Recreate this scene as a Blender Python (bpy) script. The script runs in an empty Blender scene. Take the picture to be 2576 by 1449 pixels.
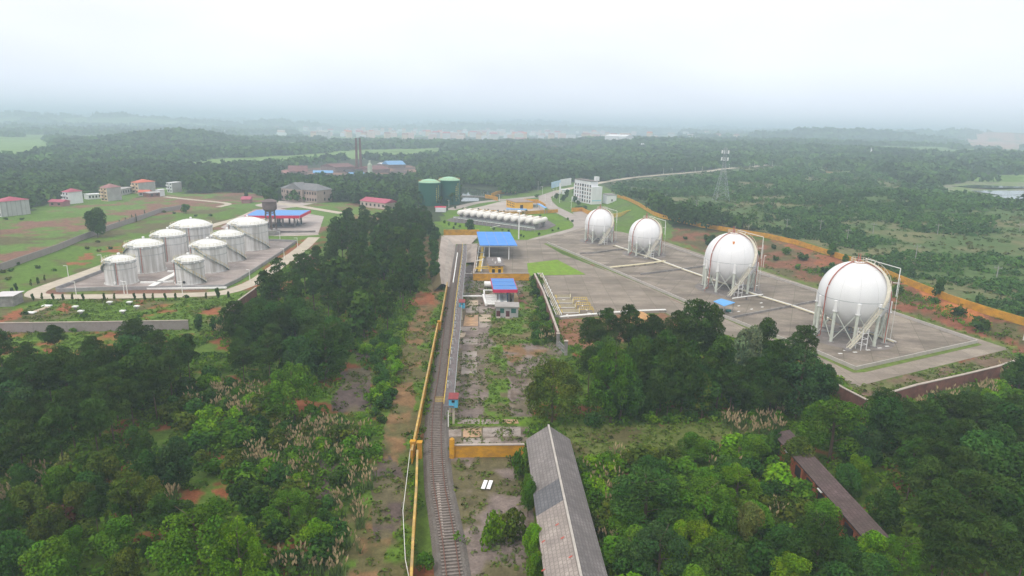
import bpy, math, random
import numpy as np
from mathutils import Vector, Matrix

# ------------------------------------------------------------------ camera, sky, sun
CAMH = 50.0; FPX = 1640.0
PITCH, ROLL = math.radians(13.9), math.radians(1.2)
cp, sp, cr, sr = math.cos(PITCH), math.sin(PITCH), math.cos(ROLL), math.sin(ROLL)
FW = np.array([0, cp, -sp]); _r0 = np.array([1, 0, 0.]); _u0 = np.array([0, sp, cp])
RX = cr*_r0 + sr*_u0; UX = -sr*_r0 + cr*_u0
S = bpy.context.scene
COL = S.collection
cam = bpy.data.cameras.new("camera"); camo = bpy.data.objects.new("camera", cam); COL.objects.link(camo)
cam.sensor_width = 36.0; cam.lens = 36.0*FPX/2576.0; cam.clip_start = 1.0; cam.clip_end = 60000.0
m = Matrix.Identity(4)
for i in range(3):
    m[i][0] = RX[i]; m[i][1] = UX[i]; m[i][2] = -FW[i]
m[2][3] = CAMH
camo.matrix_world = m
S.camera = camo
S.view_settings.view_transform = 'Standard'; S.view_settings.look = 'None'
S.view_settings.exposure = 0.0; S.view_settings.gamma = 1.0
S.render.engine = 'CYCLES'
c = S.cycles
c.use_denoising = True; c.max_bounces = 8; c.diffuse_bounces = 3; c.glossy_bounces = 2
c.transmission_bounces = 2; c.transparent_max_bounces = 6; c.volume_bounces = 4
c.use_adaptive_sampling = True; c.adaptive_threshold = 0.008

SUN_EL, SUN_AZ = math.radians(52), math.radians(220)   # azimuth from +Y towards +X: behind the camera, to the left
W = bpy.data.worlds.new("World"); S.world = W; W.use_nodes = True
nt = W.node_tree; nt.nodes.clear()
out = nt.nodes.new('ShaderNodeOutputWorld'); bg = nt.nodes.new('ShaderNodeBackground')
sky = nt.nodes.new('ShaderNodeTexSky'); sky.sky_type = 'NISHITA'; sky.sun_disc = False
sky.sun_elevation = SUN_EL; sky.sun_rotation = SUN_AZ; sky.air_density = 1.5; sky.dust_density = 4
tc = nt.nodes.new('ShaderNodeTexCoord'); sx = nt.nodes.new('ShaderNodeSeparateXYZ')
nt.links.new(tc.outputs['Generated'], sx.inputs[0])
rmp = nt.nodes.new('ShaderNodeValToRGB')
els = rmp.color_ramp.elements
els[0].position = 0.0; els[0].color = (1.16, 1.23, 1.40, 1)
els[1].position = 1.0; els[1].color = (1.55, 1.50, 1.42, 1)
for p_, c_ in ((0.05, (1.16, 1.21, 1.34, 1)), (0.13, (1.17, 1.20, 1.28, 1)), (0.22, (1.20, 1.21, 1.24, 1))):
    e = els.new(p_); e.color = c_
nt.links.new(sx.outputs['Z'], rmp.inputs[0])
nz = nt.nodes.new('ShaderNodeTexNoise'); nz.inputs['Scale'].default_value = 2.2; nz.inputs['Detail'].default_value = 4
mp = nt.nodes.new('ShaderNodeMapping'); mp.inputs['Scale'].default_value = (1, 1, 3)
nt.links.new(tc.outputs['Generated'], mp.inputs[0]); nt.links.new(mp.outputs[0], nz.inputs['Vector'])
mr = nt.nodes.new('ShaderNodeMapRange'); mr.inputs[1].default_value = .3; mr.inputs[2].default_value = .7
mr.inputs[3].default_value = .90; mr.inputs[4].default_value = 1.06
nt.links.new(nz.outputs['Fac'], mr.inputs[0])
vm = nt.nodes.new('ShaderNodeVectorMath'); vm.operation = 'SCALE'
nt.links.new(rmp.outputs[0], vm.inputs[0]); nt.links.new(mr.outputs[0], vm.inputs['Scale'])
mx = nt.nodes.new('ShaderNodeMix'); mx.data_type = 'RGBA'; mx.inputs[0].default_value = 0.93
sc_ = nt.nodes.new('ShaderNodeVectorMath'); sc_.operation = 'SCALE'; sc_.inputs['Scale'].default_value = 0.1
nt.links.new(sky.outputs[0], sc_.inputs[0])
nt.links.new(sc_.outputs[0], mx.inputs[6]); nt.links.new(vm.outputs[0], mx.inputs[7])
nt.links.new(mx.outputs[2], bg.inputs['Color']); bg.inputs['Strength'].default_value = 1.0
nt.links.new(bg.outputs[0], out.inputs[0])

sl = bpy.data.lights.new("sun", 'SUN'); sl.energy = 1.5; sl.angle = math.radians(12); sl.color = (1, .94, .84)
so = bpy.data.objects.new("sun", sl); COL.objects.link(so)
sd = Vector((math.sin(SUN_AZ)*math.cos(SUN_EL), math.cos(SUN_AZ)*math.cos(SUN_EL), math.sin(SUN_EL)))
so.rotation_euler = sd.to_track_quat('Z', 'Y').to_euler()

# ------------------------------------------------------------------ measuring helpers
def sstep(a, b, x):
    t = np.clip((x-a)/(b-a), 0, 1); return t*t*(3-2*t)
def vnoise(x, y, seed=0):
    x = np.asarray(x, float); y = np.asarray(y, float)
    xi = np.floor(x).astype(np.int64); yi = np.floor(y).astype(np.int64)
    fx = x-xi; fy = y-yi; fx = fx*fx*(3-2*fx); fy = fy*fy*(3-2*fy)
    def h(a, b):
        n = (a*374761393 + b*668265263 + seed*144665) & 0xffffffff
        n = ((n ^ (n >> 13))*1274126177) & 0xffffffff
        return ((n ^ (n >> 16)) & 0xffff)/65535.0
    return (h(xi, yi)*(1-fx)+h(xi+1, yi)*fx)*(1-fy) + (h(xi, yi+1)*(1-fx)+h(xi+1, yi+1)*fx)*fy
def fbm(x, y, seed=0, oct=3):
    s = 0; a = .5; n = 0
    for k in range(oct):
        s = s + a*vnoise(x*2**k, y*2**k, seed+k*17); n += a; a *= .5
    return s/n
_py = np.array([100, 134, 155, 183, 208, 237, 265, 295, 320, 400, 500, 520.])
_xe = np.array([140, 128, 118, 112, 102, 93, 80, 71, 60, 60, 62, 62.])     # right edge of the paved ring
_yw = np.array([100, 162, 186, 211, 258, 297, 358, 466, 520.])
_xw = np.array([141, 132.5, 127.5, 128.5, 125.5, 115, 82, 74, 72.])
def terrain(x, y):
    x = np.asarray(x, float); y = np.asarray(y, float)
    r = np.hypot(x, y)
    xe = np.interp(y, _py, _xe)+1.5; xw = np.maximum(np.interp(y, _yw, _xw), xe+5)
    fade = 1-sstep(440, 520, y)
    z = 3.5*sstep(0, 1, (x-xe)/(xw-xe-1.5))*fade*sstep(90, 130, y)
    hm = sstep(10, 160, x-xw)*sstep(60, 160, y)
    z = z + hm*(7*fbm(x/90, y/90, 3) + 2.5*fbm(x/28, y/28, 5))
    f = sstep(600, 1500, r)
    z = z + f*(22*fbm(x/420, y/420, 11)**1.4*sstep(-900, 300, x) + 9*fbm(x/300, y/300, 12))
    z = z + 17*np.exp(-(((x+598)/78)**2+((y-1230)/110)**2)) + 8*np.exp(-(((x+665)/95)**2+((y-1180)/110)**2))
    z = z + sstep(2600, 4200, r)*26*fbm(x/900, y/900, 21)**1.5*sstep(-500, 900, x)
    for cx_, cy_, h_, sx_, sy_ in ((-1950, 3400, 52, 420, 260), (-2750, 3300, 58, 480, 300), (-1300, 3900, 40, 420, 260), (1150, 2500, 26, 520, 220), (2400, 3300, 44, 600, 300), (-200, 4300, 34, 500, 260)):
        z = z + h_*np.exp(-(((x-cx_)/sx_)**2+((y-cy_)/sy_)**2))*(.75+.5*fbm(x/260, y/260, 61))
    far = sstep(4500, 7000, r)
    z = z + far*(78*fbm(x/1500, y/2200, 31)**1.6 + 14*fbm(x/400, y/500, 33))
    return z
def T1(x, y): return float(terrain(x, y))
def ray(px, py): return FW + RX*(px-1288)/FPX - UX*(py-724.5)/FPX
def Gz(px, py, z=0.0):
    d = ray(px, py); t = (z-CAMH)/d[2]; return np.array([d[0]*t, d[1]*t, z])
def at(px, py):
    """ground point seen at this place of the photograph (2576 wide)"""
    d = ray(px, py)
    if d[2] > -1e-3: d = d.copy(); d[2] = -1e-3
    t0 = 40/-d[2]*.9; t1 = CAMH/-d[2]
    ts = np.linspace(t0*.7, t1, 300)
    zz = CAMH+d[2]*ts; below = zz <= terrain(d[0]*ts, d[1]*ts)+1e-6
    k = int(np.argmax(below)) if below.any() else len(ts)-1
    a = ts[max(k-1, 0)]; b = ts[k]
    for _ in range(25):
        mth = (a+b)/2
        if CAMH+d[2]*mth <= T1(d[0]*mth, d[1]*mth): b = mth
        else: a = mth
    return np.array([d[0]*b, d[1]*b, T1(d[0]*b, d[1]*b)])
def proj(p):
    v = np.array(p, float)-np.array([0, 0, CAMH]); z = v@FW
    return 1288+FPX*(v@RX)/z, 724.5-FPX*(v@UX)/z
def height_to(b, ty):
    lo, hi = 0., 150.
    for _ in range(40):
        mid = (lo+hi)/2
        if proj((b[0], b[1], b[2]+mid))[1] > ty: lo = mid
        else: hi = mid
    return mid
def Zm(ox, oy, s): return lambda x, y: ((ox + x/s)*.644, (oy + y/s)*.644)
za = Zm(0, 400, 1.907); zb = Zm(300, 780, 2.453); zc = Zm(1300, 450, 2.147); zd = Zm(2400, 450, 1.61)
ze = Zm(1600, 880, 3.677); zf = Zm(1500, 1200, 3.22); zg = Zm(1500, 1600, 2.229)
yh = Zm(2000, 950, 2.337); yi_ = Zm(3000, 950, 2.576); yj = Zm(2900, 1500, 2.337); yk = Zm(0, 1250, 1.449)
yl = Zm(2200, 1200, 2.07); ym = Zm(1600, 650, 3.68); yn = Zm(0, 650, 2.862)
xt = Zm(0, 1050, 2.576); xu = Zm(1000, 850, 2.8975); xq = Zm(1600, 900, 5.152); xw_ = Zm(950, 740, 7.246)
xv = Zm(2220, 600, 5.571); x1 = Zm(0, 1650, 2.4156); x2 = Zm(2300, 1700, 2.576); x3 = Zm(3100, 1450, 2.634)
xr = Zm(1750, 1450, 5.797); xs = Zm(2060, 1080, 7.155); xy_ = Zm(1800, 1020, 6.0375)

# ------------------------------------------------------------------ materials
MATS = {}
def N(nt, t, **kw):
    n = nt.nodes.new(t)
    for k, v in kw.items():
        setattr(n, k, v)
    return n
def mat(name, col, rough=.8, var=.18, scale=.6, stain=None, stain_amt=.5, stain_scale=(.25, .25, .25), metal=0, spec=.3,
        bump=0., joints=None, joint_col=None, band=None, fine=6.0):
    if name in MATS: return MATS[name]
    m = bpy.data.materials.new(name); m.use_nodes = True; t = m.node_tree
    b = t.nodes['Principled BSDF']; L = t.links.new
    b.inputs['Roughness'].default_value = rough; b.inputs['Metallic'].default_value = metal
    b.inputs['Specular IOR Level'].default_value = spec
    g = N(t, 'ShaderNodeNewGeometry')
    n1 = N(t, 'ShaderNodeTexNoise'); n1.inputs['Scale'].default_value = scale; n1.inputs['Detail'].default_value = 6
    n1.inputs['Roughness'].default_value = .65
    L(g.outputs['Position'], n1.inputs['Vector'])
    r1 = N(t, 'ShaderNodeMapRange'); r1.inputs[1].default_value = .3; r1.inputs[2].default_value = .7
    r1.inputs[3].default_value = 1-var; r1.inputs[4].default_value = 1+var
    L(n1.outputs['Fac'], r1.inputs[0])
    n2 = N(t, 'ShaderNodeTexNoise'); n2.inputs['Scale'].default_value = fine; n2.inputs['Detail'].default_value = 3
    L(g.outputs['Position'], n2.inputs['Vector'])
    r2 = N(t, 'ShaderNodeMapRange'); r2.inputs[1].default_value = .3; r2.inputs[2].default_value = .7
    r2.inputs[3].default_value = 1-var*.5; r2.inputs[4].default_value = 1+var*.5
    L(n2.outputs['Fac'], r2.inputs[0])
    mu = N(t, 'ShaderNodeMath', operation='MULTIPLY'); L(r1.outputs[0], mu.inputs[0]); L(r2.outputs[0], mu.inputs[1])
    v = N(t, 'ShaderNodeVectorMath', operation='SCALE'); v.inputs[0].default_value = col[:3]; L(mu.outputs[0], v.inputs['Scale'])
    cur = v.outputs[0]
    def mixin(cur, colr, facsock, amt):
        mm = N(t, 'ShaderNodeMath', operation='MULTIPLY'); mm.inputs[1].default_value = amt; L(facsock, mm.inputs[0])
        x = N(t, 'ShaderNodeMix', data_type='RGBA'); L(mm.outputs[0], x.inputs[0]); L(cur, x.inputs[6])
        x.inputs[7].default_value = (*colr[:3], 1); return x.outputs[2]
    if stain:
        mp = N(t, 'ShaderNodeMapping'); mp.inputs['Scale'].default_value = stain_scale; L(g.outputs['Position'], mp.inputs[0])
        n3 = N(t, 'ShaderNodeTexNoise'); n3.inputs['Scale'].default_value = 1; n3.inputs['Detail'].default_value = 7
        n3.inputs['Roughness'].default_value = .68; L(mp.outputs[0], n3.inputs['Vector'])
        r3 = N(t, 'ShaderNodeMapRange'); r3.inputs[1].default_value = .43; r3.inputs[2].default_value = .62
        L(n3.outputs['Fac'], r3.inputs[0]); cur = mixin(cur, stain, r3.outputs[0], stain_amt)
    if joints:
        bt = N(t, 'ShaderNodeTexBrick'); bt.offset = joints[3] if len(joints) > 3 else 0
        bt.inputs['Scale'].default_value = 1; bt.inputs['Brick Width'].default_value = joints[0]
        bt.inputs['Row Height'].default_value = joints[1]; bt.inputs['Mortar Size'].default_value = joints[2]
        bt.inputs['Color1'].default_value = (0, 0, 0, 1); bt.inputs['Color2'].default_value = (.42, .42, .42, 1)
        bt.inputs['Mortar'].default_value = (1, 1, 1, 1)
        mpj = N(t, 'ShaderNodeMapping'); mpj.inputs['Rotation'].default_value = (0, 0, joints[4] if len(joints) > 4 else 0)
        L(g.outputs['Position'], mpj.inputs[0]); L(mpj.outputs[0], bt.inputs['Vector'])
        cur = mixin(cur, joint_col or (col[0]*.45, col[1]*.45, col[2]*.4), bt.outputs['Color'], .75)
    if band:                                    # ribs of profiled sheet along world x or y
        w = N(t, 'ShaderNodeTexWave'); w.wave_type = 'BANDS'; w.bands_direction = band[0]
        w.inputs['Scale'].default_value = band[1]; w.inputs['Distortion'].default_value = 0
        L(g.outputs['Position'], w.inputs['Vector']); cur = mixin(cur, (col[0]*.6, col[1]*.6, col[2]*.6), w.outputs['Fac'], band[2])
    L(cur, b.inputs['Base Color'])
    if bump:
        bp = N(t, 'ShaderNodeBump'); bp.inputs['Strength'].default_value = bump; bp.inputs['Distance'].default_value = .1
        L(n2.outputs['Fac'], bp.inputs['Height']); L(bp.outputs[0], b.inputs['Normal'])
    MATS[name] = m; return m

def foliage_mat(name, rough=.65, transl=.12):
    if name in MATS: return MATS[name]
    m = bpy.data.materials.new(name); m.use_nodes = True; t = m.node_tree; L = t.links.new
    b = t.nodes['Principled BSDF']; b.inputs['Roughness'].default_value = .9; b.inputs['Specular IOR Level'].default_value = .04
    a = N(t, 'ShaderNodeAttribute'); a.attribute_name = 'Col'
    o = N(t, 'ShaderNodeObjectInfo')
    v = N(t, 'ShaderNodeVectorMath', operation='MULTIPLY'); L(a.outputs['Color'], v.inputs[0]); L(o.outputs['Color'], v.inputs[1])
    r = N(t, 'ShaderNodeMapRange'); r.inputs[3].default_value = .82; r.inputs[4].default_value = 1.18; L(o.outputs['Random'], r.inputs[0])
    s = N(t, 'ShaderNodeVectorMath', operation='SCALE'); L(v.outputs[0], s.inputs[0]); L(r.outputs[0], s.inputs['Scale'])
    L(s.outputs[0], b.inputs['Base Color'])
    tr = N(t, 'ShaderNodeBsdfTranslucent'); L(s.outputs[0], tr.inputs['Color'])
    ms = N(t, 'ShaderNodeMixShader'); ms.inputs[0].default_value = transl
    L(b.outputs[0], ms.inputs[1]); L(tr.outputs[0], ms.inputs[2]); L(ms.outputs[0], t.nodes['Material Output'].inputs['Surface'])
    MATS[name] = m; return m

CONC = lambda: mat('concrete_yard', (.29, .245, .205), .9, .28, .12, stain=(.15, .12, .10), stain_amt=.75, stain_scale=(.045, .13, .1), joints=(6, 5, .07), joint_col=(.10, .09, .06), fine=2.5)
PAD = lambda: mat('concrete_pad', (.29, .245, .205), .9, .28, .1, stain=(.14, .115, .10), stain_amt=.85, stain_scale=(.06, .14, .1), joints=(6, 5, .07, 0, .42), joint_col=(.10, .09, .06), fine=2.0)
WHITE = lambda: mat('white_paint', (.80, .80, .81), .45, .05, .4, stain=(.62, .60, .58), stain_amt=.35, stain_scale=(.5, .5, .2))
PIPEW = lambda: mat('white_pipe_paint', (.80, .80, .79), .5, .08, 1.0)
CREAM = lambda: mat('cream_pipe_paint', (.66, .60, .42), .6, .15, 1.0)
LEGM = lambda: mat('pale_green_grey_paint', (.60, .64, .58), .6, .15, .8, stain=(.42, .42, .36), stain_amt=.5, stain_scale=(.6, .6, .25))
RUST = lambda: mat('rust_red_paint', (.40, .12, .09), .7, .25, 1.5)
GREY = lambda: mat('grey_concrete', (.30, .285, .28), .9, .25, .5, stain=(.15, .13, .13), stain_amt=.6, stain_scale=(.4, .4, .7))
STEEL = lambda: mat('grey_steel', (.30, .33, .34), .55, .15, 1.0)
YELLOW = lambda: mat('ochre_wall_paint', (.60, .30, .022), .8, .15, .3, stain=(.30, .16, .05), stain_amt=.6, stain_scale=(.5, .5, .9))
YPAINT = lambda: mat('yellow_rail_paint', (.62, .44, .08), .7, .2, .8)
BRICK = lambda: mat('red_brown_brick', (.23, .105, .085), .9, .25, .7, stain=(.12, .07, .06), stain_amt=.6, stain_scale=(.5, .5, .5))
COPING = lambda: mat('pale_coping', (.42, .36, .32), .9, .2, .5)
BLUE = lambda: mat('blue_roof_sheet', (.06, .23, .62), .6, .1, .3, stain=(.16, .28, .50), stain_amt=.6, stain_scale=(.4, .4, .4), band=('X', 1.2, .3))
DARK = lambda: mat('dark_opening', (.025, .025, .03), .6, .1, 1)
TRUNK = lambda: mat('bark', (.11, .08, .06), .9, .25, 2)

# ------------------------------------------------------------------ mesh helpers
class MB:
    def __init__(s): s.v = []; s.f = []
    def add(s, vs, fs):
        o = len(s.v); s.v += [tuple(map(float, q)) for q in vs]; s.f += [tuple(i+o for i in f) for f in fs]; return s
    def box(s, cx, cy, cz, sx, sy, sz, rz=0., drop=False):
        """box centred in plan at cx,cy, standing on cz"""
        ca, sa = math.cos(rz), math.sin(rz); P = []
        for dz in (0, sz):
            for dx, dy in ((-1, -1), (1, -1), (1, 1), (-1, 1)):
                x = dx*sx/2; y = dy*sy/2; P.append((cx+x*ca-y*sa, cy+x*sa+y*ca, cz+dz))
        return s.add(P, [(3, 2, 1, 0), (4, 5, 6, 7), (0, 1, 5, 4), (1, 2, 6, 5), (2, 3, 7, 6), (3, 0, 4, 7)])
    def bar(s, p, q, w, h=None):
        h = h or w; p = np.array(p, float); q = np.array(q, float); d = q-p; n = np.linalg.norm(d)
        if n < 1e-6: return s
        d /= n; u = np.array([0, 0, 1.]) if abs(d[2]) < .95 else np.array([1., 0, 0])
        a = np.cross(d, u); a /= np.linalg.norm(a); b = np.cross(a, d)
        P = [c + a*w/2*i + b*h/2*j for c in (p, q) for i, j in ((-1, -1), (1, -1), (1, 1), (-1, 1))]
        return s.add(P, [(0, 1, 2, 3), (7, 6, 5, 4), (4, 5, 1, 0), (5, 6, 2, 1), (6, 7, 3, 2), (7, 4, 0, 3)])
    def tube(s, pts, r, n=8, r2=None, closed=False, caps=True):
        pts = [np.array(p, float) for p in pts]; k = len(pts); r2 = r if r2 is None else r2; rings = []
        for i, p in enumerate(pts):
            if closed: d = pts[(i+1) % k]-pts[i-1]
            else: d = pts[min(i+1, k-1)]-pts[max(i-1, 0)]
            d = d/np.linalg.norm(d); u = np.array([0, 0, 1.]) if abs(d[2]) < .95 else np.array([1., 0, 0])
            a = np.cross(d, u); a /= np.linalg.norm(a); b = np.cross(a, d)
            rr = r+(r2-r)*i/max(k-1, 1)
            rings.append([p+rr*(math.cos(2*math.pi*j/n)*a+math.sin(2*math.pi*j/n)*b) for j in range(n)])
        P = [q for R in rings for q in R]; Fs = []
        for i in range(k if closed else k-1):
            i2 = (i+1) % k
            for j in range(n):
                j2 = (j+1) % n; Fs.append((i*n+j2, i*n+j, i2*n+j, i2*n+j2))
        if caps and not closed:
            Fs.append(tuple(range(n))); Fs.append(tuple((k-1)*n+j for j in range(n-1, -1, -1)))
        return s.add(P, Fs)
    def lathe(s, prof, n=32, c=(0, 0), cap_lo=True, cap_hi=True):
        P = []; Fs = []
        for r, z in prof:
            for j in range(n):
                a = 2*math.pi*j/n; P.append((c[0]+r*math.cos(a), c[1]+r*math.sin(a), z))
        for i in range(len(prof)-1):
            for j in range(n):
                j2 = (j+1) % n; Fs.append((i*n+j, i*n+j2, (i+1)*n+j2, (i+1)*n+j))
        if cap_lo: Fs.append(tuple(range(n-1, -1, -1)))
        if cap_hi: Fs.append(tuple((len(prof)-1)*n+j for j in range(n)))
        return s.add(P, Fs)
    def prism(s, pts, z0, z1):
        n = len(pts)
        A = sum(pts[i][0]*pts[(i+1) % n][1]-pts[(i+1) % n][0]*pts[i][1] for i in range(n))
        if A < 0: pts = pts[::-1]
        P = [(p[0], p[1], z0) for p in pts]+[(p[0], p[1], z1) for p in pts]
        return s.add(P, [tuple(range(n-1, -1, -1)), tuple(range(n, 2*n))]+[(i, (i+1) % n, n+(i+1) % n, n+i) for i in range(n)])
    def build(s, name, material, parent=None, world=False, smooth=False, loc=None):
        me = bpy.data.meshes.new(name); V = np.array(s.v, dtype=float).reshape(-1, 3)
        o = bpy.data.objects.new(name, me)
        if parent is not None:
            o.parent = parent
            if world: V = V-np.array(parent_loc(parent))
        elif world:
            b = np.array([(V[:, 0].min()+V[:, 0].max())/2, (V[:, 1].min()+V[:, 1].max())/2, V[:, 2].min()]); V = V-b; o.location = b
        elif loc is not None: o.location = loc
        me.from_pydata([tuple(v) for v in V], [], s.f); me.validate()
        if smooth:
            me.polygons.foreach_set('use_smooth', [True]*len(me.polygons))
            if smooth != 'full':
                try: me.set_sharp_from_angle(angle=math.radians(35))
                except Exception: pass
        me.materials.append(material); COL.objects.link(o); return o
def parent_loc(p):
    v = Vector((0, 0, 0))
    while p is not None: v = v+p.location; p = p.parent
    return v
def tag(o, label=None, cat=None, group=None, kind=None):
    if label: o['label'] = label
    if cat: o['category'] = cat
    if group: o['group'] = group
    if kind: o['kind'] = kind
    return o
def thing(name, label, cat, loc=(0, 0, 0), rz=0., group=None):
    o = bpy.data.objects.new(name, None); COL.objects.link(o); o.location = [float(q) for q in loc]; o.rotation_euler = (0, 0, rz)
    o.empty_display_size = .5
    return tag(o, label, cat, group)
def dup(root, loc, rz=0., label=None, group=None, scale=None):
    r = root.copy(); COL.objects.link(r); r.location = [float(q) for q in loc]; r.rotation_euler = (0, 0, rz)
    if scale is not None: r.scale = scale
    if label: r['label'] = label
    if group: r['group'] = group
    for ch in root.children:
        q = ch.copy(); COL.objects.link(q); q.parent = r
        for g in ch.children:
            d = g.copy(); COL.objects.link(d); d.parent = q
    return r
def mesh_np(name, V, Fq, Cv, material, nrm=False):
    """quads Fq (n,4) with per-vertex colours"""
    me = bpy.data.meshes.new(name); nv = len(V); nf = len(Fq); k = Fq.shape[1]
    me.vertices.add(nv); me.vertices.foreach_set('co', V.astype(np.float32).ravel())
    me.loops.add(nf*k); me.loops.foreach_set('vertex_index', Fq.astype(np.int32).ravel())
    me.polygons.add(nf); me.polygons.foreach_set('loop_start', (np.arange(nf)*k).astype(np.int32))
    me.update(calc_edges=True)
    if Cv is not None:
        a = me.attributes.new('Col', 'FLOAT_COLOR', 'POINT')
        a.data.foreach_set('color', np.c_[Cv, np.ones(nv)].astype(np.float32).ravel())
    me.materials.append(material); return me
def smooth_path(pts, step):
    P = [np.array(p, float) for p in pts]; P = [2*P[0]-P[1]]+P+[2*P[-1]-P[-2]]; o = []
    for i in range(1, len(P)-2):
        a, b, c_, d = P[i-1:i+3]; n = max(2, int(np.linalg.norm(c_-b)/step))
        for t in np.arange(n)/n:
            o.append(.5*((2*b)+(-a+c_)*t+(2*a-5*b+4*c_-d)*t*t+(-a+3*b-3*c_+d)*t**3))
    o.append(P[-2]); return o
def sheet(name, px, z, material, world=None, th=.05, kind='structure'):
    pts = world if world is not None else [at(*p)[:2] for p in px]
    o = MB().prism([tuple(p[:2]) for p in pts], z-th, z).build(name, material, world=True); tag(o, kind=kind); return o
def ribbon(name, path, width, dz, material, step=4., z=None, parent=None):
    P = smooth_path([p[:2] for p in path], step); V = []; n = len(P)
    for i, p in enumerate(P):
        d = P[min(i+1, n-1)]-P[max(i-1, 0)]; d /= np.linalg.norm(d); q = np.array([-d[1], d[0]])*width/2
        for s_ in (1, .33, -.33, -1):
            x, y = p+q*s_; V.append((x, y, (T1(x, y) if z is None else z)+dz))
    b = MB(); b.add(V, [(i*4+j, i*4+j+1, i*4+5+j, i*4+4+j) for i in range(n-1) for j in range(3)])
    o = b.build(name, material, parent, world=True)
    if parent is None: tag(o, kind='structure')
    return o

# ------------------------------------------------------------------ land cover (what grows or lies where)
GR = (.095, .17, .022); LAWN = (.115, .205, .014); FIELD = (.11, .19, .036); DRY = (.115, .105, .045); SOIL = (.26, .095, .045)
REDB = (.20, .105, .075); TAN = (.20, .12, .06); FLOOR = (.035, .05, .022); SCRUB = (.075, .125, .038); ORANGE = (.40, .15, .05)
DARKS = (.10, .075, .07); RICE = (.16, .26, .075); RUBBLE = (.20, .16, .145)
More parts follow.
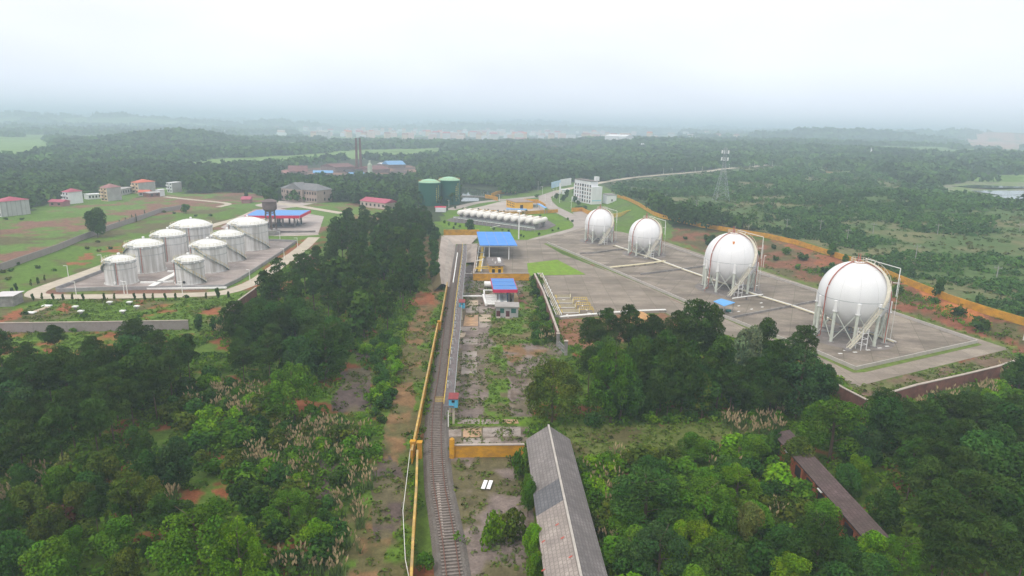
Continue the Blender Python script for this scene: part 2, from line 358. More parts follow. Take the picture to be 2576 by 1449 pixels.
# name: (outline in the photograph, colour, second colour, share of second, patch size m, growth: 0 none 1 wood 2 scrub 3 thicket)
COVER = [
 ([(-60, 540), (60, 540), (150, 522), (260, 508), (350, 499), (420, 490), (600, 483), (645, 486), (700, 508), (870, 510), (1010, 520), (1000, 540), (905, 548), (840, 560), (800, 600), (770, 650), (700, 690), (650, 750), (600, 800), (520, 838), (300, 842), (-60, 870)], FIELD, REDB, .30, 14, 0),
 ([(-60, 560), (100, 557), (215, 551), (235, 575), (120, 592), (-60, 600)], REDB, FIELD, .3, 9, 0),
 ([(-60, 600), (120, 592), (235, 577), (215, 596), (100, 615), (-60, 640)], DRY, FIELD, .45, 9, 0),
 ([(-60, 645), (90, 625), (175, 611), (120, 645), (30, 668), (-60, 690)], REDB, FIELD, .35, 8, 0),
 ([(270, 529), (330, 512), (382, 503), (480, 499), (540, 507), (620, 513), (500, 519), (430, 526), (330, 539)], REDB, FIELD, .2, 10, 0),
 ([(540, 492), (640, 487), (660, 498), (610, 506), (520, 501)], REDB, DRY, .4, 8, 0),
 ([(-60, 545), (190, 535), (330, 512), (270, 529), (200, 546), (-60, 558)], FIELD, GR, .5, 10, 0),
 ([(-60, 550), (60, 550), (160, 520), (225, 514), (305, 510), (350, 496), (400, 492), (462, 490), (475, 473), (440, 470), (400, 474), (330, 470), (300, 488), (250, 490), (150, 502), (60, 535), (-60, 530)], GR, FIELD, .4, 8, 0),
 ([(855, 560), (900, 520), (1010, 512), (1010, 545), (905, 562)], FIELD, TAN, .35, 8, 0),
 # inside the tank farm's wall
 ([(-60, 690), (60, 655), (202, 600), (360, 547), (560, 520), (640, 528), (560, 560), (257, 672), (70, 735), (110, 748), (500, 745), (640, 705), (645, 735), (600, 772), (560, 803), (-60, 812)], GR, DRY, .42, 9, 0),
 ([(150, 668), (235, 630), (330, 600), (300, 640), (210, 668)], SOIL, GR, .45, 4, 0),
 ([(-60, 830), (10, 790), (65, 772), (35, 800)], SOIL, GR, .2, 4, 0),
 ([(120, 790), (168, 764), (180, 770), (160, 792)], SOIL, GR, .3, 4, 0),
 ([(345, 780), (400, 768), (475, 760), (465, 775), (420, 795), (380, 803)], SOIL, GR, .45, 4, 0),
 ([(495, 785), (555, 772), (545, 794), (510, 798)], SOIL, GR, .25, 4, 0),
 ([(280, 757), (370, 752), (400, 757), (330, 764)], SOIL, GR, .45, 3, 0),
 ([(744, 611), (772, 600), (795, 605), (700, 683), (645, 722), (590, 735), (575, 728), (640, 693)], SOIL, GR, .18, 6, 0),
 ([(-60, 838), (300, 836), (330, 858), (420, 865), (300, 905), (200, 900), (-60, 880)], GR, SOIL, .5, 5, 0),
 ([(215, 900), (290, 860), (340, 865), (300, 905)], SOIL, GR, .1, 4, 0),
 ([(640, 740), (760, 690), (800, 640), (840, 640), (780, 740), (700, 780)], GR, SOIL, .35, 6, 0),
 # far fields, clearings
 ([(-60, 343), (60, 345), (125, 352), (138, 384), (60, 402), (-60, 408)], RICE, GR, .25, 40, 0),
 ([(446, 414), (520, 401), (620, 396), (760, 389), (900, 381), (905, 396), (700, 416), (560, 427), (465, 432)], RICE, GR, .2, 30, 0),
 ([(837, 381), (900, 376), (1100, 372), (1170, 378), (1050, 399), (840, 401)], RICE, GR, .25, 40, 0),
 ([(600, 362), (760, 356), (900, 352), (900, 357), (720, 369)], RICE, GR, .3, 60, 0),
 ([(980, 358), (1250, 352), (1300, 357), (1050, 364)], FIELD, GR, .4, 60, 0),
 ([(1356, 369), (1400, 366), (1480, 370), (1470, 378), (1370, 377)], (.42, .2, .14), SOIL, .3, 30, 0),
 ([(2385, 359), (2640, 347), (2640, 374), (2450, 374)], (.42, .2, .14), SCRUB, .35, 40, 0),
 ([(2340, 404), (2390, 397), (2450, 410), (2400, 415)], RICE, GR, .3, 20, 0),
 ([(2300, 386), (2640, 378), (2640, 392), (2360, 392)], FIELD, RICE, .4, 20, 0),
 ([(2420, 438), (2640, 440), (2640, 462), (2436, 455)], RICE, GR, .2, 20, 0),
 ([(2340, 466), (2440, 456), (2640, 458), (2640, 524), (2540, 516), (2450, 503), (2370, 494)], (.16, .22, .08), (.2, .2, .15), .4, 12, 0),
 ([(700, 445), (720, 425), (900, 420), (1000, 410), (1060, 425), (1060, 440), (900, 452)], (.26, .15, .11), DARKS, .5, 18, 0),
 # scrub hillside beyond the ochre wall
 ([(1545, 494), (1545, 458), (1640, 446), (1800, 432), (1973, 416), (2100, 430), (2350, 470), (2470, 500), (2640, 530), (2640, 826), (2514, 783), (2378, 740), (2071, 620), (1913, 580), (1760, 555), (1605, 500)], SCRUB, (.15, .15, .07), .45, 22, 2),
 ([(1985, 414), (2100, 425), (2270, 450), (2200, 463), (2050, 450)], (.13, .19, .06), SOIL, .22, 18, 2),
 ([(2000, 445), (2200, 462), (2150, 475), (2020, 458)], (.13, .19, .06), SCRUB, .4, 18, 2),
 # bank between the wall and the sphere yard
 ([(1665, 575), (1760, 580), (1913, 602), (2071, 645), (2262, 712), (2378, 760), (2640, 835), (2640, 925), (2545, 885), (2432, 843), (2250, 783), (2062, 728), (1910, 678), (1770, 640), (1672, 606)], (.105, .095, .042), (.19, .085, .05), .55, 7, 0),
 ([(1928, 598), (2005, 616), (2075, 640), (2150, 655), (2090, 664), (1950, 612)], SOIL, (.14, .12, .06), .35, 5, 0),
 ([(2035, 660), (2130, 650), (2190, 685), (2100, 690)], SOIL, (.10, .10, .05), .25, 5, 0),
 ([(2266, 705), (2307, 722), (2370, 742), (2420, 764), (2514, 822), (2457, 826), (2394, 800), (2325, 755)], ORANGE, SOIL, .4, 5, 0),
 ([(2252, 748), (2330, 762), (2400, 800), (2560, 862), (2560, 885), (2400, 836), (2258, 778)], (.22, .085, .05), (.12, .10, .045), .3, 5, 0),
 ([(1760, 600), (1880, 612), (1900, 640), (1800, 630)], (.19, .085, .055), (.09, .10, .05), .35, 6, 0),
 ([(1672, 606), (1770, 640), (1910, 678), (2062, 728), (2250, 783), (2432, 843), (2545, 885), (2560, 878), (2440, 834), (2255, 774), (2065, 719), (1912, 670), (1772, 633), (1680, 600)], (.12, .16, .035), DRY, .4, 5, 0),
 # office grounds and lawns behind the yard
 ([(1095, 603), (1085, 565), (1130, 528), (1250, 500), (1400, 466), (1490, 450), (1553, 488), (1661, 540), (1700, 580), (1672, 606), (1550, 588), (1470, 574), (1400, 594), (1300, 608)], GR, (.10, .15, .04), .5, 12, 0),
 ([(1195, 582), (1085, 565), (1150, 537), (1300, 530), (1395, 538), (1440, 557), (1438, 577), (1345, 603), (1300, 606)], LAWN, GR, .35, 10, 0),
 # railway side
 ([(1070, 600), (1110, 590), (1112, 700), (1128, 712), (1118, 760), (1098, 820), (1060, 1030), (1038, 1140), (1030, 1500), (700, 1500), (860, 1300), (940, 1180), (965, 1050), (1000, 900), (1040, 810), (1070, 740), (1080, 690)], DRY, GR, .55, 4, 0),
 ([(1061, 587), (1073, 587), (1086, 636), (1097, 690), (1103, 720), (1096, 760), (1078, 830), (1056, 900), (1042, 980), (1015, 1100), (985, 1250), (950, 1500), (880, 1500), (935, 1250), (965, 1080), (995, 960), (1018, 870), (1040, 790), (1066, 740), (1074, 700), (1064, 640)], TAN, DRY, .45, 3, 0),
 ([(1025, 742), (1035, 732), (1090, 742), (1098, 755), (1080, 765), (1030, 760)], SOIL, TAN, .25, 3, 0),
 ([(865, 940), (905, 925), (948, 938), (924, 1027), (833, 1033)], DARKS, (.13, .11, .07), .25, 4, 0),
 ([(890, 885), (912, 865), (938, 868), (925, 905), (885, 912)], DARKS, GR, .3, 4, 0),
 ([(769, 1172), (830, 1150), (872, 1162), (840, 1267), (752, 1272)], DARKS, GR, .3, 3, 0),
 ([(925, 1180), (985, 1150), (1020, 1190), (1000, 1330), (940, 1360)], (.12, .105, .06), DARKS, .4, 3, 0),
 ([(1120, 1150), (1316, 1140), (1345, 1300), (1372, 1500), (1170, 1500), (1150, 1330)], (.12, .105, .055), RUBBLE, .30, 4, 0),
 ([(1160, 700), (1345, 690), (1370, 760), (1395, 820), (1420, 872), (1350, 960), (1330, 1080), (1320, 1145), (1125, 1150), (1128, 1040), (1145, 880)], (.15, .125, .085), RUBBLE, .45, 4, 0),
 ([(1238, 790), (1310, 740), (1345, 700), (1372, 770), (1398, 830), (1400, 860), (1250, 870), (1230, 850)], GR, (.15, .12, .06), .35, 4, 0),
 ([(1228, 870), (1262, 868), (1275, 960), (1278, 1060), (1225, 1065)], GR, (.13, .11, .06), .3, 3, 0),
 ([(1262, 868), (1360, 862), (1385, 880), (1340, 900), (1275, 915)], TAN, RUBBLE, .35, 4, 0),
 ([(1275, 915), (1335, 900), (1330, 1000), (1285, 1010)], RUBBLE, (.13, .10, .08), .5, 3, 0),
 ([(1290, 745), (1325, 740), (1322, 775), (1300, 778)], (.20, .085, .06), GR, .2, 3, 0),
 ([(1400, 803), (1500, 797), (1674, 787), (1710, 800), (1640, 850), (1500, 880), (1425, 872)], (.22, .11, .065), DRY, .3, 5, 0),
 ([(1125, 1060), (1330, 1050), (1400, 1060), (1420, 1085), (1330, 1075), (1130, 1075)], LAWN, GR, .5, 3, 0),
 ([(1400, 1072), (1700, 1062), (1930, 1056), (1900, 1105), (1600, 1140), (1440, 1150)], (.12, .15, .04), DRY, .35, 5, 0),
 ([(2190, 962), (2400, 918), (2537, 877), (2562, 905), (2500, 932), (2225, 992), (2177, 1000), (2107, 944)], (.16, .11, .075), (.12, .13, .05), .4, 5, 0),
 ([(2500, 940), (2640, 900), (2640, 1000), (2560, 1010), (2470, 965)], (.12, .20, .03), SOIL, .3, 4, 0),
 ([(2520, 955), (2562, 958), (2575, 1000), (2540, 1000)], SOIL, GR, .2, 4, 0),
 ([(530, 1240), (580, 1170), (640, 1115), (630, 1150), (590, 1200), (560, 1260)], SOIL, GR, .15, 2, 0),
]
COVW = [(np.array([at(*p)[:2] for p in pts]), c1, c2, sh, ps, g) for pts, c1, c2, sh, ps, g in COVER]
def inside(P, x, y):
    r = np.zeros(x.shape, bool); n = len(P); j = n-1
    for i in range(n):
        xi, yi = P[i]; xj, yj = P[j]
        cnd = ((yi > y) != (yj > y)); r ^= cnd & (x < (xj-xi)*(y-yi)/((yj-yi) if yj != yi else 1e-9)+xi); j = i
    return r
def cover(x, y):
    """colour and growth class for ground points"""
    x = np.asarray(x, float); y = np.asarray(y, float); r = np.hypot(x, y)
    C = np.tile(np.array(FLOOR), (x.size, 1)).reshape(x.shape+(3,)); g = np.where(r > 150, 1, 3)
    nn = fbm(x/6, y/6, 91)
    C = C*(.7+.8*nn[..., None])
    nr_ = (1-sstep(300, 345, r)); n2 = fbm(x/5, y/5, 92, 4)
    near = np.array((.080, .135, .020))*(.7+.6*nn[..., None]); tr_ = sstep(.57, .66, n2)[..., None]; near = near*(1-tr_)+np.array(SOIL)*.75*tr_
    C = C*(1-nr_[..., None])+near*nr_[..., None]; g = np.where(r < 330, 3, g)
    far = fbm(x/260, y/160, 55, 3)
    pl = (far > .54) & (r > 1500); C[pl] = np.array(RICE)*.8; g = np.where(pl, 0, g)
    wx = x+(fbm(x/7, y/7, 71)-.5)*5*np.clip(r/200, .5, 3); wy = y+(fbm(x/7, y/7, 72)-.5)*5*np.clip(r/200, .5, 3)
    for P, c1, c2, sh, ps, gg in COVW:
        bb = (wx > P[:, 0].min()) & (wx < P[:, 0].max()) & (wy > P[:, 1].min()) & (wy < P[:, 1].max())
        if not bb.any(): continue
        idx = np.where(bb.ravel())[0]; X = wx.ravel()[idx]; Y = wy.ravel()[idx]
        ins = inside(P, X, Y); idx = idx[ins]
        if not len(idx): continue
        X = x.ravel()[idx]; Y = y.ravel()[idx]
        f = fbm(X/ps, Y/ps, int(ps*7+P[0, 0]) % 997, 4); t = sstep(-.09, .09, f-(.5+(.5-sh)*.33))[:, None]
        k = (.82+.36*fbm(X/2.2, Y/2.2, 13, 2))[:, None]
        C.reshape(-1, 3)[idx] = (np.array(c1)*(1-t)+np.array(c2)*t)*k
        g = g.ravel(); g[idx] = gg; g = g.reshape(x.shape)
    return C, g

def build_ground():
    th = np.radians(np.concatenate([np.arange(-46, 46.01, .13), np.arange(48, 314, 4.)]))
    nr = [0.5, 15]
    r = 30.
    while r < 25000:
        nr.append(r); r *= 1.0095 if r < 2500 else 1.035
    nr.append(26000.); R = np.array(nr)
    A, Rr = np.meshgrid(th, R); X = Rr*np.sin(A); Y = Rr*np.cos(A)
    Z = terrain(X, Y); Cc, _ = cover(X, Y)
    n, k = X.shape; I = np.arange(n*k).reshape(n, k); J = np.roll(I, -1, axis=1)
    F = np.stack([I[:-1], I[1:], J[1:], J[:-1]], -1).reshape(-1, 4)[:, ::-1]
    V = np.stack([X, Y, Z], -1).reshape(-1, 3)
    V = np.r_[V, [[0, 0, float(terrain(0., 0.))]]]; Cc = np.r_[Cc.reshape(-1, 3), [[.05, .06, .03]]]
    m = bpy.data.materials.new('soil_and_grass'); m.use_nodes = True; t = m.node_tree; L = t.links.new
    b = t.nodes['Principled BSDF']; b.inputs['Roughness'].default_value = .95; b.inputs['Specular IOR Level'].default_value = .15
    a = N(t, 'ShaderNodeAttribute'); a.attribute_name = 'Col'; g = N(t, 'ShaderNodeNewGeometry')
    cur = a.outputs['Color']
    for s_, lo, hi in ((.7, .62, 1.38), (3.2, .72, 1.28)):
        q = N(t, 'ShaderNodeTexNoise'); q.inputs['Scale'].default_value = s_; q.inputs['Detail'].default_value = 6; q.inputs['Roughness'].default_value = .7
        L(g.outputs['Position'], q.inputs['Vector']); mr = N(t, 'ShaderNodeMapRange')
        mr.inputs[1].default_value = .28; mr.inputs[2].default_value = .72; mr.inputs[3].default_value = lo; mr.inputs[4].default_value = hi
        L(q.outputs['Fac'], mr.inputs[0]); v = N(t, 'ShaderNodeVectorMath', operation='SCALE'); L(cur, v.inputs[0]); L(mr.outputs[0], v.inputs['Scale']); cur = v.outputs[0]
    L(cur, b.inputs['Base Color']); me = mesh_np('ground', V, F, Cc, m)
    me.polygons.foreach_set('use_smooth', np.ones(len(F), bool))
    o = bpy.data.objects.new('ground', me); COL.objects.link(o); tag(o, kind='structure')
build_ground()
# ------------------------------------------------------------------ paving, roads, water
YARD_PX = [(1186, 692), (1208, 597), (1300, 604), (1345, 603), (1400, 590), (1440, 596), (1372, 615), (1415, 640), (1532, 684), (1632, 727), (1722, 768), (1790, 795), (1872, 832), (1850, 850), (1700, 800), (1674, 787), (1590, 789), (1409, 804), (1345, 692)]
sheet('concrete_yard', YARD_PX, .05, CONC())
RING_PX = [(1868, 830), (2062, 905), (2107, 944), (2155, 974), (2196, 962), (2538, 878), (2432, 843), (2250, 785), (2062, 729), (1910, 679), (1770, 641), (1674, 608), (1560, 583), (1470, 571), (1395, 594), (1366, 611)]
sheet('perimeter_road', RING_PX, .045, mat('perimeter_concrete', (.31, .265, .22), .9, .25, .12, stain=(.19, .155, .14), stain_amt=.65, stain_scale=(.06, .14, .1), joints=(6, 6, .05), fine=2.))
PAD_PX = [(1374, 612), (1530, 675), (1630, 716), (1720, 757), (1792, 783), (1880, 821), (2057, 888), (2150, 928), (2455, 862), (2243, 789), (2050, 733), (1900, 686), (1760, 648), (1664, 615), (1560, 590), (1474, 577), (1400, 599)]
sheet('verge_grass', [(1368, 614), (1530, 680), (1630, 721), (1720, 762), (1792, 788), (1880, 827), (2057, 896), (2146, 938), (2175, 937), (2470, 868), (2455, 862), (2150, 928), (1792, 783), (1630, 716), (1374, 612)], .09, mat('verge_grass', (.12, .19, .03), .95, .35, .6, stain=(.16, .15, .06), stain_amt=.5, stain_scale=(.5, .5, .5)), th=.03)
sheet('sphere_yard', PAD_PX, .16, PAD(), th=.16)
sheet('lawn', [(1326, 663), (1402, 654), (1473, 691), (1330, 694)], .12, mat('lawn_grass', (.150, .27, .014), .95, .3, .5, stain=(.17, .22, .03), stain_amt=.5, stain_scale=(.3, .3, .3)), th=.06)
FARM_PX = [(142, 732), (257, 684), (360, 640), (459, 603), (744, 607), (565, 723), (366, 727)]
sheet('tank_yard', FARM_PX, .12, mat('tank_yard_concrete', (.40, .345, .33), .9, .25, .2, stain=(.22, .17, .16), stain_amt=.65, stain_scale=(.08, .25, .1), joints=(9, 4.5, .09), fine=2.), th=.12)
sheet('loading_yard', [(555, 572), (640, 528), (700, 524), (815, 545), (800, 590), (700, 594), (600, 590)], .1, mat('loading_yard_concrete', (.42, .37, .35), .9, .2, .15, stain=(.28, .23, .21), stain_amt=.5, stain_scale=(.05, .15, .1)), th=.1)
sheet('school_yard', [xw_(330, 440), xw_(830, 330), xw_(1250, 330), xw_(2000, 400), xw_(1500, 500), xw_(850, 560), xw_(380, 470)], .08, mat('school_concrete', (.45, .39, .36), .9, .15, .2), th=.06)
PALE = lambda: mat('pale_road_concrete', (.50, .44, .36), .9, .15, .3, stain=(.36, .31, .25), stain_amt=.5, stain_scale=(.1, .3, .1))
ribbon('road', [at(*p) for p in [(640, 533), (600, 550), (540, 566), (470, 592), (340, 640), (250, 675), (175, 702), (110, 725), (88, 738), (100, 745), (170, 747), (330, 745), (480, 742), (560, 737), (610, 722), (650, 704), (705, 665), (760, 625), (790, 597)]], 5.2, .06, PALE())
ribbon('road', [at(*p) for p in [(692, 592), (760, 591), (800, 589)]], 5, .05, PALE())
ribbon('road', [at(*p) for p in [(692, 511), (750, 519), (800, 527), (860, 537)]], 6, .13, PALE())
ribbon('road', [at(*p) for p in [yn(1840, 340), yn(2120, 370), yn(2540, 415), xw_(-700, 500)]], 4, .08, PALE())
ROADM = lambda: mat('worn_road_concrete', (.36, .315, .29), .9, .18, .15, stain=(.25, .21, .19), stain_amt=.5, stain_scale=(.06, .1, .1))
ribbon('road', [at(*p) for p in [(1410, 480), (1376, 492), (1371, 501), (1384, 518), (1410, 532), (1442, 548), (1462, 562), (1462, 574), (1435, 583), (1400, 592), (1355, 604), (1335, 614)]], 9, .03, ROADM(), step=3)
ribbon('road', [at(*p) for p in [(1545, 454), (1520, 458), (1490, 464), (1440, 473), (1405, 482)]], 7, .10, PALE())
ribbon('road', [at(*p) for p in [(1545, 454), (1630, 444), (1770, 432), (1897, 420), (1973, 415)]], 9, .3, PALE(), step=8)
ribbon('road', [at(*p) for p in [(1365, 493), (1300, 500), (1240, 505), (1190, 512), (1130, 528)]], 7, .02, ROADM())
sheet('depot_yard', [ym(850, 615), ym(1080, 565), ym(1330, 500), ym(1700, 470), ym(1900, 560), ym(1960, 640), ym(1700, 660), ym(1400, 685), ym(1180, 650)], .09, mat('depot_concrete', (.44, .385, .35), .9, .18, .1, stain=(.3, .25, .22), stain_amt=.5, stain_scale=(.05, .1, .1)), th=.06)
sheet('office_forecourt', [(1440, 535), (1470, 530), (1490, 540), (1545, 548), (1520, 560), (1470, 566)], .085, ROADM(), th=.05)
sheet('bullet_tank_yard', [ym(520, 775), ym(650, 725), ym(900, 690), ym(1960, 760), ym(2110, 850), ym(1960, 912), ym(1700, 925), ym(600, 800)], .12, mat('dark_concrete', (.15, .13, .13), .9, .25, .2, stain=(.10, .09, .09), stain_amt=.5), th=.1)
wm = bpy.data.materials.new('water'); wm.use_nodes = True; bb = wm.node_tree.nodes['Principled BSDF']
bb.inputs['Base Color'].default_value = (.05, .06, .05, 1); bb.inputs['Roughness'].default_value = .06; bb.inputs['Specular IOR Level'].default_value = 1.0
bb.inputs['Metallic'].default_value = 0.0; bb.inputs['IOR'].default_value = 1.6
sheet('pond_water', [ym(698, 300), ym(1000, 330), ym(1275, 370), ym(1090, 418), ym(1000, 428), ym(700, 428)], .07, wm, th=.05)
sheet('pond_water', [ym(704, 440), ym(1000, 450), ym(995, 500), ym(705, 505)], .07, wm, th=.05)
for q in ([yd for yd in ((2395, 470), (2450, 466), (2576, 472), (2640, 470), (2640, 476), (2450, 474))], [(2440, 480), (2640, 481), (2640, 492), (2520, 492)], [(2470, 496), (2640, 497), (2640, 506), (2560, 505)]):
    w_ = [at(*p) for p in q]; zt = max(p[2] for p in w_)+.3
    sheet('paddy_water', None, zt, wm, world=[p[:2] for p in w_], th=.1)

# ------------------------------------------------------------------ walls
def wall(name, label, px, h, th, material, cap=None, cat='wall', group=None, post=None, world=None, postmat=None, zoff=0, panel=None):
    P = [np.array(p) for p in world] if world is not None else [at(*p) for p in px]
    root = thing(name, label, cat, P[0], group=group)
    b = MB(); cb = MB(); posts = []
    for i in range(len(P)-1):
        n = max(1, int(np.linalg.norm(P[i+1]-P[i])/12)); seg = [P[i]+(P[i+1]-P[i])*t/n for t in range(n+1)]
        for p, q in zip(seg[:-1], seg[1:]):
            z0 = min(T1(*p[:2]), T1(*q[:2])) if abs(p[2])+abs(q[2]) > .2 else 0
            d = (q-p)[:2]; d = d/np.linalg.norm(d); nrm = np.array([-d[1], d[0]])*th/2; e = d*.01
            pts = [p[:2]+nrm-e, q[:2]+nrm+e, q[:2]-nrm+e, p[:2]-nrm-e]
            b.prism([tuple(t_) for t_ in pts], z0-.3+zoff, z0+h+zoff)
            if cap:
                nn = nrm*1.55; cb.prism([tuple(t_) for t_ in [p[:2]+nn-e*2, q[:2]+nn+e*2, q[:2]-nn+e*2, p[:2]-nn-e*2]], z0+h+.003+zoff, z0+h+.16+zoff)
            if post:
                L_ = np.linalg.norm((q-p)[:2]); k = max(1, int(round(L_/post)))
                for t in range(k): posts.append((p+(q-p)*t/k, z0, d))
    b.build('panel', material, root, world=True)
    if cap: cb.build('coping', cap, root, world=True)
    for p, z0, d in posts[:90]:
        a = math.atan2(d[1], d[0]); MB().box(p[0], p[1], z0-.2, th*1.5, th*1.5, h+.35, a).build('post', postmat or material, root, world=True)
    return root
GW = mat('grey_panel_wall', (.33, .29, .29), .9, .2, .5, stain=(.20, .16, .15), stain_amt=.6, stain_scale=(.5, .5, .5))
wall('boundary_wall', 'long grey concrete panel wall below the storage tank compound, with vertical posts', [(-40, 837), (0, 836.5), (250, 833), (475, 829)], 2.3, .3, GW, COPING(), post=7.2)
wall('boundary_wall', 'grey block wall running diagonally between the striped fields and the tank compound grass', [(-30, 692), (0, 682), (56, 662), (144, 631), (202, 606), (281, 577), (360, 551), (400, 536), (470, 524)], 2.4, .28, GW, None, post=None)
wall('boundary_wall', 'stepped red brick wall at the lower corner of the tank compound', [(566, 812), (599, 781), (646, 745)], 2.6, .3, BRICK(), COPING())
wall('boundary_wall', 'brick wall behind the roadside pines east of the tank compound', [(744, 678), (770, 663), (797, 648)], 2.2, .3, BRICK(), COPING())
wall('bund_wall', 'low grey wall round the yard of eight white oil tanks', [(142, 733), (150, 735), (250, 731), (366, 729), (565, 725), (600, 708), (650, 676), (700, 643), (746, 610), (700, 608), (560, 605), (459, 605), (360, 642), (257, 686), (142, 731)], 1.1, .3, mat('bund_concrete', (.31, .30, .31), .9, .2, .5), None)
wall('yard_wall', 'low grey wall round the fuel loading yard with the blue canopy', [xw_(1000, 1230), xw_(1530, 1230), xw_(2050, 1220)], 1.0, .25, GREY(), post=6)
OL = 'ochre painted wall '
wall('retaining_wall', 'stained ochre wall below the small ochre pump house', [ze(915, 793), ze(1300, 797), ze(1718, 782)], 2.4, .35, YELLOW(), COPING(), world=[Gz(*ze(915, 793)), Gz(*ze(1718, 793))])
wall('retaining_wall', 'ochre wall along the pipe gantry beside the railway cutting', None, 2.0, .3, YELLOW(), COPING(), world=[Gz(*ze(918, 780)), Gz(*ze(972, 360))])
wall('boundary_wall', 'dull ochre wall across the far end of the railway cutting', None, 2.6, .3, YELLOW(), None, world=[Gz(*ze(490, 142)), Gz(*ze(1000, 142))])
wl = lambda a, b: [Gz(*a, 2.2)*np.array([1, 1, 0]), Gz(*b, 2.2)*np.array([1, 1, 0])]
wall('boundary_wall', 'yellow wall beside the rails, farthest stretch up to the cutting slope', None, 2.2, .2, YELLOW(), mat('weathered_yellow_cap', (.50, .33, .10), .85, .3, .8, stain=(.30, .24, .17), stain_amt=.6, stain_scale=(.6, .6, .6)), world=wl((1125, 710), (1107, 812)))
wall('boundary_wall', 'yellow wall beside the rails, long middle stretch between two pillars', None, 2.2, .2, YELLOW(), mat('weathered_yellow_cap', (.50, .33, .10), .85, .3, .8, stain=(.30, .24, .17), stain_amt=.6, stain_scale=(.6, .6, .6)), world=wl((1101, 814), (1036, 1134)))
wall('boundary_wall', 'yellow wall beside the rails, narrow lowest stretch running out of view', None, 2.2, .2, YELLOW(), mat('weathered_yellow_cap', (.50, .33, .10), .85, .3, .8, stain=(.30, .24, .17), stain_amt=.6, stain_scale=(.6, .6, .6)), world=wl((1050, 1134), (1047, 1230))+wl((1040, 1330), (1032, 1500)))
for a, lb in ((Gz(1105, 834), 'square yellow pillar at the upper joint of the trackside wall'), (Gz(1039, 1150), 'square yellow pillar ending the middle stretch of trackside wall'), (Gz(1056, 1152), 'square yellow pillar starting the narrow lower trackside wall')):
    t = thing('wall_pillar', lb, 'pillar', a, group='yellow wall pillars'); MB().box(0, 0, -.1, .7, .7, 2.7).build('shaft', YELLOW(), t); MB().box(0, 0, 2.603, .85, .85, .18).build('cap', YELLOW(), t)
wall('boundary_wall', 'free-standing ochre wall between the rails and the long tiled shed', None, 2.0, .3, YELLOW(), COPING(), world=[Gz(1138, 1150), Gz(1318, 1148)])
t = thing('wall_pillar', 'ochre pillar with domed cap ending the wall opposite the long shed', 'pillar', Gz(1137, 1151), group='yellow wall pillars')
MB().box(0, 0, -.1, .75, .75, 3.0).build('shaft', YELLOW(), t); MB().lathe([(.4, 2.9), (.4, 3.1), (.2, 3.3), (.02, 3.35)], 12).build('cap', YELLOW(), t, smooth=True)
wall('boundary_wall', 'brick wall with pale coping down the edge of the pipe yard', None, 3.2, .35, BRICK(), COPING(), world=[Gz(1344, 712), Gz(1366, 760), Gz(1385, 815), Gz(1403, 868)])
for p, lb in (((1403, 873), 'grey gate pier at the end of the long brick wall'), ((1423, 893), 'grey gate pier beside the pine grove')):
    t = thing('gate_pier', lb, 'pillar', Gz(*p), group='gate piers'); MB().box(0, 0, -.1, .7, .7, 3.4).build('shaft', GREY(), t); MB().box(0, 0, 3.303, .9, .9, .15).build('cap', COPING(), t)
t = thing('yard_gate', 'low grey metal gate leaf between two grey piers', 'gate', Gz(1412, 884)); a, b = Gz(1406, 877)-Gz(1412, 884), Gz(1420, 891)-Gz(1412, 884)
mb = MB()
for z in (.2, 1.0, 1.8): mb.bar(a+[0, 0, z], b+[0, 0, z], .08)
mb.build('rail', STEEL(), t); mb = MB()
for k in range(12):
    p = a+(b-a)*k/11; mb.bar(p+[0, 0, .2], p+[0, 0, 1.8], .05)
mb.build('bar', STEEL(), t)
wall('boundary_wall', 'brick wall with pale coping at the near end of the sphere yard', None, 2.6, .35, BRICK(), COPING(), world=[Gz(2078, 985), Gz(2120, 1010), Gz(2176, 1040)])
wall('boundary_wall', 'brick wall with pale coping rising along the brown verge beyond the biggest sphere', None, 2.6, .35, BRICK(), COPING(), world=[Gz(2225, 1023), Gz(2300, 1000), Gz(2420, 972), Gz(2500, 952), Gz(2548, 936)])
lowm = mat('low_wall_concrete', (.52, .48, .45), .9, .2, .5, stain=(.22, .2, .2), stain_amt=.5, stain_scale=(.5, .5, .5))
def pw(l): return [Gz(x, y, .16) for x, y in l]
wall('bund_wall', 'low pale wall round the whole concrete yard of the four spheres', None, .75, .25, lowm, None, world=pw([(1376, 612), (1530, 676), (1720, 758), (1880, 822), (2057, 889), (2152, 930), (2458, 862), (2250, 790), (2050, 733), (1900, 686), (1762, 648), (1664, 615)]), zoff=.16)
wall('bund_wall', 'low dark cross wall between the two big spheres', None, .6, .3, GREY(), None, world=pw([(1835, 802), (1940, 782), (2050, 760), (2095, 748)]), zoff=.16)
wall('bund_wall', 'low dark cross wall between the small and the big spheres', None, .6, .3, GREY(), None, world=pw([zd(165, 1005), zd(400, 975), zd(560, 955)]), zoff=.16)
wall('bund_wall', 'low dark cross wall between the two small spheres', None, .6, .3, GREY(), None, world=pw([yh(620, 98), yh(740, 95), yh(930, 68), yh(1040, 58)]), zoff=.16)
wall('boundary_wall', 'long ochre wall climbing the bank between the sphere yard and the scrub', [(1553, 497), (1580, 505), (1605, 517), (1643, 541), (1661, 548), (1760, 571), (1860, 588), (1920, 597), (2000, 615), (2071, 638), (2140, 660), (2200, 681), (2262, 708), (2340, 740), (2378, 755), (2478, 790), (2640, 838)], 2.1, .25, YELLOW(), None)
wall('boundary_wall', 'ochre garden wall in front of the office block, straight length', None, 2.4, .3, YELLOW(), None, world=[Gz(*xv(70, 1265)), Gz(*xv(300, 1255)), Gz(*xv(430, 1325)), Gz(*xv(560, 1330))])
